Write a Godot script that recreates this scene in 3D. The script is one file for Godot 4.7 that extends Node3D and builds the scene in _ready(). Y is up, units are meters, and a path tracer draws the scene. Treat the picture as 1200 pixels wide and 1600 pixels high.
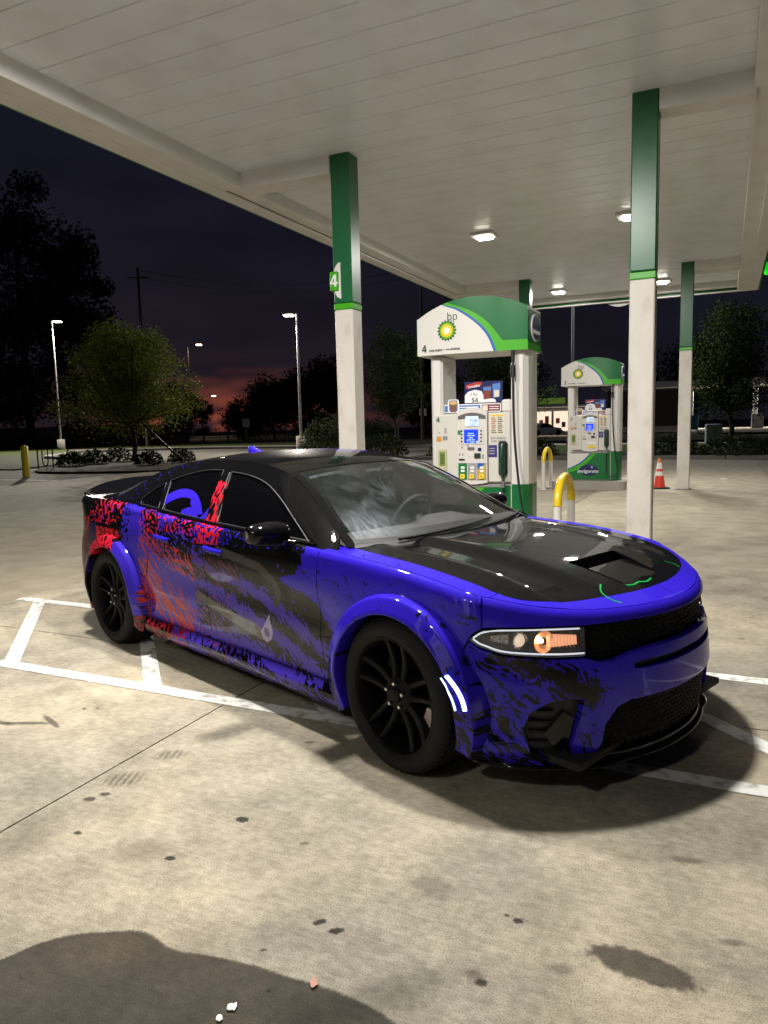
extends Node3D
# A night forecourt: a wrapped sedan under a filling station canopy, pumps behind it, a parking lot and a dusk sky beyond.

const CAM_H := 1.601
const CAM_PITCH := 0.1177
const CAM_ROLL := 0.02465
const CAM_F := 1138.4           # focal length in pixels of a 1600 pixel high picture
const CAR_AT := Vector3(-0.3562, 0.0, -4.9865)
const CAR_YAW := 0.8051
const ISLAND := Vector2(-0.40, -9.70)      # foot of the near left canopy column, on the ground plane
const SOFFIT := 5.0

var rng := RandomNumberGenerator.new()
var taken := {}
var mats := {}

# ------------------------------------------------------------------ mesh building
class MB:
	var v := PackedVector3Array()
	var n := PackedVector3Array()
	var uv := PackedVector2Array()
	var c := PackedColorArray()
	var idx := PackedInt32Array()
	func vert(p: Vector3, nn: Vector3, t := Vector2.ZERO) -> int:
		v.push_back(p); n.push_back(nn); uv.push_back(t)
		return v.size() - 1
	func tri(i: int, j: int, k: int) -> void:
		var g := (v[j] - v[i]).cross(v[k] - v[i])
		if g.dot(n[i] + n[j] + n[k]) > 0.0:
			idx.push_back(i); idx.push_back(k); idx.push_back(j)
		else:
			idx.push_back(i); idx.push_back(j); idx.push_back(k)
	func quad(i: int, j: int, k: int, l: int) -> void:
		tri(i, j, k); tri(i, k, l)
	# a flat face through these corners, facing away from "inside"
	func face(ps: Array, inside: Vector3, ts: Array = []) -> void:
		var nn: Vector3 = (ps[1] - ps[0]).cross(ps[2] - ps[0])
		if nn.length_squared() < 1e-16 and ps.size() > 3:
			nn = (ps[2] - ps[0]).cross(ps[3] - ps[0])
		if nn.length_squared() < 1e-16:
			return
		nn = nn.normalized()
		var m := Vector3.ZERO
		for p in ps: m += p
		m /= ps.size()
		if nn.dot(m - inside) < 0.0: nn = -nn
		var first := v.size()
		for i in ps.size(): vert(ps[i], nn, ts[i] if ts.size() else Vector2.ZERO)
		for i in range(1, ps.size() - 1): tri(first, first + i, first + i + 1)
	func facen(ps: Array, nn: Vector3, ts: Array = []) -> void:
		var first := v.size()
		for i in ps.size(): vert(ps[i], nn, ts[i] if ts.size() else Vector2.ZERO)
		for i in range(1, ps.size() - 1): tri(first, first + i, first + i + 1)
	func mesh() -> ArrayMesh:
		var a := []
		a.resize(Mesh.ARRAY_MAX)
		a[Mesh.ARRAY_VERTEX] = v
		a[Mesh.ARRAY_NORMAL] = n
		a[Mesh.ARRAY_TEX_UV] = uv
		if c.size() == v.size() and c.size() > 0: a[Mesh.ARRAY_COLOR] = c
		a[Mesh.ARRAY_INDEX] = idx
		var m := ArrayMesh.new()
		m.add_surface_from_arrays(Mesh.PRIMITIVE_TRIANGLES, a)
		return m
	func mirrored() -> MB:          # across z = 0
		var o := MB.new()
		for p in v: o.v.push_back(Vector3(p.x, p.y, -p.z))
		for p in n: o.n.push_back(Vector3(p.x, p.y, -p.z))
		o.uv = uv.duplicate()
		o.c = c.duplicate()
		for i in range(0, idx.size(), 3):
			o.idx.push_back(idx[i]); o.idx.push_back(idx[i + 2]); o.idx.push_back(idx[i + 1])
		return o
	func add(o: MB, t := Transform3D.IDENTITY) -> MB:
		var first := v.size()
		for p in o.v: v.push_back(t * p)
		for p in o.n: n.push_back((t.basis * p).normalized())
		uv.append_array(o.uv)
		if o.c.size(): c.append_array(o.c)
		for i in o.idx: idx.push_back(first + i)
		return self

func box(m: MB, at: Vector3, size: Vector3, bevel := 0.0, b := Basis.IDENTITY) -> MB:
	var h := size / 2.0
	var e := minf(bevel, minf(h.x, minf(h.y, h.z)) * 0.9)
	if e <= 0.0:
		for ax in 3:
			for s in [-1.0, 1.0]:
				var a1 := (ax + 1) % 3
				var a2 := (ax + 2) % 3
				var ps := []
				for q in [[-1, -1], [1, -1], [1, 1], [-1, 1]]:
					var p := Vector3.ZERO
					p[ax] = s * h[ax]; p[a1] = q[0] * h[a1]; p[a2] = q[1] * h[a2]
					ps.push_back(at + b * p)
				var nn := Vector3.ZERO
				nn[ax] = s
				m.facen(ps, b * nn, [Vector2(0, 1), Vector2(1, 1), Vector2(1, 0), Vector2(0, 0)])
		return m
	for ax in 3:
		var a1 := (ax + 1) % 3
		var a2 := (ax + 2) % 3
		for s in [-1.0, 1.0]:
			var ps := []
			for q in [[-1, -1], [1, -1], [1, 1], [-1, 1]]:
				var p := Vector3.ZERO
				p[ax] = s * h[ax]; p[a1] = q[0] * (h[a1] - e); p[a2] = q[1] * (h[a2] - e)
				ps.push_back(at + b * p)
			m.face(ps, at, [Vector2(0, 1), Vector2(1, 1), Vector2(1, 0), Vector2(0, 0)])
		for s1 in [-1.0, 1.0]:
			for s2 in [-1.0, 1.0]:
				var ps := []
				for k in 4:
					var p := Vector3.ZERO
					p[ax] = (-1.0 if k in [0, 3] else 1.0) * (h[ax] - e)
					p[a1] = s1 * (h[a1] - (0.0 if k < 2 else e))
					p[a2] = s2 * (h[a2] - (e if k < 2 else 0.0))
					ps.push_back(at + b * p)
				m.face(ps, at)
	for sx in [-1.0, 1.0]:
		for sy in [-1.0, 1.0]:
			for sz in [-1.0, 1.0]:
				m.face([at + b * Vector3(sx * h.x, sy * (h.y - e), sz * (h.z - e)), at + b * Vector3(sx * (h.x - e), sy * h.y, sz * (h.z - e)), at + b * Vector3(sx * (h.x - e), sy * (h.y - e), sz * h.z)], at)
	return m

# a round tube along a path; r is one radius or one per point
func tube(m: MB, path: Array, r, sides := 10, caps := true) -> MB:
	var k := path.size()
	var t0: Vector3 = (path[1] - path[0]).normalized()
	var side := t0.cross(Vector3.UP if absf(t0.y) < 0.9 else Vector3.RIGHT).normalized()
	var first := m.v.size()
	var run := 0.0
	for i in k:
		var t: Vector3 = (path[mini(i + 1, k - 1)] - path[maxi(i - 1, 0)]).normalized()
		side = (side - t * side.dot(t)).normalized()
		var up := t.cross(side)
		var rad: float = r if typeof(r) == TYPE_FLOAT else r[i]
		if i > 0: run += (path[i] as Vector3).distance_to(path[i - 1])
		for j in sides + 1:
			var a := TAU * j / sides
			var d := side * cos(a) + up * sin(a)
			m.vert(path[i] + d * rad, d, Vector2(float(j) / sides, run))
	for i in k - 1:
		for j in sides:
			var a := first + i * (sides + 1) + j
			m.quad(a, a + 1, a + sides + 2, a + sides + 1)
	if caps:
		for e in [0, k - 1]:
			var t: Vector3 = (path[0] - path[1]) if e == 0 else (path[k - 1] - path[k - 2])
			var ps := []
			for j in sides: ps.push_back(m.v[first + e * (sides + 1) + j])
			m.facen(ps, t.normalized())
	return m

# a profile of (radius, height) turned round an axis
func lathe(m: MB, prof: Array, at: Vector3, axis := Vector3.UP, sides := 24, sharp := 0.6) -> MB:
	var side := axis.cross(Vector3.RIGHT if absf(axis.x) < 0.8 else Vector3.UP).normalized()
	var up := axis.cross(side)
	for i in prof.size() - 1:
		var p: Vector2 = prof[i]
		var q: Vector2 = prof[i + 1]
		if p.distance_to(q) < 1e-6: continue
		var nseg := Vector2(q.y - p.y, -(q.x - p.x)).normalized()
		var np := nseg
		var nq := nseg
		if i > 0:
			var o: Vector2 = prof[i - 1]
			var no := Vector2(p.y - o.y, -(p.x - o.x)).normalized()
			if no.dot(nseg) > sharp: np = (no + nseg).normalized()
		if i < prof.size() - 2:
			var o2: Vector2 = prof[i + 2]
			var no2 := Vector2(o2.y - q.y, -(o2.x - q.x)).normalized()
			if no2.dot(nseg) > sharp: nq = (no2 + nseg).normalized()
		var first := m.v.size()
		for j in sides + 1:
			var a := TAU * j / sides
			var d := side * cos(a) + up * sin(a)
			m.vert(at + d * p.x + axis * p.y, (d * np.x + axis * np.y).normalized(), Vector2(float(j) / sides, p.y))
			m.vert(at + d * q.x + axis * q.y, (d * nq.x + axis * nq.y).normalized(), Vector2(float(j) / sides, q.y))
		for j in sides:
			var a := first + j * 2
			m.quad(a, a + 1, a + 3, a + 2)
	return m

# a flat outline given thickness: the outline lies in the plane of ex, ey at "at", and goes back by depth along -ez
func slab(m: MB, poly: PackedVector2Array, at: Vector3, ex: Vector3, ey: Vector3, depth: float, uvbox := Rect2(0, 0, 1, 1), back := true) -> MB:
	var ez := ex.cross(ey)
	var tris := Geometry2D.triangulate_polygon(poly)
	for layer in ([0, 1] if back else [0]):
		var first := m.v.size()
		for q in poly:
			m.vert(at + ex * q.x + ey * q.y - ez * depth * layer, ez if layer == 0 else -ez, Vector2((q.x - uvbox.position.x) / uvbox.size.x, 1.0 - (q.y - uvbox.position.y) / uvbox.size.y))
		for i in range(0, tris.size(), 3): m.tri(first + tris[i], first + tris[i + 1], first + tris[i + 2])
	if depth > 0.0:
		var cw := Geometry2D.is_polygon_clockwise(poly)
		for i in poly.size():
			var a := poly[i]
			var b := poly[(i + 1) % poly.size()]
			if a.distance_squared_to(b) < 1e-12: continue
			var d := (b - a).normalized()
			var o := Vector2(d.y, -d.x)
			if cw == true: o = -o
			# Godot says clockwise in a y-down sense; test with a point just outside
			if Geometry2D.is_point_in_polygon((a + b) / 2.0 + o * 1e-4, poly): o = -o
			var A := at + ex * a.x + ey * a.y
			var B := at + ex * b.x + ey * b.y
			m.facen([A, B, B - ez * depth, A - ez * depth], ex * o.x + ey * o.y)
	return m

func rect_poly(x0: float, y0: float, x1: float, y1: float, r := 0.0, seg := 4) -> PackedVector2Array:
	if r <= 0.0: return PackedVector2Array([Vector2(x0, y0), Vector2(x1, y0), Vector2(x1, y1), Vector2(x0, y1)])
	var o := PackedVector2Array()
	for c in [[x1 - r, y0 + r, -PI / 2], [x1 - r, y1 - r, 0.0], [x0 + r, y1 - r, PI / 2], [x0 + r, y0 + r, PI]]:
		for i in seg + 1:
			var a: float = c[2] + PI / 2 * i / seg
			o.push_back(Vector2(c[0] + r * cos(a), c[1] + r * sin(a)))
	return o

func disc_poly(c: Vector2, rx: float, ry: float, seg := 24) -> PackedVector2Array:
	var o := PackedVector2Array()
	for i in seg: o.push_back(c + Vector2(rx * cos(TAU * i / seg), ry * sin(TAU * i / seg)))
	return o

# smooth curve through points, Catmull-Rom
func smooth(ps: Array, per := 8, closed := false) -> Array:
	var o := []
	var k := ps.size()
	for i in (k if closed else k - 1):
		var a = ps[(i - 1 + k) % k] if closed else ps[maxi(i - 1, 0)]
		var b = ps[i]
		var c = ps[(i + 1) % k]
		var d = ps[(i + 2) % k] if closed else ps[mini(i + 2, k - 1)]
		for j in per:
			var t := float(j) / per
			o.push_back(0.5 * (2.0 * b + (c - a) * t + (2.0 * a - 5.0 * b + 4.0 * c - d) * t * t + (3.0 * b - a - 3.0 * c + d) * t * t * t))
	if not closed: o.push_back(ps[k - 1])
	return o

# piecewise table look-up, smooth (monotone keys going up)
func look(keys: PackedFloat32Array, vals: PackedFloat32Array, x: float) -> float:
	var k := keys.size()
	if x <= keys[0]: return vals[0]
	if x >= keys[k - 1]: return vals[k - 1]
	var i := keys.bsearch(x, false) - 1
	i = clampi(i, 0, k - 2)
	var h := keys[i + 1] - keys[i]
	var t := (x - keys[i]) / h
	var m0 := (vals[i + 1] - vals[maxi(i - 1, 0)]) / (keys[i + 1] - keys[maxi(i - 1, 0)])
	var m1 := (vals[mini(i + 2, k - 1)] - vals[i]) / (keys[mini(i + 2, k - 1)] - keys[i])
	var t2 := t * t
	var t3 := t2 * t
	return (2 * t3 - 3 * t2 + 1) * vals[i] + (t3 - 2 * t2 + t) * h * m0 + (-2 * t3 + 3 * t2) * vals[i + 1] + (t3 - t2) * h * m1

func tab(pairs: Array) -> Array:          # [[x, y], ...] -> [keys, values]
	var a := PackedFloat32Array()
	var b := PackedFloat32Array()
	for q in pairs:
		a.push_back(q[0]); b.push_back(q[1])
	return [a, b]

func T(t: Array, x: float) -> float:
	return look(t[0], t[1], x)

# ------------------------------------------------------------------ scene tree
func numbered(called: String) -> String:
	if not taken.has(called):
		taken[called] = 0
		return called
	taken[called] += 1
	return "%s_%03d" % [called, taken[called]]

func thing(called: String, label: String, category: String, at := Vector3.ZERO, turn := 0.0, group := "") -> Node3D:
	var o := Node3D.new()
	o.name = numbered(called)
	add_child(o, true)
	o.position = at
	o.rotation.y = turn
	return tag(o, label, category, group)

func tag(o: Node3D, label: String, category: String, group := "") -> Node3D:
	o.set_meta("label", label)
	o.set_meta("category", category)
	if group != "": o.set_meta("group", group)
	return o

func obj(called: String, m, material: Material, parent: Node3D = null) -> MeshInstance3D:
	var o := MeshInstance3D.new()
	o.mesh = m.mesh() if m is MB else m
	o.material_override = material
	o.cast_shadow = GeometryInstance3D.SHADOW_CASTING_SETTING_ON
	if parent == null:
		o.name = numbered(called)
		add_child(o, true)
	else:
		var nm := called
		var i := 0
		while parent.has_node(NodePath(nm)):
			i += 1
			nm = "%s_%03d" % [called, i]
		o.name = nm
		parent.add_child(o, true)
	return o

func struct(called: String, m, material: Material) -> MeshInstance3D:
	var o := obj(called, m, material)
	o.set_meta("kind", "structure")
	return o

func copy(o: Node3D, at: Vector3, turn: float, label: String) -> Node3D:
	var c: Node3D = o.duplicate()
	c.name = numbered(String(o.name))
	add_child(c, true)
	c.position = at
	c.rotation.y = turn
	c.set_meta("label", label)
	return c

func lin(r: float, g: float, b: float, a := 1.0) -> Color:      # a real-world base colour (linear) as the sRGB that materials want
	var c := Color(r, g, b, a).linear_to_srgb()
	c.a = a
	return c

func mat(key: String, col: Color, rough := 0.6, metal := 0.0, spec := 0.5) -> StandardMaterial3D:
	if mats.has(key): return mats[key]
	var m := StandardMaterial3D.new()
	m.resource_name = key
	m.albedo_color = col
	m.roughness = rough
	m.metallic = metal
	m.metallic_specular = spec
	m.cull_mode = BaseMaterial3D.CULL_DISABLED
	mats[key] = m
	return m

func glowing(key: String, col: Color, energy: float) -> StandardMaterial3D:
	var m := mat(key, col, 0.4)
	m.emission_enabled = true
	m.emission = col
	m.emission_energy_multiplier = energy
	return m

func glass(key: String, col: Color, alpha: float, rough := 0.03) -> StandardMaterial3D:
	var m := mat(key, Color(col.r, col.g, col.b, alpha), rough)
	m.transparency = BaseMaterial3D.TRANSPARENCY_ALPHA
	return m

func noise_tex(freq: float, ramp: Gradient, size := 512, oct := 4, sd := 1, normal := false, kind := FastNoiseLite.TYPE_SIMPLEX_SMOOTH) -> ImageTexture:
	var f := FastNoiseLite.new()
	f.seed = sd
	f.noise_type = kind
	f.frequency = freq
	f.fractal_octaves = oct
	var im := f.get_seamless_image(size, size)
	if normal:
		im.convert(Image.FORMAT_RGBA8)
		im.bump_map_to_normal_map(4.0)
		return ImageTexture.create_from_image(im)
	var src := im.get_data()
	var lut := PackedByteArray()
	for i in 256:
		var c := ramp.sample(i / 255.0)
		lut.append_array(PackedByteArray([c.r8, c.g8, c.b8]))
	var out := PackedByteArray()
	out.resize(size * size * 3)
	for i in size * size:
		var k := src[i] * 3
		out[i * 3] = lut[k]
		out[i * 3 + 1] = lut[k + 1]
		out[i * 3 + 2] = lut[k + 2]
	return ImageTexture.create_from_image(Image.create_from_data(size, size, false, Image.FORMAT_RGB8, out))

func ramp(stops: Array) -> Gradient:          # [[offset, sRGB Color], ...]
	var g := Gradient.new()
	g.offsets = PackedFloat32Array(stops.map(func(s): return s[0]))
	g.colors = PackedColorArray(stops.map(func(s): return s[1]))
	return g

# a place in the forecourt's own grid: u along the pump islands, w across them, measured from the near left column
func uw(u: float, w: float, y := 0.0) -> Vector3:
	return Vector3(ISLAND.x + 0.9051 * u + 0.4252 * w, y, ISLAND.y + 0.4252 * u - 0.9051 * w)

const GRID_TURN := -0.4392      # rotation.y that lays x along u (z then runs towards the viewer)

func cam_basis() -> Basis:
	var cp := cos(CAM_PITCH)
	var sp := sin(CAM_PITCH)
	var cr := cos(CAM_ROLL)
	var sr := sin(CAM_ROLL)
	var rx := Basis(Vector3(1, 0, 0), Vector3(0, cp, sp), Vector3(0, -sp, cp))
	var rz := Basis(Vector3(cr, sr, 0), Vector3(-sr, cr, 0), Vector3(0, 0, 1))
	return (rz * rx).transposed()

func _ready() -> void:
	rng.seed = 7
	var cam := Camera3D.new()
	cam.name = "camera"
	cam.fov = rad_to_deg(2.0 * atan(800.0 / CAM_F))
	cam.near = 0.05
	cam.far = 2000.0
	cam.transform = Transform3D(cam_basis(), Vector3(0, CAM_H, 0))
	add_child(cam)
	cam.current = true
	var we := WorldEnvironment.new()
	we.name = "world"
	var env := Environment.new()
	env.background_mode = Environment.BG_SKY
	env.sky = Sky.new()
	env.sky.sky_material = dusk_sky()
	env.background_energy_multiplier = 1.0
	env.tonemap_mode = Environment.TONE_MAPPER_LINEAR
	env.tonemap_exposure = 1.0
	env.sdfgi_enabled = true
	env.ssao_enabled = true
	env.ssil_enabled = true
	we.environment = env
	add_child(we)
	build_ground()
	build_canopy()
	build_pumps()
	build_car()
	build_lot()

# ------------------------------------------------------------------ sky
func dusk_sky() -> Material:
	var W := 1024
	var H := 512
	var im := Image.create(W, H, false, Image.FORMAT_RGBF)
	var f := FastNoiseLite.new()
	f.seed = 4
	f.frequency = 1.0
	f.fractal_octaves = 4
	for j in H:
		var el := (0.5 - (j + 0.5) / H) * PI
		for i in W:
			var az := wrapf((i + 0.5) / W * TAU, -PI, PI)
			var e := maxf(el, 0.0)
			var c := Color(0.0066, 0.0071, 0.0150).lerp(Color(0.0078, 0.0074, 0.0120), exp(-e * 3.5))
			# afterglow where the sun went down
			var da := wrapf(az + 0.215, -PI, PI)
			var glow := exp(-da * da / 0.16) * exp(-e * 7.0)
			c = c + Color(0.008, 0.0030, 0.0034) * glow
			var low := exp(-da * da / 0.020) * exp(-pow(e / 0.050, 2.0))
			var band := 0.5 + 0.5 * f.get_noise_2d(az * 7.0, e * 95.0)
			c = c + Color(0.30, 0.062, 0.026) * low * sstep(0.36, 0.62, band)
			var cl := f.get_noise_2d(az * 4.0 + 20.0, e * 16.0)
			c = c * (1.0 + 0.28 * cl)
			if el < 0.0: c = Color(0.008, 0.008, 0.009)
			im.set_pixel(i, j, c)
	var m := PanoramaSkyMaterial.new()
	m.panorama = ImageTexture.create_from_image(im)
	return m

# ------------------------------------------------------------------ ground
const NEAR_U := -1.80       # the four slabs nearest the viewer carry one picture of wear and a dark patch: u from here, w from NEAR_W
const NEAR_W := -9.15
const NEAR_SIZE := Vector2(7.32, 9.2)

func concrete_picture() -> ImageTexture:
	var W := 1170
	var H := 1472
	var nz := []
	for q in [[1, 0.0035, 4, 1.0], [2, 0.018, 3, 1.0], [3, 0.11, 2, 1.0]]:
		var f := FastNoiseLite.new()
		f.seed = q[0] + 20
		f.frequency = q[1]
		f.fractal_octaves = q[2]
		nz.push_back(f.get_image(W, H).get_data())
	var fs := FastNoiseLite.new()
	fs.seed = 40
	fs.frequency = 0.35
	fs.fractal_octaves = 2
	var st := fs.get_image(180, H).get_data()       # stretched along u: the marks of the broom
	var out := PackedByteArray()
	out.resize(W * H * 3)
	var a: PackedByteArray = nz[0]
	var b: PackedByteArray = nz[1]
	var c: PackedByteArray = nz[2]
	var k := 0
	for y in H:
		var row := y * W
		for x in W:
			var i := row + x
			var v := 0.76 + 0.12 * (a[i] - 128) / 128.0 + 0.08 * (b[i] - 128) / 128.0 + 0.06 * (c[i] - 128) / 128.0 + 0.06 * (st[y * 180 + x / 7] - 128) / 128.0
			var warm := (a[i] - 128) / 128.0
			out[k] = clampi(int(216.0 * v), 0, 255)
			out[k + 1] = clampi(int((207.0 - 4.0 * warm) * v), 0, 255)
			out[k + 2] = clampi(int((187.0 - 9.0 * warm) * v), 0, 255)
			k += 3
	var im := Image.create_from_data(W, H, false, Image.FORMAT_RGB8, out)
	# oil drips, rubber and old spills: [u, w, half length, half width, turn, darkness, softness]
	var fr := FastNoiseLite.new()
	fr.seed = 8
	fr.frequency = 0.9
	var spots := [[2.72, -6.30, 0.026, 0.022, 0.0, 0.75, 0.2], [2.63, -6.63, 0.020, 0.014, 0.4, 0.75, 0.2], [2.16, -6.64, 0.018, 0.012, 0.0, 0.7, 0.2], [1.99, -6.42, 0.030, 0.018, 0.3, 0.6, 0.3], [2.02, -6.36, 0.024, 0.016, 0.3, 0.6, 0.3], [3.33, -6.72, 0.020, 0.012, 0.8, 0.75, 0.2], [3.40, -6.735, 0.024, 0.014, 0.6, 0.8, 0.2], [3.235, -6.90, 0.010, 0.005, 0.5, 0.7, 0.2], [3.89, -6.76, 0.017, 0.015, 0.0, 0.75, 0.35], [3.86, -6.74, 0.035, 0.02, 0.0, 0.25, 0.8], [3.92, -6.46, 0.018, 0.014, 0.2, 0.75, 0.2], [3.88, -6.45, 0.006, 0.005, 0.2, 0.7, 0.2], [4.305, -6.515, 0.155, 0.062, -0.12, 0.58, 0.28], [4.09, -6.62, 0.035, 0.025, 0.0, 0.30, 0.8], [0.99, -5.93, 0.14, 0.02, 0.35, 0.5, 0.5], [1.10, -5.86, 0.12, 0.018, -0.4, 0.5, 0.5], [0.86, -5.98, 0.08, 0.02, 0.0, 0.5, 0.5], [2.00, -6.22, 0.10, 0.07, 0.6, 0.42, 0.7], [2.03, -5.93, 0.085, 0.05, 0.6, 0.36, 0.7], [2.48, -6.64, 0.10, 0.08, 0.2, 0.20, 0.9], [3.83, -4.89, 0.03, 0.015, 0.0, 0.7, 0.4], [3.2, -5.1, 0.05, 0.02, 0.0, 0.5, 0.5], [2.6, -5.55, 0.03, 0.012, 0.5, 0.45, 0.4], [1.5, -6.9, 0.03, 0.012, 0.3, 0.45, 0.5], [3.05, -6.35, 0.02, 0.01, 0.5, 0.35, 0.4], [3.6, -6.4, 0.07, 0.05, 0.0, 0.18, 0.9], [4.4, -5.9, 0.06, 0.02, 0.2, 0.3, 0.75], [4.55, -6.3, 0.04, 0.015, 0.3, 0.35, 0.6]]
	for q in 46:
		spots.push_back([rng.randf_range(-1.6, 5.4), rng.randf_range(-8.9, -0.2), rng.randf_range(0.008, 0.03), rng.randf_range(0.006, 0.016), rng.randf() * 3.0, rng.randf_range(0.25, 0.6), 0.4])
	for q in 22:
		spots.push_back([rng.randf_range(-1.6, 5.4), rng.randf_range(-8.9, -0.2), rng.randf_range(0.08, 0.30), rng.randf_range(0.05, 0.12), rng.randf() * 3.0, rng.randf_range(0.08, 0.2), 1.0])
	for s in spots:
		var R: float = maxf(s[2], s[3]) * 1.9 + 0.012
		var x0 := int((s[0] - R - NEAR_U) / NEAR_SIZE.x * W)
		var x1 := int((s[0] + R - NEAR_U) / NEAR_SIZE.x * W) + 1
		var y0 := int((s[1] - R - NEAR_W) / NEAR_SIZE.y * H)
		var y1 := int((s[1] + R - NEAR_W) / NEAR_SIZE.y * H) + 1
		for x in range(maxi(x0, 0), mini(x1, W)):
			for y in range(maxi(y0, 0), mini(y1, H)):
				var du: float = (x + 0.5) / W * NEAR_SIZE.x + NEAR_U - s[0]
				var dw: float = (y + 0.5) / H * NEAR_SIZE.y + NEAR_W - s[1]
				var ca := cos(s[4])
				var sa := sin(s[4])
				var e := Vector2((du * ca + dw * sa) / s[2], (-du * sa + dw * ca) / s[3]).length() + (0.28 if s[2] < 0.1 else 0.07) * fr.get_noise_2d(x, y) + 0.2 * fr.get_noise_2d(x * 0.2, y * 0.2)
				var kk: float = s[5] * (1.0 - sstep(1.0 - 0.7 * s[6], 1.0 + 0.5 * s[6], e))
				if s[6] == 0.7: kk *= 0.62 + 0.38 * sin((du + dw * 0.4) * 190.0 + 1.5 * fr.get_noise_2d(x * 0.15, y * 0.15))      # tyre print
				if kk > 0.0:
					var c0 := im.get_pixel(x, y)
					im.set_pixel(x, y, c0.lerp(Color(0.11, 0.10, 0.085), kk))
	for tr in [[[-1.7, -4.0], [0.6, -5.4], [3.0, -6.3], [5.5, -6.6]], [[-1.7, -6.0], [0.4, -7.1], [3.0, -8.0], [5.5, -8.3]], [[-1.7, -2.1], [1.5, -2.4], [5.5, -2.2]]]:
		var pts := smooth(tr.map(func(q): return Vector2(q[0], q[1])), 60)
		for q in pts:
			for e in range(-26, 27):
				var x := int((q.x - NEAR_U) / NEAR_SIZE.x * W)
				var y := int((q.y + e * 0.0055 - NEAR_W) / NEAR_SIZE.y * H)
				for dx in 7:
					if x + dx < 0 or x + dx >= W or y < 0 or y >= H: continue
					var kk := 0.16 * sstep(26.0, 12.0, absf(e)) * clampf(0.5 + 1.4 * fr.get_noise_2d(x * 0.05, y * 0.05), 0, 1)
					var c0 := im.get_pixel(x + dx, y)
					im.set_pixel(x + dx, y, c0.lerp(Color(0.16, 0.15, 0.13), kk * 0.45))
	dark_patch(im, W, H, fr)
	return ImageTexture.create_from_image(im)

# a wide patch of darker concrete colour, with a sharp edge of its own
func dark_patch(im: Image, W: int, H: int, fr: FastNoiseLite) -> void:
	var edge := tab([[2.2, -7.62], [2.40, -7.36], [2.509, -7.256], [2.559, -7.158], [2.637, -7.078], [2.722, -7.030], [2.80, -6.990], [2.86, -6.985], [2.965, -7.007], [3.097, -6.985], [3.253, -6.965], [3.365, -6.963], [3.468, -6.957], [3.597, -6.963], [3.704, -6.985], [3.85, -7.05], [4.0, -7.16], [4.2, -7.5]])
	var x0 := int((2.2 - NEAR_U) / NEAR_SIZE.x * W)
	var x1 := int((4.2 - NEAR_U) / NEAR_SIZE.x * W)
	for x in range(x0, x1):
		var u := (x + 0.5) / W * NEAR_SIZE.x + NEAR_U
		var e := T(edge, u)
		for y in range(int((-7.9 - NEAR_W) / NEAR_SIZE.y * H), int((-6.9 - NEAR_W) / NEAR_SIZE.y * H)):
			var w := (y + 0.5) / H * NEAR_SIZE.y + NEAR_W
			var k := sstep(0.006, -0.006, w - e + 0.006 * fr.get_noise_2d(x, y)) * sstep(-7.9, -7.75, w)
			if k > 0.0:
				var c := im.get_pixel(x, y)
				im.set_pixel(x, y, c.lerp(Color(c.r * 0.47, c.g * 0.455, c.b * 0.44), k))

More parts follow.
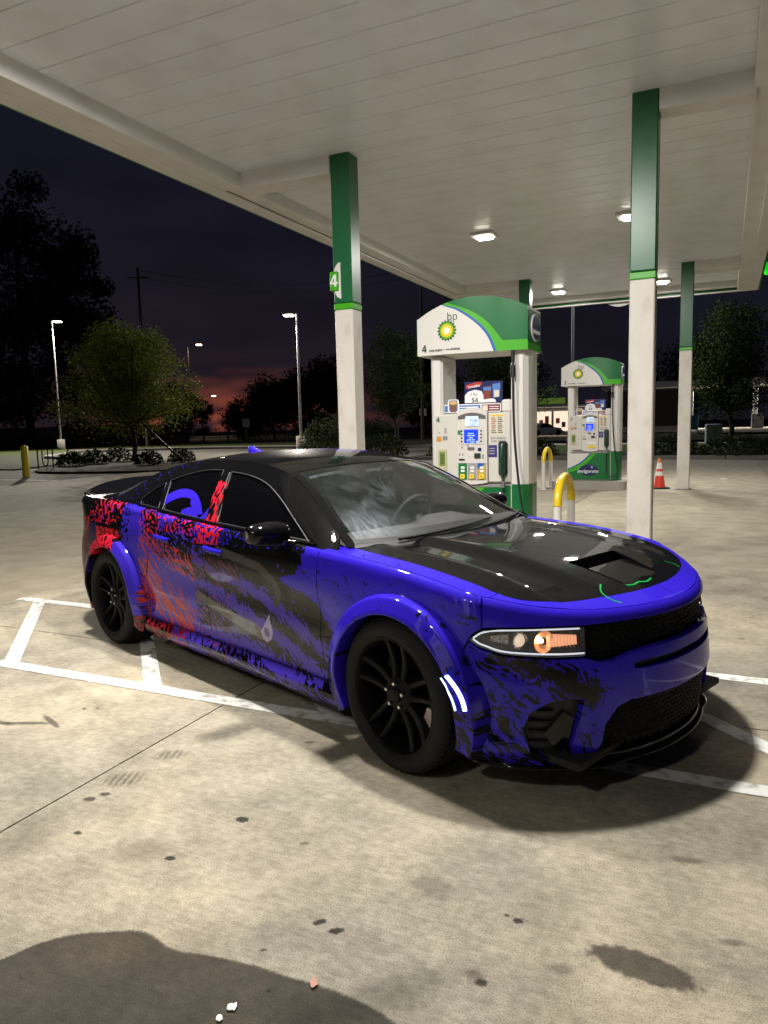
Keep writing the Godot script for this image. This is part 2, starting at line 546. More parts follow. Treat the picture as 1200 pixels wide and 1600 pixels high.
func ground_mats() -> void:
	var grain := noise_tex(0.30, ramp([[0.0, Color(0.62, 0.62, 0.61)], [0.34, Color(0.87, 0.87, 0.86)], [0.55, Color(0.97, 0.97, 0.97)], [1.0, Color(1, 1, 1)]]), 512, 3, 9)
	var near := mat("concrete_near", Color(0.95, 0.94, 0.92), 0.88, 0.0, 0.35)
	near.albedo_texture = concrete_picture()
	near.detail_enabled = true
	near.detail_blend_mode = BaseMaterial3D.BLEND_MODE_MUL
	near.detail_albedo = grain
	near.detail_uv_layer = BaseMaterial3D.DETAIL_UV_2
	near.uv2_triplanar = true
	near.uv2_world_triplanar = true
	near.uv2_scale = Vector3(0.9, 0.9, 0.9)
	var far_tex := noise_tex(0.012, ramp([[0.0, Color(0.565, 0.54, 0.48)], [0.5, Color(0.635, 0.605, 0.54)], [1.0, Color(0.69, 0.66, 0.595)]]), 1024, 6, 31)
	for q in [["concrete_far", Color(0.97, 0.95, 0.92)], ["concrete_far_pale", Color(1, 1, 0.98)], ["concrete_far_dark", Color(0.88, 0.87, 0.86)]]:
		var m := mat(q[0], q[1], 0.88, 0.0, 0.35)
		m.albedo_texture = far_tex
		m.uv1_triplanar = true
		m.uv1_world_triplanar = true
		m.uv1_scale = Vector3(0.16, 0.16, 0.16)
		m.uv1_offset = Vector3(rng.randf(), rng.randf(), rng.randf())
		m.detail_enabled = true
		m.detail_blend_mode = BaseMaterial3D.BLEND_MODE_MUL
		m.detail_albedo = grain
		m.detail_uv_layer = BaseMaterial3D.DETAIL_UV_2
		m.uv2_triplanar = true
		m.uv2_world_triplanar = true
		m.uv2_scale = Vector3(0.7, 0.7, 0.7)
	mat("joint_tar", lin(0.02, 0.02, 0.02), 0.9)
	mat("road_paint", lin(0.66, 0.65, 0.62), 0.75).albedo_texture = noise_tex(0.03, ramp([[0.0, Color(0.62, 0.60, 0.56)], [0.32, Color(0.86, 0.85, 0.82)], [0.5, Color(1, 1, 1)], [1.0, Color(1, 1, 1)]]), 256, 5, 77)
	mats["road_paint"].uv1_triplanar = true
	mats["road_paint"].uv1_world_triplanar = true
	mats["road_paint"].uv1_scale = Vector3(1.1, 1.1, 1.1)
	var lot := mat("lot_paving", lin(0.105, 0.094, 0.078), 0.9, 0.0, 0.3)
	lot.albedo_texture = noise_tex(0.01, ramp([[0.0, Color(0.72, 0.72, 0.72)], [1.0, Color(1, 1, 1)]]), 512, 6, 61)
	lot.uv1_triplanar = true
	lot.uv1_world_triplanar = true
	lot.uv1_scale = Vector3(0.06, 0.06, 0.06)
	for q in [["grass", Color(0.055, 0.075, 0.022)], ["mulch", Color(0.045, 0.028, 0.018)], ["asphalt", Color(0.055, 0.053, 0.05)]]:
		var g := mat(q[0], lin(q[1].r, q[1].g, q[1].b), 0.95, 0.0, 0.2)
		g.albedo_texture = noise_tex(0.06, ramp([[0.0, Color(0.55, 0.55, 0.55)], [1.0, Color(1, 1, 1)]]), 256, 5, 71)
		g.uv1_triplanar = true
		g.uv1_world_triplanar = true
		g.uv1_scale = Vector3(0.25, 0.25, 0.25)

# a flat piece of ground from corners in (u, w), its top at height y
func sheet(poly: Array, y: float, m: MB = null, deep := 0.0) -> MB:
	if m == null: m = MB.new()
	var pp := PackedVector2Array(poly)
	slab(m, pp, uw(0, 0, y), Vector3(0.9051, 0, 0.4252), Vector3(0.4252, 0, -0.9051), deep, Rect2(0, 0, 1, 1), false)
	for i in m.n.size():
		if absf(m.n[i].y) > 0.9: m.n[i] = Vector3.UP
	var fixed := PackedInt32Array()
	var old := m.idx
	m.idx = PackedInt32Array()
	for i in range(0, old.size(), 3): m.tri(old[i], old[i + 1], old[i + 2])
	return m

func build_ground() -> void:
	ground_mats()
	var base := MB.new()
	box(base, Vector3(0, -0.55, -150), Vector3(900, 0.8, 900))
	struct("ground", base, mats["lot_paving"])
	# joint filler shows between the slabs
	var bed := sheet([Vector2(-16.5, -13.8), Vector2(13.0, -13.8), Vector2(13.0, 22.4), Vector2(-16.5, 22.4)], -0.012)
	var fc := struct("forecourt", bed, mats["joint_tar"])
	var us := []
	var ws := []
	for i in 9: us.push_back(1.86 + 3.66 * (i - 5))
	for i in 9: ws.push_back(-4.55 + 4.6 * (i - 2))
	ws[8] = 22.4
	for i in us.size() - 1:
		for j in ws.size() - 1:
			var g := 0.005
			var p := [Vector2(us[i] + g, ws[j] + g), Vector2(us[i + 1] - g, ws[j] + g), Vector2(us[i + 1] - g, ws[j + 1] - g), Vector2(us[i] + g, ws[j + 1] - g)]
			var m := MB.new()
			sheet(p, 0.0, m, 0.011)
			var near: bool = us[i] > -1.9 and us[i + 1] < 5.6 and ws[j] > -9.3 and ws[j + 1] < 0.2
			if near:
				for k in m.v.size():
					var d := m.v[k] - uw(0, 0, 0)
					var u := d.x * 0.9051 + d.z * 0.4252
					var w := d.x * 0.4252 - d.z * 0.9051
					m.uv[k] = Vector2((u - NEAR_U) / NEAR_SIZE.x, (w - NEAR_W) / NEAR_SIZE.y)
			obj("concrete_slab", m, mats["concrete_near"] if near else mats[["concrete_far", "concrete_far_pale", "concrete_far_dark"][(i * 5 + j * 3) % 3]], fc)
	# white hatched box beside the pumps
	var mk := MB.new()
	var bars := [PackedVector2Array([Vector2(-0.16, -5.30), Vector2(9.0, -5.30), Vector2(9.0, -5.19), Vector2(-0.16, -5.19)]), PackedVector2Array([Vector2(-1.76, -3.83), Vector2(9.0, -3.83), Vector2(9.0, -3.72), Vector2(-1.76, -3.72)])]
	for i in 8:
		var u := -0.13 + 1.30 * i
		bars.push_back(PackedVector2Array([Vector2(u - 0.02, -5.19), Vector2(u + 0.13, -5.19), Vector2(u + 0.13 - 1.36, -3.83), Vector2(u - 0.02 - 1.36, -3.83)]))
	for b in bars:
		struct("painted_marking", sheet(Array(b), 0.004), mats["road_paint"])
	# stall lines out in the lot
	for q in [[-30.0, 9.55, -12.9, 9.55], [-30.0, 6.45, -13.4, 6.52]]:
		struct("painted_marking", sheet([Vector2(q[0], q[1]), Vector2(q[2], q[3]), Vector2(q[2], q[3] + 0.13), Vector2(q[0], q[1] + 0.13)], -0.02 if q[0] < -16 else 0.004), mats["road_paint"])
	# lot beyond the slabs, a little rough, lower than the slabs
	var lot := sheet([Vector2(-60, -40), Vector2(-16.5, -40), Vector2(-16.5, 22.4), Vector2(-9, 22.4), Vector2(-14, 60), Vector2(-60, 60)], -0.03)
	struct("parking_lot", lot, mats["lot_paving"])
	# kerb and planted strip on the far side
	var kerb := mat("kerb_concrete", lin(0.33, 0.31, 0.27), 0.9)
	for i in 8:
		var u := -9.0 + 4.5 * i
		var m := MB.new()
		box(m, uw(u + 2.24, 22.5, 0.0), Vector3(4.47, 0.30, 0.16), 0.02, Basis(Vector3.UP, GRID_TURN))
		struct("kerb", m, kerb)
	struct("mulch_bed", sheet([Vector2(-9.2, 22.58), Vector2(27, 22.58), Vector2(27, 26.5), Vector2(-9.2, 26.5)], 0.10, null, 0.3), mats["mulch"])
	struct("grass_verge", sheet([Vector2(-9.2, 26.5), Vector2(40, 26.5), Vector2(40, 40.0), Vector2(-9.2, 40.0)], 0.08, null, 0.3), mats["grass"])
	struct("road", sheet([Vector2(-60, 62), Vector2(60, 40.0), Vector2(60, 50.0), Vector2(-60, 74)], 0.02), mats["asphalt"])
	struct("road", sheet([Vector2(-7, 40.3), Vector2(40, 40.3), Vector2(40, 43.5), Vector2(-7, 43.5)], 0.03), mats["concrete_far"])
	# planted island in the lot, with its kerb
	var isl := smooth([Vector2(-17.3, 13.4), Vector2(-16.0, 14.6), Vector2(-17.5, 18.5), Vector2(-19.5, 21.5), Vector2(-24.0, 22.5), Vector2(-27.0, 20.5), Vector2(-24.5, 16.0), Vector2(-21.5, 12.9)], 5, true)
	struct("mulch_bed", sheet(isl, 0.06, null, 0.2), mats["mulch"])
	struct("grass_verge", sheet([Vector2(-80, 14.0), Vector2(-25.2, 14.6), Vector2(-27.6, 20.8), Vector2(-31.0, 23.0), Vector2(-40, 33), Vector2(-60, 48), Vector2(-140, 60)], 0.03, null, 0.2), mats["grass"])
	var kp := []
	for q in smooth([Vector2(-27.2, 21.0), Vector2(-30.5, 23.2), Vector2(-36, 25.5), Vector2(-39.5, 30.0), Vector2(-44, 36), Vector2(-36, 42), Vector2(-25, 43)], 6): kp.push_back(uw(q.x, q.y, 0.06))
	struct("kerb", tube(MB.new(), kp, 0.16, 6), kerb)
	struct("grass_verge", sheet([Vector2(-60, 48), Vector2(-24, 46.0), Vector2(-10, 60), Vector2(-60, 62)], 0.03, null, 0.2), mats["grass"])

# ------------------------------------------------------------------ canopy and its columns
func gbox(m: MB, u: float, w: float, y: float, size: Vector3, bevel := 0.0) -> MB:      # a box squared to the grid; size is along u, up, along w
	return box(m, uw(u, w, y), size, bevel, Basis(Vector3.UP, GRID_TURN))

const C_U0 := -1.96
const C_U1 := 5.12
const C_W := 12.62

func build_canopy() -> void:
	var white := mat("canopy_white", lin(0.80, 0.82, 0.88), 0.24, 0.0, 0.5)
	var trim := mat("canopy_trim", lin(0.74, 0.73, 0.71), 0.45)
	for m in [white, trim]:
		m.albedo_texture = noise_tex(0.012, ramp([[0.0, Color(0.945, 0.94, 0.93)], [0.5, Color(0.985, 0.985, 0.98)], [1.0, Color(1, 1, 1)]]), 512, 6, 88) if m == white else white.albedo_texture
		m.uv1_triplanar = true
		m.uv1_world_triplanar = true
		m.uv1_scale = Vector3(0.22, 0.22, 0.22)
	var green := mat("brand_green", lin(0.010, 0.115, 0.040), 0.32)
	var c := thing("station_canopy", "flat white filling station canopy with boarded soffit spanning over the car and pumps", "canopy")
	# boards of the soffit, each its own strip with a shadow gap
	var step := 0.406
	var n := int(C_W * 2 / step)
	for i in n:
		var w := -C_W + 0.35 + step * (i + 0.5)
		if w + step / 2 > C_W - 0.32: break
		var m := MB.new()
		gbox(m, (C_U0 + C_U1) / 2, w, SOFFIT + 0.02, Vector3(C_U1 - C_U0 - 0.7, 0.04, step - 0.009), 0.004)
		obj("soffit_board", m, white, c)
	# deck above, so that no sky shows through the gaps
	var deck := MB.new()
	gbox(deck, (C_U0 + C_U1) / 2, 0, SOFFIT + 0.40, Vector3(C_U1 - C_U0 - 0.1, 0.6, C_W * 2 - 0.1))
	obj("deck", deck, mat("deck_grey", lin(0.25, 0.25, 0.24), 0.8), c)
	# edge boxes inside the fascia, then the fascia itself
	for s in [[C_U0, 1.0], [C_U1, -1.0]]:
		for part in [[-C_W + 0.1, -0.15, 0.24, 0.20], [-0.14, 9.2, 0.22, 0.17], [9.21, C_W - 0.1, 0.24, 0.20]]:
			var m := MB.new()
			var len: float = part[1] - part[0]
			gbox(m, s[0] + s[1] * (0.22 + part[2] / 2), (part[0] + part[1]) / 2, SOFFIT - part[3] / 2 + 0.03, Vector3(part[2] + 0.03, part[3] + 0.06, len - 0.012), 0.006)
			obj("edge_box", m, trim, c)
		var lip := MB.new()
		gbox(lip, s[0] + s[1] * 0.11, 0, SOFFIT - 0.20, Vector3(0.215, 0.03, C_W * 2), 0.004)
		obj("edge_lip", lip, trim, c)
		var fa := MB.new()
		gbox(fa, s[0] - s[1] * 0.02, 0, SOFFIT + 0.22, Vector3(0.04, 0.86, C_W * 2 + 0.08), 0.01)
		obj("fascia", fa, mat("fascia_green", lin(0.012, 0.16, 0.03), 0.35), c)
		var bar := MB.new()
		gbox(bar, s[0] - s[1] * 0.075, 0, SOFFIT + 0.42, Vector3(0.07, 0.12, C_W * 2 + 0.2), 0.02)
		obj("light_bar", bar, glowing("light_bar_green", Color(0.05, 1.0, 0.12), 0.5), c)
	for s in [-1.0, 1.0]:
		var m := MB.new()
		gbox(m, (C_U0 + C_U1) / 2, s * (C_W - 0.22), SOFFIT - 0.04, Vector3(C_U1 - C_U0 - 0.46, 0.16, 0.22), 0.006)
		obj("edge_box", m, trim, c)
		var lip := MB.new()
		gbox(lip, (C_U0 + C_U1) / 2, s * (C_W - 0.055), SOFFIT - 0.20, Vector3(C_U1 - C_U0 - 0.44, 0.03, 0.11), 0.004)
		obj("edge_lip", lip, trim, c)
		var fa := MB.new()
		gbox(fa, (C_U0 + C_U1) / 2, s * (C_W + 0.02), SOFFIT + 0.22, Vector3(C_U1 - C_U0, 0.86, 0.04), 0.01)
		obj("fascia", fa, mats["fascia_green"], c)
	# round emblem on the far fascia: only its foot shows below the edge
	var em := MB.new()
	var d := disc_poly(Vector2.ZERO, 0.62, 0.62, 40)
	slab(em, d, uw(1.75, C_W + 0.14, SOFFIT + 0.32), Vector3(0.9051, 0, 0.4252), Vector3.UP, 0.08)
	obj("fascia_emblem", em, trim, c)
	# boxed beams from the columns to the edges
	for w in [-9.3, 0.0, 9.3]:
		for q in [[C_U0 + 0.44, -0.135], [3.63 + 0.135, C_U1 - 0.44]]:
			var m := MB.new()
			gbox(m, (q[0] + q[1]) / 2, w, SOFFIT - 0.10, Vector3(q[1] - q[0] - 0.006, 0.24, 0.30), 0.006)
			obj("boxed_beam", m, trim, c)
	var gs := MB.new()
	gbox(gs, C_U1 + 0.12, 10.05, SOFFIT - 0.16, Vector3(0.16, 0.20, 0.5), 0.03)
	obj("green_sign_light", gs, glowing("light_bar_green", Color(0.05, 1.0, 0.12), 0.5), c)
	# two short conduits at the far edge
	for u in [1.45, 1.70]:
		obj("conduit", tube(MB.new(), [uw(u, C_W - 0.36, SOFFIT), uw(u, C_W - 0.36, SOFFIT - 0.10), uw(u, C_W - 0.30, SOFFIT - 0.13)], 0.012, 6), trim, c)
	# columns
	var cols := [[0.0, 0.0, "near left canopy column with pump number flag, green above white"], [3.63, 0.0, "near right canopy column rising behind the bonnet of the car, green above white"], [0.0, 9.3, "far left canopy column mostly hidden behind the nearer pump"], [3.63, 9.3, "far right canopy column standing beside the orange cone"], [0.0, -9.3, "canopy column out of frame to the left of the viewer"], [3.63, -9.3, "canopy column just behind the viewer"]]
	for q in cols:
		var t := thing("canopy_column", q[2], "column", uw(q[0], q[1]), GRID_TURN, "square steel canopy columns")
		var lo := MB.new()
		box(lo, Vector3(0, 1.55, 0), Vector3(0.262, 3.09, 0.262), 0.012)
		obj("white_shaft", lo, mat("column_white", lin(0.66, 0.63, 0.58), 0.42), t)
		if not mats["column_white"].uv1_triplanar:
			mats["column_white"].albedo_texture = noise_tex(0.02, ramp([[0.0, Color(0.88, 0.865, 0.84)], [0.35, Color(0.97, 0.965, 0.955)], [1.0, Color(1, 1, 1)]]), 256, 6, 91)
			mats["column_white"].uv1_triplanar = true
			mats["column_white"].uv1_scale = Vector3(0.7, 0.35, 0.7)
		var up := MB.new()
		box(up, Vector3(0, 4.095, 0), Vector3(0.266, 1.83, 0.266), 0.012)
		obj("green_shaft", up, green, t)
		var band := MB.new()
		box(band, Vector3(0, 3.135, 0), Vector3(0.272, 0.075, 0.272), 0.008)
		obj("lime_band", band, mat("brand_lime", lin(0.055, 0.36, 0.012), 0.3), t)
		var foot := MB.new()
		box(foot, Vector3(0, 0.006, 0), Vector3(0.36, 0.012, 0.36), 0.004)
		obj("base_plate", foot, mat("galvanised", lin(0.3, 0.3, 0.3), 0.5, 0.8), t)
	# number flag on the near left column
	var fl := thing("pump_number_flag", "small green and white number 4 flag on the near left column", "sign", uw(0, 0), GRID_TURN)
	var plate := MB.new()
	var half := PackedVector2Array()
	for i in 17:
		var a := PI / 2 + PI * i / 16.0
		half.push_back(Vector2(0.11 * cos(a), 0.225 * sin(a)))
	slab(plate, half, Vector3(-0.135, 3.455, 0.09), Vector3(0, 0, -1), Vector3.UP, 0.03)
	var pm := MB.new()
	slab(pm, half, Vector3(-0.02, 3.455, 0.150), Vector3(1, 0, 0), Vector3.UP, 0.016)
	obj("white_plate", pm, mats["canopy_trim"], fl)
	var bx := MB.new()
	box(bx, Vector3(-0.105, 3.45, 0.155), Vector3(0.12, 0.24, 0.05), 0.012)
	obj("green_box", bx, mats["brand_lime"], fl)
	letter("4", 0.15, Vector3(-0.105, 3.45, 0.182), mat("print_white", lin(0.75, 0.75, 0.75), 0.5), fl, "numeral")
	# lights in the soffit
	var k := 0
	var names := {"-4.65": ["over the rear of the car", "over the bonnet of the car"], "4.6": ["left of the pair beyond the near pump", "right of the pair beyond the near pump"], "11.1": ["left of the pair at the far edge", "right of the pair at the far edge"], "-11.4": ["behind the viewer, left of its pair", "behind the viewer, right of its pair"]}
	var proto: Node3D = null
	for w in [-4.65, 4.6, 11.1, -11.4]:
		for i in 2:
			var u: float = [0.42, 2.95][i]
			var label: String = "square white led canopy light " + names[str(w)][i]
			if proto == null:
				proto = thing("canopy_light", label, "light", uw(u, w, SOFFIT), GRID_TURN, "square led lights set in the canopy soffit")
				var h := MB.new()
				box(h, Vector3(0, -0.025, 0), Vector3(0.44, 0.05, 0.44), 0.015)
				obj("housing", h, trim, proto)
				var ln := MB.new()
				box(ln, Vector3(0, -0.062, 0), Vector3(0.26, 0.026, 0.26), 0.008)
				obj("lamp_lens", ln, glowing("canopy_led", Color(1.0, 0.97, 0.90), 30.0), proto)
			else:
				copy(proto, uw(u, w, SOFFIT), GRID_TURN, label)
			var l := AreaLight3D.new()
			l.name = "canopy_led_light"
			l.area_size = Vector2(0.26, 0.26)
			l.light_energy = CANOPY_POWER * (2.0 if w == -4.65 else 0.6 if w < -10.0 else 1.0)
			l.light_color = Color(1.0, 0.985, 0.96)
			l.position = uw(u, w, SOFFIT - 0.080)
			l.rotation = Vector3(-PI / 2, GRID_TURN, 0)
			l.shadow_enabled = true
			l.area_range = 60.0
			l.area_attenuation = 2.0
			add_child(l, true)

const CANOPY_POWER := 19.5

func letter(text: String, height: float, at: Vector3, m: Material, parent: Node3D, called := "lettering", basis := Basis.IDENTITY, bold := true, stretch := 1.0) -> MeshInstance3D:
	var t := TextMesh.new()
	var f := SystemFont.new()
	f.font_names = PackedStringArray(["Droid Sans"])
	f.font_weight = 700 if bold else 400
	t.font = f
	t.text = text
	t.font_size = 48
	t.pixel_size = height / 35.0
	t.depth = 0.002
	t.curve_step = 2.0
	var o := obj(called, t, m, parent)
	o.transform = Transform3D(basis.scaled_local(Vector3(stretch, 1, 1)), at)
	return o

# ------------------------------------------------------------------ fuel pumps
# pump axes: x along the island, y up from the ground, z towards the viewer; middle of the pump at x = 0
const HEAD_Y := 2.42

func head_top(x: float) -> float:
	return HEAD_Y + 0.63 - 0.20 * pow((x - 0.06) / 0.72, 2.0)

func head_front(x: float, y: float, extra: float) -> Vector3:
	return Vector3(x, y, 0.315 + 0.075 * (1.0 - pow(x / 0.67, 2.0)) + extra)

func on_head(called: String, poly: PackedVector2Array, extra: float, m: Material, parent: Node3D) -> void:
	var outline := head_outline()
	for q in Geometry2D.intersect_polygons(poly, outline):
		if Geometry2D.is_polygon_clockwise(q) and false: continue
		obj(called, panel(q, func(x, y): return head_front(x, y, extra), Vector2(0.08, 0.2), Vector2.ONE, Vector3(0, 0, 1), 0.0), m, parent)

func head_outline() -> PackedVector2Array:
	var o := PackedVector2Array([Vector2(-0.67, HEAD_Y), Vector2(0.67, HEAD_Y)])
	for i in 21:
		var x := lerpf(0.67, -0.67, i / 20.0)
		o.push_back(Vector2(x, head_top(x)))
	return o

func star(c: Vector2, r: float, points: int, inner: float, turn := 0.0) -> PackedVector2Array:
	var o := PackedVector2Array()
	for i in points * 2:
		var a := TAU * i / (points * 2) + turn
		var rr := r if i % 2 == 0 else r * inner
		o.push_back(c + Vector2(cos(a), sin(a)) * rr)
	return o

func build_pump(number: String, label: String, u: float, w: float, full: bool) -> void:
	var t := thing("fuel_pump", label, "fuel pump", uw(u, w), GRID_TURN, "fuel pumps under the canopy")
	var white := mat("pump_white", lin(0.62, 0.60, 0.56), 0.35)
	var cream := mat("pump_cream", lin(0.56, 0.54, 0.49), 0.4)
	var green := mat("pump_green", lin(0.008, 0.13, 0.035), 0.28)
	var lime := mat("brand_lime", lin(0.055, 0.36, 0.012), 0.3)
	var pblue := mat("print_blue", lin(0.01, 0.09, 0.36), 0.4)
	var navy := mat("print_navy", lin(0.008, 0.012, 0.09), 0.35)
	var dark := mat("pump_black", lin(0.012, 0.012, 0.012), 0.45)
	var pgreen := mat("print_green", lin(0.004, 0.06, 0.02), 0.5)
	var pwhite := mat("print_white", lin(0.75, 0.75, 0.75), 0.5)
	var grey := mat("pump_grey", lin(0.22, 0.22, 0.21), 0.5)
	# ---- head
	var hm := MB.new()
	var out := head_outline()
	var fm := panel(out, func(x, y): return head_front(x, y, 0.0), Vector2(0.08, 0.2), Vector2.ONE, Vector3(0, 0, 1), 0.0)
	hm.add(fm)
	var bm := MB.new()
	for i in fm.v.size(): bm.vert(Vector3(fm.v[i].x, fm.v[i].y, -fm.v[i].z), Vector3(fm.n[i].x, fm.n[i].y, -fm.n[i].z))
	for i in range(0, fm.idx.size(), 3): bm.tri(fm.idx[i], fm.idx[i + 1], fm.idx[i + 2])
	hm.add(bm)
	for i in out.size():
		var a := out[i]
		var b := out[(i + 1) % out.size()]
		var k := 1 if i != 0 else 10
		for e in k:
			var p := a.lerp(b, float(e) / k)
			var q := a.lerp(b, float(e + 1) / k)
			var pf := head_front(p.x, p.y, 0)
			var qf := head_front(q.x, q.y, 0)
			hm.face([pf, qf, Vector3(q.x, q.y, -qf.z), Vector3(p.x, p.y, -pf.z)], Vector3(0, HEAD_Y + 0.25, 0))
	var head := obj("head", hm, white, t)
	# printed fields: green on the right, lime and blue arcs between
	var inner := smooth([Vector2(-0.46, 3.06), Vector2(-0.30, 2.975), Vector2(-0.13, 2.905), Vector2(0.09, 2.745), Vector2(0.22, 2.593), Vector2(0.30, 2.40)], 6)
	var mid := smooth([Vector2(-0.46, 3.06), Vector2(-0.30, 2.985), Vector2(-0.11, 2.92), Vector2(0.115, 2.76), Vector2(0.25, 2.605), Vector2(0.335, 2.40)], 6)
	var outer := smooth([Vector2(-0.44, 3.10), Vector2(-0.25, 3.005), Vector2(0.04, 2.885), Vector2(0.24, 2.735), Vector2(0.395, 2.535)], 6)
	var rest := [Vector2(0.80, 2.40), Vector2(0.80, 3.2), Vector2(-0.46, 3.2)]
	on_head("blue_arc", PackedVector2Array(inner + rest), 0.0015, pblue, head)
	on_head("lime_arc", PackedVector2Array(mid + rest), 0.003, lime, head)
	on_head("green_field", PackedVector2Array(outer + [Vector2(0.80, 2.535), Vector2(0.80, 3.2), Vector2(-0.44, 3.2)]), 0.0045, green, head)
	var c := Vector2(-0.27, 2.69)
	on_head("emblem", star(c, 0.128, 18, 0.80), 0.002, mat("emblem_green", lin(0.006, 0.10, 0.02), 0.35), head)
	on_head("emblem", star(c, 0.104, 18, 0.80, 0.17), 0.0032, mat("emblem_lime", lin(0.17, 0.40, 0.012), 0.35), head)
	on_head("emblem", star(c, 0.082, 18, 0.78), 0.0044, mat("emblem_yellow", lin(0.75, 0.52, 0.015), 0.35), head)
	on_head("emblem", star(c, 0.048, 18, 0.72), 0.0056, mat("emblem_white", lin(0.8, 0.8, 0.6), 0.35), head)
	letter("bp", 0.085, head_front(-0.20, 2.845, 0.004), pgreen, head, "lettering", Basis.IDENTITY, false)
	letter(number, 0.085, head_front(-0.575, 2.50, 0.004), pgreen, head, "numeral", Basis(Vector3.UP, -0.18))
	letter("stop engine  •  no smoking", 0.023, head_front(-0.305, 2.475, 0.004), mats["pump_black"], head, "lettering", Basis(Vector3.UP, -0.09))
	# the ends of the head are green with a lime foot and a dark blue oval
	for s in [-1.0, 1.0]:
		var em := MB.new()
		box(em, Vector3(0.673 * s, HEAD_Y + 0.275, 0), Vector3(0.004, 0.36 - (0.0 if s > 0 else 0.03), 0.628))
		obj("end_field", em, green, head)
		var lm := MB.new()
		box(lm, Vector3(0.673 * s, HEAD_Y + 0.05, 0), Vector3(0.004, 0.086, 0.628))
		obj("end_field", lm, lime, head)
		var ov := MB.new()
		slab(ov, disc_poly(Vector2.ZERO, 0.20, 0.155, 28), Vector3(0.690 * s, HEAD_Y + 0.27, -0.02), Vector3(0, 0, -s), Vector3.UP, 0.016)
		obj("oval_badge", ov, pwhite, head)
		var ov2 := MB.new()
		slab(ov2, disc_poly(Vector2.ZERO, 0.185, 0.14, 28), Vector3(0.693 * s, HEAD_Y + 0.27, -0.02), Vector3(0, 0, -s), Vector3.UP, 0.004)
		var bo := obj("oval_badge", ov2, navy, head)
		letter("invigorate", 0.05, Vector3(0.696 * s, HEAD_Y + 0.22, -0.02), pwhite, bo, "lettering", Basis(Vector3.UP, PI / 2 * s))
	# ---- uprights and lower cabinet
	var lft := MB.new()
	box(lft, Vector3(-0.455, 1.31, 0), Vector3(0.15, 2.22, 0.52), 0.03)
	obj("upright", lft, white, t)
	var rgt := MB.new()
	var prof := []
	for i in 13:
		var a := -PI / 2 + PI * i / 12.0
		prof.push_back(Vector2(0.475 + 0.105 * 1.0 + 0.10 * cos(a), 0.20 * sin(a)))
	var rp := PackedVector2Array([Vector2(0.465, -0.26), Vector2(0.60, -0.26), Vector2(0.655, -0.20), Vector2(0.675, -0.1), Vector2(0.675, 0.1), Vector2(0.655, 0.20), Vector2(0.60, 0.26), Vector2(0.465, 0.26)])
	for q in [[0.885, 2.42, "upright", white], [0.20, 0.88, "upright_foot", green]]:
		var m := MB.new()
		slab(m, rp, Vector3(0, q[0] if false else q[1], 0), Vector3.RIGHT, Vector3(0, 0, -1), q[1] - q[0])
		obj(q[2], m, q[3], t)
	var cab := MB.new()
	box(cab, Vector3(-0.03, 0.545, 0), Vector3(1.0, 0.67, 0.54), 0.012)
	var co := obj("cabinet", cab, white, t)
	# printed sweep on the cabinet front
	var swoosh := smooth([Vector2(-0.72, 0.455), Vector2(-0.48, 0.495), Vector2(-0.19, 0.655), Vector2(0.03, 0.875)], 6)
	var sw2 := smooth([Vector2(-0.72, 0.43), Vector2(-0.47, 0.472), Vector2(-0.165, 0.635), Vector2(0.065, 0.875)], 6)
	var sw3 := smooth([Vector2(-0.72, 0.36), Vector2(-0.42, 0.40), Vector2(-0.10, 0.585), Vector2(0.17, 0.875)], 6)
	var sheet_area := rect_poly(-0.52, 0.222, 0.458, 0.872)
	for q in [[swoosh, 0.0015, pblue], [sw2, 0.003, lime], [sw3, 0.0045, green]]:
		for a in Geometry2D.intersect_polygons(PackedVector2Array(q[0] + [Vector2(0.6, 0.9), Vector2(0.6, 0.1), Vector2(-0.72, 0.1)]), sheet_area):
			var m := MB.new()
			slab(m, a, Vector3(0, 0, 0.27 + q[1]), Vector3.RIGHT, Vector3.UP, 0.001)
			obj("printed_sweep", m, q[2], co)
	var oval := MB.new()
	slab(oval, disc_poly(Vector2(-0.03, 0.445), 0.215, 0.13, 30), Vector3(0, 0, 0.277), Vector3.RIGHT, Vector3.UP, 0.002)
	obj("oval_badge", oval, navy, co)
	letter("invigorate", 0.072, Vector3(-0.045, 0.415, 0.279), pwhite, co)
	var st := MB.new()
	slab(st, star(Vector2(0.045, 0.515), 0.03, 4, 0.42, 0.3), Vector3(0, 0, 0.278), Vector3.RIGHT, Vector3.UP, 0.001)
	obj("star_mark", st, pwhite, co)
	# ---- face: three panels, the middle one arched and bulging
	var back := MB.new()
	box(back, Vector3(-0.005, 1.30, 0.0), Vector3(0.92, 0.84, 0.46), 0.01)
	obj("face_body", back, cream, t)
	var lp := MB.new()
	box(lp, Vector3(-0.33, 1.315, 0.25), Vector3(0.285, 0.80, 0.06), 0.012)
	var left := obj("left_panel", lp, cream, t)
	var rp2 := MB.new()
	box(rp2, Vector3(0.325, 1.315, 0.25), Vector3(0.27, 0.82, 0.06), 0.012)
	var right := obj("right_panel", rp2, cream, t)
	var mp := PackedVector2Array()
	for i in 13:
		var x := lerpf(-0.185, 0.185, i / 12.0)
		mp.push_back(Vector2(x, 0.905 - 0.025 * (1.0 - pow(x / 0.185, 2.0))))
	for i in 13:
		var x := lerpf(0.185, -0.185, i / 12.0)
		mp.push_back(Vector2(x, 1.735 + 0.055 * (1.0 - pow(x / 0.185, 2.0))))
	var mm := MB.new()
	slab(mm, mp, Vector3(0, 0, 0.305), Vector3.RIGHT, Vector3.UP, 0.10)
	var midp := obj("middle_panel", mm, mat("pump_face", lin(0.60, 0.57, 0.53), 0.4), t)
	var und := MB.new()
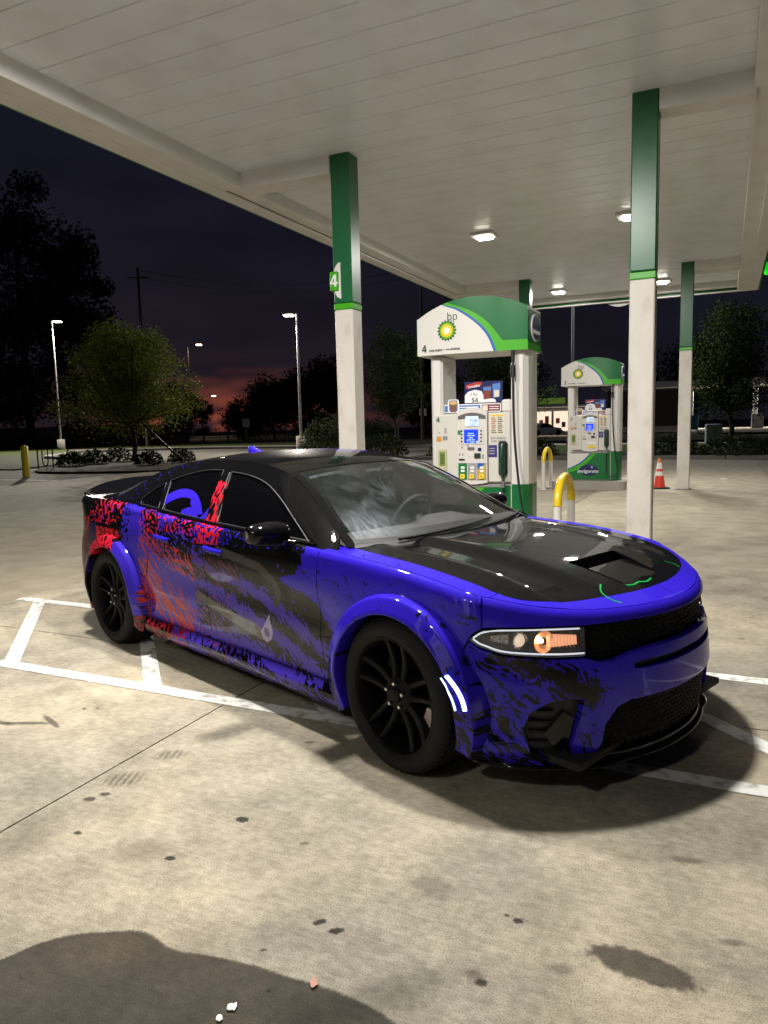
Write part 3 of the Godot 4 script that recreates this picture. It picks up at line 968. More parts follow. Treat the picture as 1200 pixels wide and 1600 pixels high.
	box(und, Vector3(-0.03, 0.862, 0.24), Vector3(0.86, 0.045, 0.08), 0.01)
	obj("under_shelf", und, grey, t)
	# display hood and screens
	var hood := PackedVector2Array()
	for i in 11:
		var x := lerpf(-0.17, 0.17, i / 10.0)
		hood.push_back(Vector2(x, 1.655 + 0.012 * (1.0 - pow(x / 0.17, 2.0))))
	for i in 11:
		var x := lerpf(0.17, -0.17, i / 10.0)
		hood.push_back(Vector2(x, 1.690 + 0.040 * (1.0 - pow(x / 0.17, 2.0))))
	var hd := MB.new()
	slab(hd, hood, Vector3(0, 0, 0.314), Vector3.RIGHT, Vector3.UP, 0.012)
	obj("display_hood", hd, mat("pump_taupe", lin(0.10, 0.09, 0.08), 0.5), midp)
	var zf := 0.307
	var plate := func(called: String, x0: float, y0: float, x1: float, y1: float, z: float, m: Material, parent: Node3D, r := 0.0, deep := 0.004) -> MeshInstance3D:
		var b := MB.new()
		slab(b, rect_poly(x0, y0, x1, y1, r), Vector3(0, 0, z), Vector3.RIGHT, Vector3.UP, deep)
		return obj(called, b, m, parent)
	var lcd: MeshInstance3D = plate.call("price_display_screen", -0.075, 1.572, 0.085, 1.690, zf + 0.010, glowing("lcd_screen", Color(0.74, 0.83, 0.93), 0.42), midp, 0.008, 0.010)
	var ink := mat("lcd_ink", lin(0.03, 0.05, 0.08), 0.6)
	letter("15.00", 0.036, Vector3(0.025, 1.637, zf + 0.0115), ink, lcd, "digits", Basis.IDENTITY, false, 0.8)
	letter("5.017", 0.028, Vector3(0.022, 1.592, zf + 0.0115), ink, lcd, "digits", Basis.IDENTITY, false, 0.8)
	plate.call("screen_frame", -0.155, 1.355, 0.155, 1.560, zf + 0.004, cream, midp, 0.01, 0.006)
	var scr: MeshInstance3D = plate.call("payment_screen", -0.095, 1.372, 0.080, 1.532, zf + 0.007, glowing("screen_blue", Color(0.02, 0.20, 0.92), 0.85), midp, 0.004, 0.004)
	var glo := glowing("screen_text", Color(0.75, 0.86, 1.0), 0.7)
	for q in [[1.49, "Remove"], [1.465, "nozzle and"], [1.44, "select"], [1.415, "grade now"], [1.39, "X    Cancel"]]:
		letter(q[1], 0.014, Vector3(-0.01, q[0] - 0.004, zf + 0.008), glo, scr, "screen_line", Basis.IDENTITY, true)
	plate.call("screen_button", 0.055, 1.378, 0.076, 1.396, zf + 0.0085, glo, scr, 0.0, 0.001)
	for s in [-1.0, 1.0]:
		for k in 4:
			var b := MB.new()
			slab(b, disc_poly(Vector2(0.12 * s - 0.005, 1.515 - 0.041 * k), 0.011, 0.011, 12), Vector3(0, 0, zf + 0.008), Vector3.RIGHT, Vector3.UP, 0.006)
			obj("soft_key", b, dark, midp)
	plate.call("green_sticker", -0.175, 1.475, -0.135, 1.525, zf + 0.006, mat("sticker_green", lin(0.01, 0.20, 0.10), 0.5), midp)
	# card reader, receipt slot and their little plates
	plate.call("receipt_slot", -0.055, 1.29, 0.03, 1.325, zf + 0.005, mat("slot_grey", lin(0.13, 0.12, 0.11), 0.5), midp, 0.004, 0.006)
	plate.call("receipt_door", -0.05, 1.215, 0.02, 1.283, zf + 0.003, white, midp, 0.004, 0.004)
	plate.call("card_reader", 0.03, 1.195, 0.105, 1.252, zf + 0.012, mat("reader_green", lin(0.02, 0.035, 0.025), 0.35), midp, 0.006, 0.014)
	plate.call("tap_logo", 0.072, 1.277, 0.115, 1.316, zf + 0.004, navy, midp, 0.004)
	plate.call("speaker_slot", -0.165, 1.168, -0.09, 1.186, zf + 0.006, dark, midp, 0.006, 0.006)
	for q in [[-0.125, 1.32], [-0.155, 1.235], [-0.115, 1.235], [0.135, 1.225], [0.135, 1.198], [-0.05, 1.345]]:
		plate.call("small_print", q[0] - 0.010, q[1] - 0.012, q[0] + 0.010, q[1] + 0.012, zf + 0.002, grey, midp, 0.004, 0.001)
	# grade buttons
	if full:
		for q in [[-0.118, mat("grade_green", lin(0.008, 0.16, 0.04), 0.4)], [0.0, mat("grade_grey", lin(0.30, 0.28, 0.28), 0.4)], [0.118, mat("grade_gold", lin(0.42, 0.30, 0.07), 0.4)]]:
			var x: float = q[0]
			var g: MeshInstance3D = plate.call("grade_plate", x - 0.054, 0.935, x + 0.054, 1.135, zf + 0.004, q[1], midp, 0.004, 0.003)
			if x > 0.05:
				var tri := MB.new()
				slab(tri, PackedVector2Array([Vector2(x - 0.054, 1.06), Vector2(x - 0.03, 1.075), Vector2(x + 0.054, 1.135), Vector2(x - 0.054, 1.135)]), Vector3(0, 0, zf + 0.0055), Vector3.RIGHT, Vector3.UP, 0.001)
				obj("grade_flash", tri, pblue, g)
			for y in [1.042, 1.082]: plate.call("price_label", x - 0.022, y - 0.013, x + 0.026, y + 0.013, zf + 0.007, pwhite, g, 0.003, 0.002)
			var bt: MeshInstance3D = plate.call("grade_button", x - 0.028, 0.950, x + 0.028, 1.005, zf + 0.020, mat("button_yellow", lin(0.80, 0.62, 0.05), 0.35), g, 0.012, 0.016)
			plate.call("button_number", x - 0.012, 0.966, x + 0.012, 0.990, zf + 0.0215, mat("button_print", lin(0.42, 0.32, 0.03), 0.5), bt, 0.003, 0.001)
	else:
		for k in 3:
			var x := -0.03 + 0.062 * k
			plate.call("price_label", x - 0.028, 1.06, x + 0.028, 1.11, zf + 0.004, pwhite, midp, 0.002, 0.003)
			plate.call("grade_button", x - 0.028, 0.97, x + 0.028, 1.03, zf + 0.012, mat("button_yellow", lin(0.80, 0.62, 0.05), 0.35), midp, 0.006, 0.01)
	# left panel: number, stickers, squeegee-green plate
	var zp := 0.281
	letter(number, 0.06, Vector3(-0.435, 1.655, zp + 0.002), pgreen, left, "numeral")
	plate.call("orange_sticker", -0.452, 1.395, -0.395, 1.455, zp + 0.003, mat("sticker_orange", lin(0.55, 0.24, 0.02), 0.5), left)
	plate.call("grey_sticker", -0.375, 1.41, -0.315, 1.46, zp + 0.003, grey, left)
	plate.call("small_print", -0.355, 1.49, -0.325, 1.56, zp + 0.002, mat("print_faint", lin(0.32, 0.31, 0.29), 0.5), left, 0.004, 0.001)
	plate.call("small_print", -0.43, 1.49, -0.41, 1.505, zp + 0.002, grey, left, 0.002, 0.001)
	var rd: MeshInstance3D = plate.call("reader_plate", -0.435, 1.045, -0.325, 1.300, zp + 0.014, mat("reader_sand", lin(0.46, 0.42, 0.27), 0.5), left, 0.012, 0.014)
	plate.call("reader_window", -0.415, 1.10, -0.345, 1.27, zp + 0.017, mat("reader_olive", lin(0.14, 0.22, 0.05), 0.4), rd, 0.004, 0.003)
	for k in 5: plate.call("reader_line", -0.405, 1.13 + 0.024 * k, -0.355, 1.139 + 0.024 * k, zp + 0.0185, mat("reader_dark", lin(0.04, 0.06, 0.02), 0.4), rd, 0.0, 0.001)
	# right panel: rules label, stickers, nozzle in its boot
	var rl: MeshInstance3D = plate.call("rules_label", 0.215, 1.455, 0.385, 1.705, zp + 0.003, mat("label_cream", lin(0.62, 0.58, 0.46), 0.5), right)
	plate.call("label_band", 0.225, 1.680, 0.375, 1.698, zp + 0.005, mat("label_yellow", lin(0.70, 0.52, 0.03), 0.5), rl, 0.0, 0.001)
	for k in 9:
		for e in 2:
			var x0 := 0.232 + 0.078 * e
			plate.call("label_line", x0, 1.657 - 0.0215 * k, x0 + 0.045 + 0.018 * ((k * 7 + e * 3) % 3) * 0.5, 1.668 - 0.0215 * k, zp + 0.005, mat("label_red", lin(0.34, 0.10, 0.08), 0.5) if e == 0 and k < 7 else mat("label_ink", lin(0.10, 0.09, 0.08), 0.5), rl, 0.0, 0.001)
	letter("MAX CHARGE IF", 0.022, Vector3(0.315, 1.425, zp + 0.002), grey, right, "lettering", Basis.IDENTITY, true, 0.8)
	letter("IS 50+ CHARGE", 0.022, Vector3(0.315, 1.39, zp + 0.002), grey, right, "lettering", Basis.IDENTITY, true, 0.8)
	var vi: MeshInstance3D = plate.call("violet_sticker", 0.198, 1.205, 0.298, 1.345, zp + 0.004, mat("sticker_violet", lin(0.03, 0.02, 0.17), 0.5), right)
	for k in 3: plate.call("label_line", 0.208, 1.30 - 0.03 * k, 0.275, 1.311 - 0.03 * k, zp + 0.006, mats["print_faint"], vi, 0.0, 0.001)
	# nozzle
	var nz := MB.new()
	box(nz, Vector3(0.375, 1.19, 0.30), Vector3(0.105, 0.40, 0.06), 0.02)
	var boot := obj("nozzle_boot", nz, dark, t)
	var nm := MB.new()
	tube(nm, [Vector3(0.375, 1.36, 0.33), Vector3(0.378, 1.28, 0.36), Vector3(0.38, 1.16, 0.365), Vector3(0.382, 1.04, 0.35), Vector3(0.385, 0.955, 0.335)], [0.022, 0.034, 0.036, 0.028, 0.020], 10)
	tube(nm, [Vector3(0.38, 1.24, 0.39), Vector3(0.384, 1.14, 0.425), Vector3(0.388, 1.0, 0.395), Vector3(0.386, 0.955, 0.345)], 0.008, 6)
	obj("nozzle", nm, mat("nozzle_green", lin(0.010, 0.05, 0.03), 0.3), boot)
	box(MB.new(), Vector3.ZERO, Vector3.ONE)
	# hoses: one hangs from the head down in front of the right upright, loops and comes up to the nozzle
	var lo: float = 0.30
	var hp := smooth([Vector3(0.505, HEAD_Y - 0.10, 0.33), Vector3(0.507, 2.05, 0.335), Vector3(0.515, 1.6, 0.335), Vector3(0.54, 1.2, 0.335), Vector3(0.585, 0.8, 0.345), Vector3(0.635, 0.50, 0.36), Vector3(0.62, 0.36, 0.38), Vector3(0.54, lo, 0.40), Vector3(0.45, lo + 0.02, 0.39), Vector3(0.39, 0.42, 0.36), Vector3(0.378, 0.65, 0.34), Vector3(0.384, 0.86, 0.335), Vector3(0.385, 0.945, 0.335)], 6)
	var hs := obj("hose", tube(MB.new(), hp, 0.0135, 10), mat("hose_rubber", lin(0.012, 0.012, 0.012), 0.5), t)
	var br := MB.new()
	tube(br, [Vector3(0.505, HEAD_Y, 0.33), Vector3(0.505, HEAD_Y - 0.14, 0.33)], 0.020, 10)
	tube(br, [Vector3(0.505, HEAD_Y - 0.17, 0.33), Vector3(0.506, HEAD_Y - 0.30, 0.334)], [0.030, 0.026], 10)
	obj("hose_breakaway", br, dark, hs)
	obj("hose_joint", tube(MB.new(), [Vector3(0.385, 0.93, 0.335), Vector3(0.384, 0.85, 0.335)], 0.022, 8), mat("galvanised", lin(0.3, 0.3, 0.3), 0.4, 0.8), hs)
	# ---- advertising on top of the face
	var bn: MeshInstance3D = plate.call("banner_board", -0.385, 1.735, 0.325, 1.835, 0.20, pwhite, t, 0.004, 0.012)
	plate.call("banner_print", -0.372, 1.745, 0.075, 1.822, 0.2015, mat("banner_blue", lin(0.05, 0.15, 0.42), 0.5), bn, 0.0, 0.001)
	plate.call("banner_print", 0.09, 1.745, 0.315, 1.822, 0.2015, mat("banner_maroon", lin(0.16, 0.01, 0.02), 0.5), bn, 0.0, 0.001)
	for k in 2: plate.call("banner_line", -0.19, 1.765 + 0.026 * k, 0.05, 1.777 + 0.026 * k, 0.203, pwhite, bn, 0.0, 0.001)
	plate.call("banner_line", 0.10, 1.752, 0.165, 1.812, 0.203, mats["label_cream"], bn, 0.0, 0.001)
	for k in 2: plate.call("banner_line", 0.185, 1.765 + 0.026 * k, 0.30, 1.775 + 0.026 * k, 0.203, pwhite, bn, 0.0, 0.001)
	var cup: MeshInstance3D = plate.call("cup_cutout", -0.33, 1.735, -0.19, 1.895, 0.212, pwhite, bn, 0.03, 0.006)
	plate.call("cup_print", -0.315, 1.75, -0.205, 1.885, 0.2135, mats["banner_blue"], cup, 0.02, 0.001)
	var cp := MB.new()
	slab(cp, PackedVector2Array([Vector2(-0.292, 1.742), Vector2(-0.228, 1.742), Vector2(-0.215, 1.845), Vector2(-0.305, 1.845)]), Vector3(0, 0, 0.2150), Vector3.RIGHT, Vector3.UP, 0.001)
	obj("cup_print", cp, mat("cup_brown", lin(0.17, 0.07, 0.025), 0.5), cup)
	var cr := MB.new()
	slab(cr, disc_poly(Vector2(-0.26, 1.855), 0.05, 0.024, 16), Vector3(0, 0, 0.2165), Vector3.RIGHT, Vector3.UP, 0.001)
	obj("cup_print", cr, mat("cup_cream", lin(0.55, 0.36, 0.12), 0.5), cup)
	var adb := Basis(Vector3.UP, 0.0)
	var ad: MeshInstance3D = plate.call("offer_board", -0.155, 1.845, 0.315, 2.10, 0.10, navy, t, 0.0, 0.012)
	var wf := PackedVector2Array([Vector2(-0.15, 1.85), Vector2(0.24, 1.85), Vector2(0.225, 1.885), Vector2(0.09, 1.92), Vector2(0.06, 1.985), Vector2(-0.02, 2.005), Vector2(-0.105, 1.985), Vector2(-0.15, 1.94)])
	var wm := MB.new()
	slab(wm, wf, Vector3(0, 0, 0.1015), Vector3.RIGHT, Vector3.UP, 0.001)
	obj("offer_print", wm, pwhite, ad)
	var red := mat("offer_red", lin(0.42, 0.02, 0.012), 0.5)
	var rm := MB.new()
	slab(rm, PackedVector2Array([Vector2(-0.13, 2.015), Vector2(0.055, 2.055), Vector2(0.065, 2.09), Vector2(0.0, 2.095), Vector2(-0.135, 2.065)]), Vector3(0, 0, 0.1030), Vector3.RIGHT, Vector3.UP, 0.001)
	obj("offer_print", rm, red, ad)
	letter("Tornados", 0.030, Vector3(-0.035, 2.045, 0.1042), pwhite, ad, "lettering", Basis(Vector3.BACK, 0.12), true, 0.85)
	letter("2 for", 0.034, Vector3(-0.035, 1.950, 0.1030), mats["label_ink"], ad, "lettering", Basis.IDENTITY, false)
	letter("$4", 0.056, Vector3(-0.025, 1.880, 0.1030), mats["label_ink"], ad, "lettering")
	for q in [[0.085, 1.885, 0.175, 2.045, mat("bag_brown", lin(0.18, 0.03, 0.018), 0.5)], [0.20, 1.90, 0.285, 2.075, mat("bag_blue", lin(0.07, 0.18, 0.46), 0.5)]]:
		var bg := MB.new()
		slab(bg, PackedVector2Array([Vector2(q[0], q[1]), Vector2(q[2], q[1] + 0.01), Vector2(q[2] + 0.008, q[3]), Vector2(q[0] - 0.005, q[3] - 0.01)]), Vector3(0, 0, 0.1045), Vector3.RIGHT, Vector3.UP, 0.001)
		obj("offer_print", bg, q[4], ad)
		var tp := MB.new()
		if q[0] < 0.1:
			slab(tp, rect_poly(q[0] - 0.002, q[3] - 0.055, q[2] + 0.004, q[3] - 0.015), Vector3(0, 0, 0.106), Vector3.RIGHT, Vector3.UP, 0.001)
			obj("offer_print", tp, mats["bag_blue"], ad)
		else:
			slab(tp, rect_poly(q[0] + 0.015, q[1] + 0.01, q[2] - 0.01, q[1] + 0.09), Vector3(0, 0, 0.106), Vector3.RIGHT, Vector3.UP, 0.001)
			obj("offer_print", tp, mats["label_cream"], ad)
	var sq := MB.new()
	box(sq, Vector3(0.385, 1.80, 0.12), Vector3(0.12, 0.15, 0.14), 0.02)
	obj("vapour_cover", sq, white, t)

func u_bar(label: String, u: float, w: float) -> void:
	var t := thing("guard_hoop", label, "bollard", uw(u, w), GRID_TURN, "yellow and white guard hoops at the island ends")
	var wh := mat("hoop_white", lin(0.64, 0.62, 0.58), 0.4)
	var ye := mat("hoop_yellow", lin(0.66, 0.47, 0.010), 0.32)
	var r := 0.40
	var yw := 0.65
	for s in [-1.0, 1.0]:
		obj("leg", tube(MB.new(), [Vector3(0, 0, s * r), Vector3(0, yw, s * r)], 0.047, 16), wh, t)
		var fm := MB.new()
		lathe(fm, [Vector2(0.09, 0.0), Vector2(0.09, 0.012), Vector2(0.05, 0.016)], Vector3(0, 0, s * r), Vector3.UP, 18)
		obj("foot_plate", fm, wh, t)
	var p := [Vector3(0, yw, r)]
	for i in range(1, 16):
		var a := PI * i / 16.0
		p.push_back(Vector3(0, yw + 0.31 * sin(a), r * cos(a)))
	p.push_back(Vector3(0, yw, -r))
	obj("arch", tube(MB.new(), p, 0.0485, 16), ye, t)

func build_pumps() -> void:
	build_pump("4", "nearer fuel pump, number 4, with white and green arched head", 1.76, 0.0, true)
	build_pump("2", "farther fuel pump, number 2, on its own concrete island", 1.60, 9.3, false)
	build_pump("6", "fuel pump out of frame to the left of the viewer", 1.76, -9.3, true)
	var isl := mat("island_concrete", lin(0.30, 0.285, 0.25), 0.85)
	for q in [[1.76, 0.0, "concrete island under the nearer pump, hidden behind the car"], [1.60, 9.3, "low concrete island with rounded ends under the farther pump"], [1.76, -9.3, "concrete island under the pump left of the viewer"]]:
		var m := MB.new()
		slab(m, rect_poly(-0.86, -0.60, 0.86, 0.60, 0.18, 5), Vector3(0, 0.20, 0), Vector3.RIGHT, Vector3(0, 0, -1), 0.20)
		var o := obj("pump_island", m, isl)
		tag(o, q[2], "pump island", "concrete islands under the pumps")
		o.position = uw(q[0], q[1])
		o.rotation.y = GRID_TURN
	u_bar("yellow topped guard hoop in front of the nearer pump, rising over the bonnet", 2.79, 0.0)
	u_bar("yellow topped guard hoop left of the farther pump", 0.60, 8.98)
	# traffic cone
	var c := thing("traffic_cone", "orange traffic cone with reflective white collars beside the far right column", "traffic cone", Vector3(6.40, 0, -16.85))
	var bm := MB.new()
	slab(bm, rect_poly(-0.19, -0.19, 0.19, 0.19, 0.05), Vector3(0, 0.035, 0), Vector3.RIGHT, Vector3(0, 0, -1), 0.035)
	obj("base", bm, mat("cone_base", lin(0.015, 0.015, 0.015), 0.7), c)
	var co := mat("cone_orange", lin(0.62, 0.045, 0.02), 0.45)
	var cw := mat("cone_white", lin(0.68, 0.66, 0.62), 0.35)
	for q in [[0.035, 0.30, co, "cone_body"], [0.30, 0.40, cw, "reflective_collar"], [0.40, 0.455, co, "cone_body"], [0.455, 0.60, cw, "reflective_collar"], [0.60, 0.70, mat("cone_top", lin(0.60, 0.16, 0.03), 0.45), "cone_tip"]]:
		var r0 := lerpf(0.135, 0.028, (q[0] - 0.035) / 0.67)
		var r1 := lerpf(0.135, 0.028, (q[1] - 0.035) / 0.67)
		obj(q[3], lathe(MB.new(), [Vector2(r0, q[0]), Vector2(r1, q[1]), Vector2(0.001, q[1])], Vector3.ZERO, Vector3.UP, 22, 0.9), q[2], c)
	# litter
	var lit := [["paper_scrap", "larger torn white paper scrap on the dark patch at the bottom", uw(3.285, -7.125), mat("paper_white", lin(0.72, 0.71, 0.68), 0.8), 0.017], ["paper_scrap", "smaller torn white paper scrap just below the larger white one", uw(3.277, -7.17), mat("paper_white", lin(0.72, 0.71, 0.68), 0.8), 0.013], ["paper_scrap", "small pink paper scrap on the concrete at the dark patch's edge", uw(3.447, -6.956), mat("paper_pink", lin(0.40, 0.20, 0.16), 0.8), 0.017], ["flattened_cup", "pale flattened litter on the concrete right of the far column", Vector3(8.9, 0, -19.0), mat("paper_white", Color.WHITE), 0.10]]
	for q in lit:
		var m := MB.new()
		var poly := PackedVector2Array()
		for i in 9:
			var a := TAU * i / 9.0
			poly.push_back(Vector2(cos(a) * q[4] * rng.randf_range(0.45, 1.0), sin(a) * q[4] * rng.randf_range(0.6, 1.5)))
		slab(m, poly, Vector3(0, 0.007, 0), Vector3.RIGHT, Vector3(0, 0, -1), 0.004)
		var o := obj(q[0], m, q[3])
		o.position = q[2]
		tag(o, q[1], "litter")

# ------------------------------------------------------------------ the car: its skin is a set of smooth maps, cut into panels
# car axes: x forward from the middle of the wheelbase, y up, z to the car's right
const AXLE := 1.526
var plan_s := PackedFloat32Array()       # arc length from the front middle round the right side to the rear middle
var plan_x := PackedFloat32Array()
var plan_z := PackedFloat32Array()
var plan_nx := PackedFloat32Array()
var plan_nz := PackedFloat32Array()
var S_END := 0.0
var t_side: Array
var t_front: Array
var t_rear: Array
var t_shoulder: Array
var t_hood: Array
var sh_x := PackedFloat32Array()         # shoulder curve, keyed on -x
var sh_y := PackedFloat32Array()
var sh_z := PackedFloat32Array()
const FIL := 0.055
const FIL_A := 1.15

func car_tables() -> void:
	var ps := [Vector2(2.485, 0), Vector2(2.468, 0.2), Vector2(2.408, 0.4), Vector2(2.318, 0.58), Vector2(2.215, 0.71), Vector2(2.105, 0.80), Vector2(2.005, 0.856), Vector2(1.9, 0.897), Vector2(1.55, 0.91), Vector2(1.1, 0.91), Vector2(0.6, 0.908), Vector2(0, 0.908), Vector2(-0.6, 0.91), Vector2(-1.1, 0.913), Vector2(-1.5, 0.915), Vector2(-1.85, 0.905), Vector2(-2.15, 0.875), Vector2(-2.35, 0.81), Vector2(-2.46, 0.70), Vector2(-2.525, 0.5), Vector2(-2.55, 0.25), Vector2(-2.555, 0)]
	var d := smooth([Vector2(2.468, -0.2)] + ps + [Vector2(-2.55, -0.25)], 16)
	d = d.slice(16, d.size() - 16)
	var s := 0.0
	for i in d.size():
		if i > 0: s += (d[i] as Vector2).distance_to(d[i - 1])
		var t: Vector2 = (d[mini(i + 1, d.size() - 1)] - d[maxi(i - 1, 0)]).normalized()
		if i == 0 or i == d.size() - 1: t = Vector2(0, 1 if i == 0 else -1)
		plan_s.push_back(s); plan_x.push_back(d[i].x); plan_z.push_back(d[i].y)
		plan_nx.push_back(t.y); plan_nz.push_back(-t.x)
	S_END = s
	t_side = tab([[0.16, -0.04], [0.2, -0.012], [0.245, -0.008], [0.3, -0.03], [0.37, -0.036], [0.45, -0.026], [0.54, -0.010], [0.62, -0.003], [0.72, 0.0], [0.82, -0.002], [0.90, -0.008], [0.97, -0.022], [1.05, -0.045], [1.15, -0.08]])
	t_front = tab([[0.13, -0.05], [0.2, -0.012], [0.3, 0.002], [0.42, 0.008], [0.52, 0.002], [0.6, -0.008], [0.64, -0.014], [0.70, -0.024], [0.76, -0.030], [0.80, -0.038], [0.86, -0.06]])
	t_rear = tab([[0.16, -0.09], [0.25, -0.03], [0.4, 0.0], [0.6, 0.004], [0.7, -0.004], [0.8, -0.024], [0.95, -0.03], [1.05, -0.024], [1.1, -0.02]])
	t_shoulder = tab([[-2.56, 1.075], [-2.3, 1.085], [-1.8, 1.085], [-1.4, 1.073], [-1.0, 1.055], [-0.5, 1.028], [0.0, 1.008], [0.5, 0.992], [0.95, 0.978], [1.2, 0.968], [1.526, 0.948], [1.8, 0.914], [2.0, 0.876], [2.2, 0.836], [2.35, 0.815], [2.49, 0.806]])
	t_hood = tab([[0.8, 1.015], [1.0, 1.005], [1.2, 0.992], [1.6, 0.970], [2.0, 0.917], [2.2, 0.874], [2.3, 0.845], [2.36, 0.826], [2.40, 0.814], [2.42, 0.806], [2.5, 0.80]])
	var pts := []
	for i in 260:
		var ss := S_END * i / 259.0
		var p := skin(ss, v_top(ss))
		pts.push_back(p)
	for i in pts.size():
		var p: Vector3 = pts[i]
		if i > 0 and -p.x <= sh_x[sh_x.size() - 1] + 1e-5: continue
		sh_x.push_back(-p.x); sh_y.push_back(p.y); sh_z.push_back(maxf(p.z, 0.0))

func lerp_at(s: float, arr: PackedFloat32Array) -> float:
	var i := clampi(plan_s.bsearch(s, false) - 1, 0, plan_s.size() - 2)
	return lerpf(arr[i], arr[i + 1], clampf((s - plan_s[i]) / (plan_s[i + 1] - plan_s[i]), 0, 1))

func s_of_x(x: float) -> float:          # along the side
	var lo := 0.0
	var hi := S_END
	for k in 26:
		var m := (lo + hi) / 2
		if lerp_at(m, plan_x) > x: lo = m
		else: hi = m
	return lo

func s_of_z(given: float) -> float:          # round the front
	var z := given * 0.925
	var lo := 0.0
	var hi := 1.1
	for k in 24:
		var m := (lo + hi) / 2
		if lerp_at(m, plan_z) < z: lo = m
		else: hi = m
	return lo

func v_fil(s: float) -> float:
	return T(t_shoulder, lerp_at(s, plan_x)) - FIL * sin(FIL_A)

func v_top(s: float) -> float:
	return v_fil(s) + FIL * FIL_A

func sstep(a: float, b: float, x: float) -> float:
	var t := clampf((x - a) / (b - a), 0, 1)
	return t * t * (3 - 2 * t)

func skin(s: float, v: float, extra := 0.0) -> Vector3:
	var x := lerp_at(s, plan_x)
	var nx := lerp_at(s, plan_nx)
	var nz := lerp_at(s, plan_nz)
	var yf := T(t_shoulder, x) - FIL * sin(FIL_A)
	var y := v
	var off := extra
	if v > yf:
		var a := (v - yf) / FIL
		y = yf + FIL * sin(minf(a, 1.4))
		off -= FIL * (1.0 - cos(minf(a, 1.4)))
	var wf := sstep(1.85, 2.3, x)
	var wr := sstep(-1.95, -2.35, x)
	var yy := minf(y, yf)
	off += wf * T(t_front, yy) + wr * T(t_rear, yy) + (1.0 - wf - wr) * T(t_side, yy)
	if x > -1.05 and x < 1.2:
		# the long scallop in the doors, deepest at the front
		var mid := 0.60 + 0.05 * sin((x + 0.8) * 1.2)
		var q := (y - mid) / 0.15
		if absf(q) < 1.0:
			var e := 1.0 - q * q
			off -= 0.020 * e * e * sstep(-1.0, -0.4, x) * sstep(1.2, 0.95, x)
	return Vector3(lerp_at(s, plan_x) + nx * off, y, lerp_at(s, plan_z) + nz * off)

func shoulder_at(x: float) -> Vector2:   # (half width, height) of the shoulder there
	var i := clampi(sh_x.bsearch(-x, false) - 1, 0, sh_x.size() - 2)
	var t := clampf((-x - sh_x[i]) / (sh_x[i + 1] - sh_x[i]), 0, 1)
	return Vector2(lerpf(sh_z[i], sh_z[i + 1], t), lerpf(sh_y[i], sh_y[i + 1], t))

func bonnet(x: float, z: float, extra := 0.0) -> Vector3:
	var s := shoulder_at(x)
	var w := clampf(absf(z) / maxf(s.x, 1e-3), 0, 1)
	var yc := maxf(T(t_hood, x), s.y)
	var y := s.y + (yc - s.y) * (1.0 - pow(w, 2.4))
	# power bulge, and the soft valley beside it
	var f := sstep(2.34, 1.9, x)
	y += 0.020 * f * (sstep(0.47, 0.33, absf(z))) - 0.006 * f * sstep(0.30, 0.5, absf(z)) * sstep(0.72, 0.55, absf(z))
	y += 0.010 * f * sstep(0.585, 0.60, absf(z)) * sstep(0.72, 0.6, absf(z))
	return Vector3(x, y + extra, z)

func decklid(x: float, z: float, extra := 0.0) -> Vector3:
	var s := shoulder_at(x)
	var w := clampf(absf(z) / maxf(s.x, 1e-3), 0, 1)
	var yc := 1.125 - 0.03 * sstep(-2.42, -2.55, x)
	return Vector3(x, s.y + (maxf(yc, s.y) - s.y) * (1.0 - pow(w, 2.6)) + extra, z)

# ---- greenhouse
var rail_pts: Array
var roof_pts: Array
var rail: Array
var roofc: Array
func cabin_tables() -> void:
	# where side glass and roof skin meet (right side), rear to front, and the middle line above it
	rail_pts = [Vector3(-2.02, 1.085, 0.78), Vector3(-1.72, 1.135, 0.715), Vector3(-1.42, 1.245, 0.645), Vector3(-1.1, 1.335, 0.60), Vector3(-0.75, 1.385, 0.582), Vector3(-0.35, 1.402, 0.578), Vector3(0.0, 1.388, 0.584), Vector3(0.32, 1.338, 0.60), Vector3(0.58, 1.235, 0.645), Vector3(0.82, 1.105, 0.715), Vector3(1.06, 0.985, 0.785)]
	roof_pts = [Vector3(-2.10, 1.118, 0), Vector3(-1.78, 1.175, 0), Vector3(-1.46, 1.29, 0), Vector3(-1.12, 1.378, 0), Vector3(-0.75, 1.43, 0), Vector3(-0.3, 1.452, 0), Vector3(0.1, 1.44, 0), Vector3(0.42, 1.395, 0), Vector3(0.70, 1.285, 0), Vector3(0.96, 1.145, 0), Vector3(1.24, 0.995, 0)]
	rail = smooth(rail_pts, 12)
	roofc = smooth(roof_pts, 12)

func on_path(path: Array, t: float) -> Vector3:      # t counts the given points
	var f := clampf(t * 12.0, 0, path.size() - 1.001)
	var i := int(f)
	return (path[i] as Vector3).lerp(path[i + 1], f - i)

func top_skin(t: float, w: float, extra := 0.0) -> Vector3:
	var r := on_path(rail, t)
	var c := on_path(roofc, t)
	var k := pow(absf(w), 2.3)
	var p := Vector3(lerpf(c.x, r.x, k), lerpf(c.y, r.y, k), r.z * w)
	if extra != 0.0:
		p += Vector3(0.35, 0.9, 0).normalized() * extra if t > 7.0 else Vector3(-0.3, 0.95, 0).normalized() * extra if t < 3.0 else Vector3(0, extra, 0)
	return p

func rail_at(x: float) -> Vector2:       # (height, half width)
	for i in rail.size() - 1:
		var a: Vector3 = rail[i]
		var b: Vector3 = rail[i + 1]
		if x <= b.x or i == rail.size() - 2:
			var t := clampf((x - a.x) / (b.x - a.x), 0, 1)
			return Vector2(lerpf(a.y, b.y, t), lerpf(a.z, b.z, t))
	return Vector2(1, 0.8)

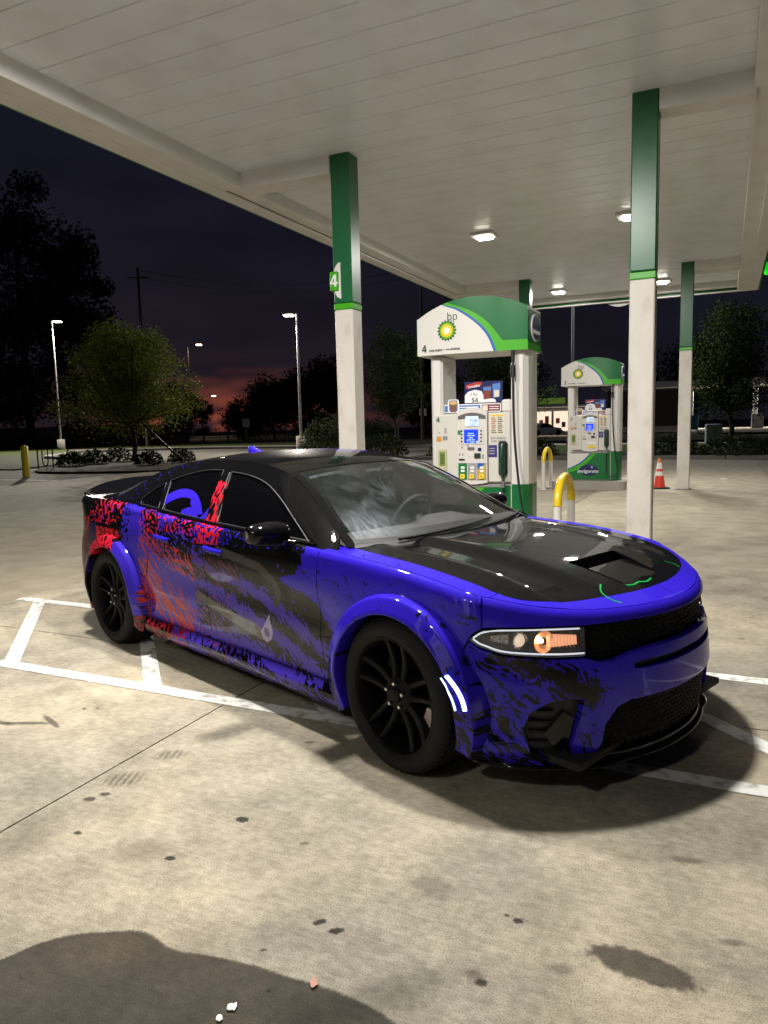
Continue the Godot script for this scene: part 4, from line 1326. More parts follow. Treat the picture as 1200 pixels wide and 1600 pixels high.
func cab_side(x: float, y: float, extra := 0.0) -> Vector3:
	var s := shoulder_at(x)
	var r := rail_at(x)
	var zb := s.x - 0.012
	var yb := s.y - 0.01
	var g := clampf((y - yb) / maxf(r.x - yb, 0.06), -0.2, 1.3)
	return Vector3(x, y, lerpf(zb, minf(r.y, zb), g) + 0.022 * sin(PI * clampf(g, 0, 1)) * minf(1.0, (r.x - yb) / 0.3) + extra)

# ---- cutting panels out of a map
func panel(poly: PackedVector2Array, map: Callable, step: Vector2, uvs: Vector2, outside: Vector3, flange := 0.012, m: MB = null) -> MB:
	if m == null: m = MB.new()
	var lo := poly[0]
	var hi := poly[0]
	for q in poly:
		lo = lo.min(q); hi = hi.max(q)
	var i0 := int(floor(lo.x / step.x))
	var j0 := int(floor(lo.y / step.y))
	var ni := int(ceil(hi.x / step.x)) - i0
	var nj := int(ceil(hi.y / step.y)) - j0
	var cut := {}
	for i in poly.size():
		var a := poly[i]
		var b := poly[(i + 1) % poly.size()]
		var k := int(ceil(maxf(absf(b.x - a.x) / step.x, absf(b.y - a.y) / step.y) * 6.0)) + 1
		for e in k + 1:
			var q := a.lerp(b, float(e) / k)
			for ox in [-1e-4, 1e-4]:
				for oy in [-1e-4, 1e-4]:
					cut[Vector2i(int(floor(q.x / step.x + ox)), int(floor(q.y / step.y + oy)))] = true
	var have := {}
	var add := func(q: Vector2) -> int:
		var key := Vector2i(roundi(q.x * 20000.0), roundi(q.y * 20000.0))
		if have.has(key): return have[key]
		var p: Vector3 = map.call(q.x, q.y)
		var e := 0.003
		var nn: Vector3 = (map.call(q.x + e, q.y) - map.call(q.x - e, q.y)).cross(map.call(q.x, q.y + e) - map.call(q.x, q.y - e))
		if nn.length_squared() < 1e-18: nn = outside
		nn = nn.normalized()
		have[key] = m.vert(p, nn, q * uvs)
		return have[key]
	var first := m.v.size()
	for i in range(i0, i0 + ni):
		for j in range(j0, j0 + nj):
			var a := Vector2(i * step.x, j * step.y)
			var c := a + step
			if not cut.has(Vector2i(i, j)):
				if Geometry2D.is_point_in_polygon((a + c) / 2, poly):
					m.quad(add.call(a), add.call(Vector2(c.x, a.y)), add.call(c), add.call(Vector2(a.x, c.y)))
				continue
			for piece in Geometry2D.intersect_polygons(poly, PackedVector2Array([a, Vector2(c.x, a.y), c, Vector2(a.x, c.y)])):
				var tr := Geometry2D.triangulate_polygon(piece)
				for k in range(0, tr.size(), 3):
					m.tri(add.call(piece[tr[k]]), add.call(piece[tr[k + 1]]), add.call(piece[tr[k + 2]]))
	# turn the normals outwards
	var dot := 0.0
	for k in range(first, m.v.size()): dot += m.n[k].dot(outside)
	if dot < 0.0:
		for k in range(first, m.v.size()): m.n[k] = -m.n[k]
		var t0 := m.idx
		for k in range(0, t0.size(), 3):
			if t0[k] >= first:
				var z := t0[k + 1]
				t0[k + 1] = t0[k + 2]
				t0[k + 2] = z
		m.idx = t0
	if flange > 0.0:
		for i in poly.size():
			var a := poly[i]
			var b := poly[(i + 1) % poly.size()]
			if a.distance_squared_to(b) < 1e-10: continue
			var k := maxi(1, int(ceil(maxf(absf(b.x - a.x) / step.x, absf(b.y - a.y) / step.y))))
			for e in k:
				var qa := a.lerp(b, float(e) / k)
				var qb := a.lerp(b, float(e + 1) / k)
				var ia: int = add.call(qa)
				var ib: int = add.call(qb)
				var na: Vector3 = m.n[ia]
				var nb: Vector3 = m.n[ib]
				if na.dot(outside) < 0 and absf(na.dot(outside)) > 0.2: na = -na
				if nb.dot(outside) < 0 and absf(nb.dot(outside)) > 0.2: nb = -nb
				var pa: Vector3 = m.v[ia]
				var pb: Vector3 = m.v[ib]
				var side := (pb - pa).cross(na).normalized()
				if side.length_squared() < 0.5: continue
				var f := m.v.size()
				m.vert(pa, side, qa * uvs); m.vert(pb, side, qb * uvs); m.vert(pb - nb * flange, side, qb * uvs); m.vert(pa - na * flange, side, qa * uvs)
				m.quad(f, f + 1, f + 2, f + 3)
	return m

func shrink(poly: PackedVector2Array, d: float) -> PackedVector2Array:
	var best := poly
	var most := -1.0
	for q in Geometry2D.offset_polygon(poly, -d, Geometry2D.JOIN_MITER):
		var a := 0.0
		for i in q.size(): a += q[i].cross(q[(i + 1) % q.size()])
		if absf(a) > most:
			most = absf(a); best = q
	return best

func minus(poly: PackedVector2Array, hole: PackedVector2Array) -> Array:       # pieces of poly without the hole, each without holes
	var c := Vector2.ZERO
	for q in hole: c += q
	c /= hole.size()
	var out := []
	for half in [rect_poly(-20, -20, c.x, 20), rect_poly(c.x, -20, 20, 20)]:
		for a in Geometry2D.intersect_polygons(poly, half):
			for b in Geometry2D.clip_polygons(a, hole): out.push_back(b)
	return out

func arc2(c: Vector2, r: float, a0: float, a1: float, seg := 24) -> Array:
	var o := []
	for i in seg + 1:
		var a := lerpf(a0, a1, float(i) / seg)
		o.push_back(c + Vector2(cos(a), sin(a)) * r)
	return o

# ------------------------------------------------------------------ building the car
const UVS := Vector2(1.0 / 6.6, 1.0 / 1.3)       # side map: (s, v) -> livery picture
var car: Node3D

func sv(x: float, v: float) -> Vector2:
	return Vector2(s_of_x(x), v)

func zv(z: float, v: float) -> Vector2:
	return Vector2(s_of_z(z), v)

func along_top(s0: float, s1: float, d := 0.0) -> Array:     # the shoulder's edge from s0 to s1 in the side map
	var o := []
	var k := maxi(2, int(absf(s1 - s0) / 0.06))
	for i in k + 1:
		var s := lerpf(s0, s1, float(i) / k)
		o.push_back(Vector2(s, v_top(s) - d))
	return o

func top_edge(x0: float, x1: float) -> Array:      # the same edge in the map of the upper surfaces
	var o := [Vector2(x0, shoulder_at(x0).x)]
	for i in sh_x.size():
		var j := i if x0 > x1 else sh_x.size() - 1 - i
		var x := -sh_x[j]
		if x < maxf(x0, x1) - 1e-4 and x > minf(x0, x1) + 1e-4: o.push_back(Vector2(x, sh_z[j]))
	o.push_back(Vector2(x1, shoulder_at(x1).x))
	return o

func both(called: String, m: MB, material: Material, parent: Node3D, left_material: Material = null) -> Array:
	return [obj(called, m, material, parent), obj(called, m.mirrored(), left_material if left_material else material, parent)]

const OUT_R := Vector3(0.25, 0.3, 1.0)
const STEP := Vector2(0.035, 0.03)

func side_panel(poly: Array, m: MB = null, flange := 0.014, out := OUT_R) -> MB:
	return panel(shrink(PackedVector2Array(poly), 0.0025), skin, STEP, UVS, out, flange, m)

var hood_edge: PackedVector2Array      # right half of the bonnet's outline in (x, z), rear middle to front middle
func build_car() -> void:
	car_tables()
	cabin_tables()
	make_livery()
	car = thing("sports_sedan", "blue, black and red wrapped four door muscle sedan parked askew in front of the pumps", "car", CAR_AT, -CAR_YAW)
	var wrap: StandardMaterial3D = mats["wrap"]
	var gloss := mat("black_gloss_paint", lin(0.0035, 0.0035, 0.004), 0.4, 0.0, 0.05)
	gloss.clearcoat_enabled = true
	gloss.clearcoat = 0.6
	gloss.clearcoat_roughness = 0.03
	var dark := mat("dark_plastic", lin(0.008, 0.008, 0.009), 0.55)
	var shellm := mat("shell_black", lin(0.004, 0.004, 0.004), 0.8)
	var bright := mat("bright_metal", lin(0.6, 0.6, 0.6), 0.12, 1.0)
	var cf := sv(AXLE, 0.36)
	var cr := sv(-AXLE, 0.36)

	# ---- skin panels, right side, then mirrored
	var sd := s_of_x(0.945)
	var s2 := s_of_x(-0.19)
	var s_hl := s_of_x(1.985)                 # front end of the fender, above the headlight
	var x_hl := 1.985
	# fender: door seam, over the arch, to the headlight
	var p := [Vector2(sd, 0.29)]
	p = [Vector2(sd, v_top(sd))] + [Vector2(sd + 0.0, 0.29)] + arc2(cf, 0.44, PI + 0.16 - PI, 0.0).slice(0, 0)
	p += arc2(cf, 0.44, -0.16, PI - 0.62, 30)
	p += [sv(1.932, 0.697), Vector2(s_of_x(1.945), 0.722), Vector2(s_hl, 0.748)]
	p += along_top(s_hl, sd)
	var fender := side_panel(p)
	# hood outline, right half
	hood_edge = PackedVector2Array()
	for q in smooth([Vector2(1.24, 0.0), Vector2(1.215, 0.3), Vector2(1.15, 0.55), Vector2(1.06, 0.735)], 6): hood_edge.push_back(q)
	for q in smooth([Vector2(1.075, 0.752), Vector2(1.45, 0.768), Vector2(1.80, 0.772), Vector2(1.98, 0.757), Vector2(2.07, 0.715), Vector2(2.135, 0.645), Vector2(2.192, 0.555), Vector2(2.245, 0.43), Vector2(2.292, 0.27), Vector2(2.316, 0.12), Vector2(2.320, 0.0)], 6): hood_edge.push_back(q)
	var ftop := PackedVector2Array()
	for i in hood_edge.size():
		if hood_edge[i].x >= 0.95 and hood_edge[i].y > 0.745 and hood_edge[i].x < x_hl: ftop.push_back(hood_edge[i])
	ftop.push_back(Vector2(x_hl, 0.749))
	for q in top_edge(x_hl, 0.96): ftop.push_back(q)
	ftop.push_back(Vector2(0.96, 0.775))
	ftop.push_back(Vector2(1.05, 0.752))
	var ft := panel(shrink(ftop, 0.0015), func(x, z): return bonnet(x, z), Vector2(0.03, 0.03), Vector2(1, 1), Vector3(0, 1, 0.2), 0.012)
	for k in ft.v.size(): ft.uv[k] = Vector2(s_of_x(ft.v[k].x), v_top(s_of_x(ft.v[k].x)) + (0.88 - ft.v[k].z)) * UVS
	fender.add(ft)
	both("front_fender", fender, wrap, car)
	# doors
	p = [Vector2(sd, 0.29)] + along_top(sd, s2) + [Vector2(s2, 0.29)]
	var fd: Array = both("front_door", side_panel(p), wrap, car)
	var seam := smooth([Vector2(-0.835, 1.1), Vector2(-0.855, 0.95), Vector2(-0.895, 0.80), Vector2(-0.945, 0.68), Vector2(-0.985, 0.52), Vector2(-1.02, 0.29)], 5)
	p = [Vector2(s2, 0.29)] + along_top(s2, s_of_x(-0.836))
	for q in seam.slice(1): if q.y < 1.02: p.push_back(sv(q.x, q.y))
	var rd: Array = both("rear_door", side_panel(p), wrap, car)
	# quarter panel
	p = along_top(s_of_x(-0.842), s_of_x(-2.30))
	p += [sv(-2.30, 0.83), sv(-2.14, 0.74), sv(-2.02, 0.56)]
	p += arc2(cr, 0.44, 0.42, PI + 0.16, 30)
	p += [sv(-1.027, 0.29)]
	var back_seam := seam.slice(1)
	back_seam.reverse()
	for q in back_seam: if q.y < 1.02: p.push_back(sv(q.x - 0.006, q.y))
	var quarter := side_panel(p)
	var qt := PackedVector2Array()
	for q in top_edge(-0.9, -2.33): qt.push_back(q)
	for q in [Vector2(-2.33, 0.70), Vector2(-1.9, 0.705), Vector2(-1.6, 0.70), Vector2(-1.2, 0.75), Vector2(-0.9, 0.80)]: qt.push_back(q)
	var qm := panel(shrink(qt, 0.001), func(x, z): return decklid(x, z), Vector2(0.04, 0.03), Vector2.ONE, Vector3(0, 1, 0.2), 0.01)
	for k in qm.v.size(): qm.uv[k] = Vector2(s_of_x(qm.v[k].x), v_top(s_of_x(qm.v[k].x)) + (0.88 - qm.v[k].z)) * UVS
	quarter.add(qm)
	both("quarter_panel", quarter, wrap, car)
	# rear bumper, tail light band, boot lid
	var s_tl := s_of_x(-2.30)
	p = [sv(-2.02, 0.55), sv(-2.14, 0.735), Vector2(s_tl, 0.825), Vector2(S_END, 0.825), Vector2(S_END, 0.22), Vector2(s_of_x(-1.94), 0.2)]
	p += arc2(cr, 0.44, -0.30, 0.40, 10).map(func(q): return Vector2(2 * cr.x - q.x, q.y)) .slice(0, 0)
	p += arc2(cr, 0.44, -0.25, 0.42, 10)
	var back := Vector3(-0.7, 0.1, 0.7)
	both("rear_bumper", side_panel(p, null, 0.014, back), wrap, car)
	p = [Vector2(s_tl + 0.004, 0.832), Vector2(s_tl + 0.004, 0.965), Vector2(S_END, 0.965), Vector2(S_END, 0.832)]
	both("tail_light", panel(shrink(PackedVector2Array(p), 0.002), func(a, b): return skin(a, b, -0.004), STEP, UVS, back, 0.02), glass_red(), car)
	p = [Vector2(s_tl + 0.004, 0.97)] + along_top(s_tl + 0.004, S_END) + [Vector2(S_END, 0.97)]
	var lid := side_panel(p, null, 0.014, back)
	var lt := PackedVector2Array([Vector2(-1.92, 0.0), Vector2(-1.90, 0.70), Vector2(-2.33, 0.696)])
	for q in top_edge(-2.335, -2.53): lt.push_back(q)
	lt.push_back(Vector2(-2.53, 0.0))
	lid.add(panel(lt, func(x, z): return decklid(x, z), Vector2(0.04, 0.04), Vector2(0, 0), Vector3.UP, 0.01))
	var lid_all := MB.new()
	lid_all.add(lid).add(lid.mirrored())
	var boot := obj("boot_lid", lid_all, gloss, car)
	# ducktail spoiler on the boot lid
	var sp := MB.new()
	var rows := []
	for i in 25:
		var z := -0.755 + 1.51 * i / 24.0
		var sw := 1.0 - pow(absf(z) / 0.755, 4.0)
		var xe := -2.47 + 0.12 * pow(absf(z) / 0.755, 3.0)
		var yb := decklid(-2.3, minf(absf(z), 0.74)).y
		rows.push_back([Vector3(xe + 0.30, yb + 0.002, z), Vector3(xe + 0.14, yb + 0.008 + 0.027 * sw, z), Vector3(xe - 0.02, yb + 0.012 + 0.062 * sw, z), Vector3(xe - 0.03, yb + 0.006 + 0.056 * sw, z), Vector3(xe + 0.01, yb - 0.01, z)])
	loft(sp, rows)
	obj("spoiler", sp, gloss, boot)

	# ---- nose: band over the grille (shoulder to bonnet), as one piece
	var s_in := s_of_z(0.63)
	var nose := [Vector2(-0.0025, 0.757), Vector2(s_in * 0.5, 0.758), Vector2(s_in, 0.758), Vector2(s_of_z(0.76), 0.760), Vector2(s_of_x(2.06), 0.757), Vector2(s_hl, 0.751)]
	nose += along_top(s_hl, -0.0025)
	var front := Vector3(1.0, 0.2, 0.4)
	var nm := side_panel(nose, null, 0.03, front)
	var nt := PackedVector2Array()
	nt.push_back(Vector2(x_hl, 0.749))
	for q in hood_edge:
		if q.x >= x_hl and q.x > 1.3: nt.push_back(q)
	nt.push_back(Vector2(skin(0.0, v_top(0.0)).x, 0.0))
	for i in range(1, 60):
		var ss := s_hl * i / 60.0
		var q := skin(ss, v_top(ss))
		if q.x > x_hl: nt.push_back(Vector2(q.x, q.z))
	nt.push_back(Vector2(x_hl, shoulder_at(x_hl).x))
	var nt2 := panel(shrink(nt, 0.002), func(x, z): return bonnet(x, z), Vector2(0.02, 0.03), Vector2.ONE, Vector3(0.2, 1, 0.1), 0.012)
	for k in nt2.v.size(): nt2.uv[k] = Vector2(0.15, 0.86) * UVS
	nm.add(nt2)
	var nose_all := MB.new()
	nose_all.add(nm).add(nm.mirrored())
	obj("nose_panel", nose_all, wrap, car)

	# ---- bonnet with its scoop
	var full := PackedVector2Array(hood_edge)
	var hm := MB.new()
	var hole := PackedVector2Array([Vector2(1.985, -0.01), Vector2(1.985, 0.205), Vector2(2.0, 0.215), Vector2(2.24, 0.165), Vector2(2.255, 0.10), Vector2(2.235, -0.01)])
	for piece in Geometry2D.clip_polygons(full, hole):
		panel(shrink(piece, 0.0), func(x, z): return bonnet(x, z), Vector2(0.03, 0.03), Vector2(0.8, 0.8), Vector3(0.1, 1, 0), 0.012, hm)
	var hood_all := MB.new()
	hood_all.add(hm).add(hm.mirrored())
	var hood := obj("bonnet", hood_all, gloss, car)
	# the scoop: a ramp that falls from the front of the hole to a dark mouth under its rear edge
	var ramp_m := MB.new()
	var sides := MB.new()
	var left := []
	var right := []
	for i in 9:
		var x := lerpf(2.245, 2.055, i / 8.0)
		var hw := lerpf(0.168, 0.196, i / 8.0)
		var d := 0.016 * i / 8.0
		var a := bonnet(x, hw)
		left.push_back([Vector3(x, a.y - d, -hw), Vector3(x, a.y + 0.003, -hw)])
		right.push_back([Vector3(x, a.y - d, hw), Vector3(x, a.y + 0.003, hw)])
	for i in 8:
		ramp_m.face([left[i][0], right[i][0], right[i + 1][0], left[i + 1][0]], Vector3(2.1, 0, 0))
		sides.face([left[i][0], left[i][1], left[i + 1][1], left[i + 1][0]], Vector3(2.1, 0.9, -1))
		sides.face([right[i][0], right[i][1], right[i + 1][1], right[i + 1][0]], Vector3(2.1, 0.9, 1))
	var lipy := bonnet(2.055, 0.196).y - 0.016
	ramp_m.face([Vector3(2.055, lipy, -0.196), Vector3(2.055, lipy, 0.196), Vector3(2.045, lipy - 0.008, 0.196), Vector3(2.045, lipy - 0.008, -0.196)], Vector3(2.2, 0, 0))
	ramp_m.face([left[0][0], right[0][0], Vector3(2.262, bonnet(2.262, 0.0).y - 0.001, 0.12), Vector3(2.262, bonnet(2.262, 0.0).y - 0.001, -0.12)], Vector3(2.1, 0, 0))
	ramp_m.add(sides)
	obj("scoop_ramp", ramp_m, gloss, hood)
	var mouth := MB.new()
	box(mouth, Vector3(2.012, bonnet(2.01, 0.0).y - 0.075, 0), Vector3(0.10, 0.02, 0.46))
	box(mouth, Vector3(1.972, bonnet(1.97, 0.0).y - 0.044, 0), Vector3(0.012, 0.07, 0.46))
	obj("scoop_mouth", mouth, shellm, hood)
	# thin green line of the graphic beside the scoop
	var line := mat("green_vinyl", lin(0.0, 0.28, 0.05), 0.3)
	for path in [[Vector2(2.20, 0.285), Vector2(2.235, 0.345), Vector2(2.275, 0.365), Vector2(2.312, 0.36), Vector2(2.335, 0.345)], [Vector2(2.262, 0.17), Vector2(2.275, 0.12), Vector2(2.27, 0.07), Vector2(2.283, 0.01), Vector2(2.272, -0.05)], [Vector2(2.16, -0.43), Vector2(2.2, -0.46), Vector2(2.235, -0.445)]]:
		var strip := PackedVector2Array()
		var pts := smooth(path, 5)
		var w := []
		for i in pts.size():
			var t: Vector2 = (pts[mini(i + 1, pts.size() - 1)] - pts[maxi(i - 1, 0)]).normalized().orthogonal() * 0.004
			w.push_back(pts[i] - t)
			strip.push_back(pts[i] + t)
		w.reverse()
		strip.append_array(PackedVector2Array(w))
		obj("green_pinstripe", panel(strip, func(x, z): return bonnet(x, z, 0.0015), Vector2(0.02, 0.02), Vector2.ONE, Vector3.UP, 0.0), line, hood)
	# ---- front bumper with mouth and corner vents
	var s_seam := s_of_x(1.932)
	var bump := [Vector2(-0.002, 0.632), Vector2(s_of_z(0.30), 0.634), Vector2(s_of_z(0.42), 0.622), Vector2(s_of_z(0.50), 0.60), Vector2(s_of_z(0.585), 0.605), Vector2(s_in, 0.626), Vector2(s_of_z(0.76), 0.627), Vector2(s_of_x(2.06), 0.638), Vector2(s_of_x(1.985), 0.660), Vector2(s_seam, 0.692)]
	bump += arc2(cf, 0.44, PI - 0.60, PI + 0.40, 12)
	bump += [sv(1.96, 0.165), sv(2.1, 0.155), Vector2(s_of_z(0.7), 0.15), Vector2(s_of_z(0.62), 0.17), Vector2(s_of_z(0.565), 0.25), Vector2(s_of_z(0.555), 0.33), Vector2(s_of_z(0.50), 0.405), Vector2(s_of_z(0.43), 0.425), Vector2(-0.002, 0.425)]
	var fog := PackedVector2Array([sv(2.155, 0.225), sv(2.13, 0.33), sv(2.155, 0.40), sv(2.21, 0.45), Vector2(s_of_z(0.72), 0.462), Vector2(s_of_z(0.645), 0.455), Vector2(s_of_z(0.675), 0.33), Vector2(s_of_z(0.70), 0.205), Vector2(s_of_z(0.76), 0.195)])
	var slot := PackedVector2Array([Vector2(-0.1, 0.548), Vector2(s_of_z(0.36), 0.548), Vector2(s_of_z(0.405), 0.556), Vector2(s_of_z(0.41), 0.575), Vector2(s_of_z(0.37), 0.583), Vector2(-0.1, 0.583)])
	var bm := MB.new()
	var whole := shrink(PackedVector2Array(bump), 0.002)
	for a in Geometry2D.clip_polygons(whole, slot):
		for b in minus(a, fog):
			panel(b, skin, Vector2(0.03, 0.025), UVS, front, 0.045, bm)
	var bumper_all := MB.new()
	bumper_all.add(bm).add(bm.mirrored())
	var bumper := obj("front_bumper", bumper_all, wrap, car)
	# what lies behind the openings
	for item in [["slot_recess", slot, -0.03, dark], ["corner_vent", fog, -0.045, dark]]:
		var q: PackedVector2Array = item[1]
		if item[0] == "slot_recess": q = Geometry2D.intersect_polygons(q, rect_poly(0, 0, 2, 2))[0]
		var e: float = item[2]
		both(item[0], panel(q, func(a, b): return skin(a, b, e), Vector2(0.04, 0.03), UVS, front, 0.0), item[3], bumper)
	# a slanted blade in the corner vent
	var blade := PackedVector2Array([sv(2.20, 0.30), Vector2(s_of_z(0.72), 0.40), Vector2(s_of_z(0.68), 0.37), Vector2(s_of_z(0.70), 0.255), sv(2.235, 0.235)])
	both("vent_blade", panel(blade, func(a, b): return skin(a, b, -0.022), Vector2(0.04, 0.03), UVS, front, 0.012), gloss, bumper)
	var slats := MB.new()
	for k in 4:
		var y := 0.265 + k * 0.045
		var path := []
		for i in 7: path.push_back(skin(lerpf(s_of_x(2.15), s_of_z(0.75), i / 6.0), y, -0.034))
		tube(slats, path, 0.006, 6)
	both("vent_slats", slats, gloss, bumper)
	# grilles
	var grille_poly := PackedVector2Array([Vector2(0.0, 0.64), Vector2(s_of_z(0.30), 0.642), Vector2(s_of_z(0.42), 0.630), Vector2(s_of_z(0.50), 0.608), Vector2(s_of_z(0.585), 0.613), Vector2(s_in - 0.006, 0.635), Vector2(s_in - 0.006, 0.75), Vector2(0.0, 0.75)])
	var mouth_poly := PackedVector2Array([Vector2(0.0, 0.21), Vector2(s_of_z(0.60), 0.215), Vector2(s_of_z(0.56), 0.25), Vector2(s_of_z(0.55), 0.33), Vector2(s_of_z(0.495), 0.40), Vector2(s_of_z(0.43), 0.42), Vector2(0.0, 0.42)])
	for g in [["upper_grille", grille_poly], ["lower_grille", mouth_poly]]:
		var q: PackedVector2Array = g[1]
		var bk := panel(q, func(a, b): return skin(a, b, -0.05), Vector2(0.04, 0.03), UVS, front, 0.0)
		var all := MB.new()
		all.add(bk).add(bk.mirrored())
		var go := obj(g[0], all, shellm, bumper if g[0] == "lower_grille" else car)
		var hx := honeycomb(q)
		var hall := MB.new()
		hall.add(hx).add(hx.mirrored())
		obj("honeycomb", hall, mat("grille_plastic", lin(0.003, 0.003, 0.0032), 0.45, 0.0, 0.25), go)
	# chin splitter
	var spl := MB.new()
	var srows := []
	for i in 61:
		var f := -1.0 + i / 30.0
		var ss := absf(f) * (s_of_x(1.93))
		var q := skin(ss, 0.17)
		var nx := lerp_at(ss, plan_nx)
		var nz := lerp_at(ss, plan_nz)
		var lip := (0.014 + 0.020 * sstep(0.36, 0.46, absf(f)) * sstep(0.62, 0.50, absf(f))) * sstep(1.0, 0.8, absf(f))
		var pr := []
		for w in [[-0.01, 0.185], [-0.015, 0.165], [lip - 0.012, 0.156], [lip, 0.149], [lip - 0.01, 0.140], [-0.15, 0.135]]:
			pr.push_back(Vector3(q.x + nx * w[0], w[1], (q.z + nz * w[0]) * (1.0 if f >= 0 else -1.0)))
		srows.push_back(pr)
	loft(spl, srows)
	obj("chin_splitter", spl, gloss, bumper)

	# ---- headlights
	var hl := [Vector2(s_in, 0.630), Vector2(s_in, 0.755), Vector2(s_of_z(0.70), 0.757), Vector2(s_of_z(0.77), 0.757), Vector2(s_of_x(2.05), 0.753), Vector2(s_of_x(1.985), 0.742), Vector2(s_of_x(1.955), 0.723), Vector2(s_of_x(1.926), 0.701), Vector2(s_of_x(1.955), 0.680), Vector2(s_of_x(1.985), 0.664), Vector2(s_of_x(2.06), 0.642), Vector2(s_of_z(0.77), 0.631)]
	headlight(PackedVector2Array(hl), s_in)

	# ---- side skirt
	var sk := [sv(1.10, 0.285), sv(-1.03, 0.285), sv(-1.0, 0.20), sv(-0.9, 0.17), sv(0.95, 0.165), sv(1.08, 0.19)]
	var skm := panel(PackedVector2Array(sk), func(a, b): return skin(a, b, 0.02 * sstep(0.285, 0.24, b)), Vector2(0.05, 0.015), UVS, OUT_R, 0.08)
	both("side_skirt", skm, wrap, car)

	# ---- wheel arch flares
	for ax in [AXLE, -AXLE]:
		var fl := flare(ax)
		var nodes := both("wheel_arch_flare", fl, wrap, car)
		if ax > 0:
			for k in 2:
				for strip in [[0.440, 0.454, 0.035, 2.2], [0.405, 0.411, 0.075, 0.7]]:
					var sm := MB.new()
					var prs := []
					for i in 13:
						var a := lerpf(0.135, 0.50, i / 12.0)
						var pr := []
						for w in [[strip[0], 0.0], [strip[0] + 0.001, 0.006], [strip[1] - 0.001, 0.006], [strip[1], 0.0]]:
							var r: float = w[0] * (0.94 + 0.06 * cos(i / 12.0 * 2.0))
							var q := flare_point(ax, a, r)
							pr.push_back(Vector3(q.x, q.y, q.z + w[1] + 0.001))
						prs.push_back(pr)
					loft(sm, prs)
					if k == 1: sm = sm.mirrored()
					obj("side_marker_light", sm, glowing("marker_led_%d" % int(strip[3] * 10), Color(0.80, 0.9, 1.0), strip[3] * 3.0), nodes[k])

	# ---- dark shell under the skin, floor and wheel wells
	var shell := MB.new()
	var spoly := [Vector2(0.0, 0.20)] + [Vector2(0.0, 0.76)]
	spoly += along_top(0.0, S_END, 0.01)
	spoly += [Vector2(S_END, 0.22), Vector2(s_of_x(-1.99), 0.22)]
	var ra := arc2(cr, 0.43, -0.30, PI + 0.36, 24)
	ra.reverse()
	spoly += arc2(cr, 0.43, -0.34 + 0.0, PI + 0.34, 24).map(func(q): return q) .slice(0, 0)
	ra = arc2(cr, 0.43, -0.34, PI + 0.34, 24)
	ra.reverse()
	spoly += ra.map(func(q): return Vector2(2 * cr.x - q.x, q.y)) .slice(0, 0)
	spoly += arc2(cr, 0.43, -0.34, PI + 0.34, 24).map(func(q): return q)
	spoly += arc2(cf, 0.43, -0.34, PI + 0.34, 24)
	var shp := PackedVector2Array(spoly)
	shell = panel(shp, func(a, b): return skin(a, b, -0.055 if lerp_at(a, plan_x) > 1.95 else -0.02), Vector2(0.06, 0.05), UVS, OUT_R, 0.0)
	var shell_all := MB.new()
	shell_all.add(shell).add(shell.mirrored())
	box(shell_all, Vector3(0.0, 0.19, 0), Vector3(2.1, 0.03, 1.7))
	box(shell_all, Vector3(2.1, 0.20, 0), Vector3(0.5, 0.03, 1.4))
	box(shell_all, Vector3(-2.2, 0.25, 0), Vector3(0.5, 0.03, 1.4))
	box(shell_all, Vector3(AXLE, 0.35, 0), Vector3(1.0, 0.2, 1.1))
	box(shell_all, Vector3(-AXLE, 0.35, 0), Vector3(1.0, 0.2, 1.05))
	for ax in [AXLE, -AXLE]:
		for s in [-1.0, 1.0]:
			var prev := []
			for i in 25:
				var a := lerpf(-0.3, PI + 0.3, i / 24.0)
				var row := [Vector3(ax + 0.42 * cos(a), 0.36 + 0.42 * sin(a), 0.92 * s), Vector3(ax + 0.42 * cos(a), 0.36 + 0.42 * sin(a), 0.55 * s)]
				if i > 0: shell_all.face([prev[0], row[0], row[1], prev[1]], Vector3(ax, 5, 0))
				prev = row
			shell_all.facen([Vector3(ax - 0.45, 0.15, 0.55 * s), Vector3(ax + 0.45, 0.15, 0.55 * s), Vector3(ax + 0.45, 0.85, 0.55 * s), Vector3(ax - 0.45, 0.85, 0.55 * s)], Vector3(0, 0, s))
	obj("inner_shell", shell_all, shellm, car)

	build_cabin(gloss, dark, shellm, bright)
	for ax in [AXLE, -AXLE]:
		for s in [1.0, -1.0]: wheel(ax, s)
	# door handles
	for k in 2:
		var sgn := 1.0 if k == 0 else -1.0
		for h in [[fd, -0.07, 0.862], [rd, -0.72, 0.875]]:
			var hm2 := MB.new()
			var rows2 := []
			for i in 9:
				var f := i / 8.0
				var x: float = h[1] + 0.11 - 0.22 * f
				var q := skin(s_of_x(x), h[2] + 0.012 * f)
				var pr := []
				var th := 0.034 * pow(sin(PI * clampf(f * 0.9 + 0.05, 0, 1)), 0.5)
				for a in 7:
					var an := PI * a / 6.0
					pr.push_back(Vector3(x, q.y - 0.017 * cos(an), (q.z + th * sin(an)) * sgn))
				rows2.push_back(pr)
			loft(hm2, rows2)
			obj("door_handle", hm2, mat("handle_blue", lin(0.012, 0.008, 0.25), 0.15), h[0][k])
	# door mirrors
	for k in 2:
		mirror_housing(fd[k], 1.0 if k == 0 else -1.0, gloss)

func sh_nose_x() -> float:
	return -sh_x[0]

func glass_red() -> StandardMaterial3D:
	return mat("tail_lens", lin(0.05, 0.002, 0.003), 0.08)

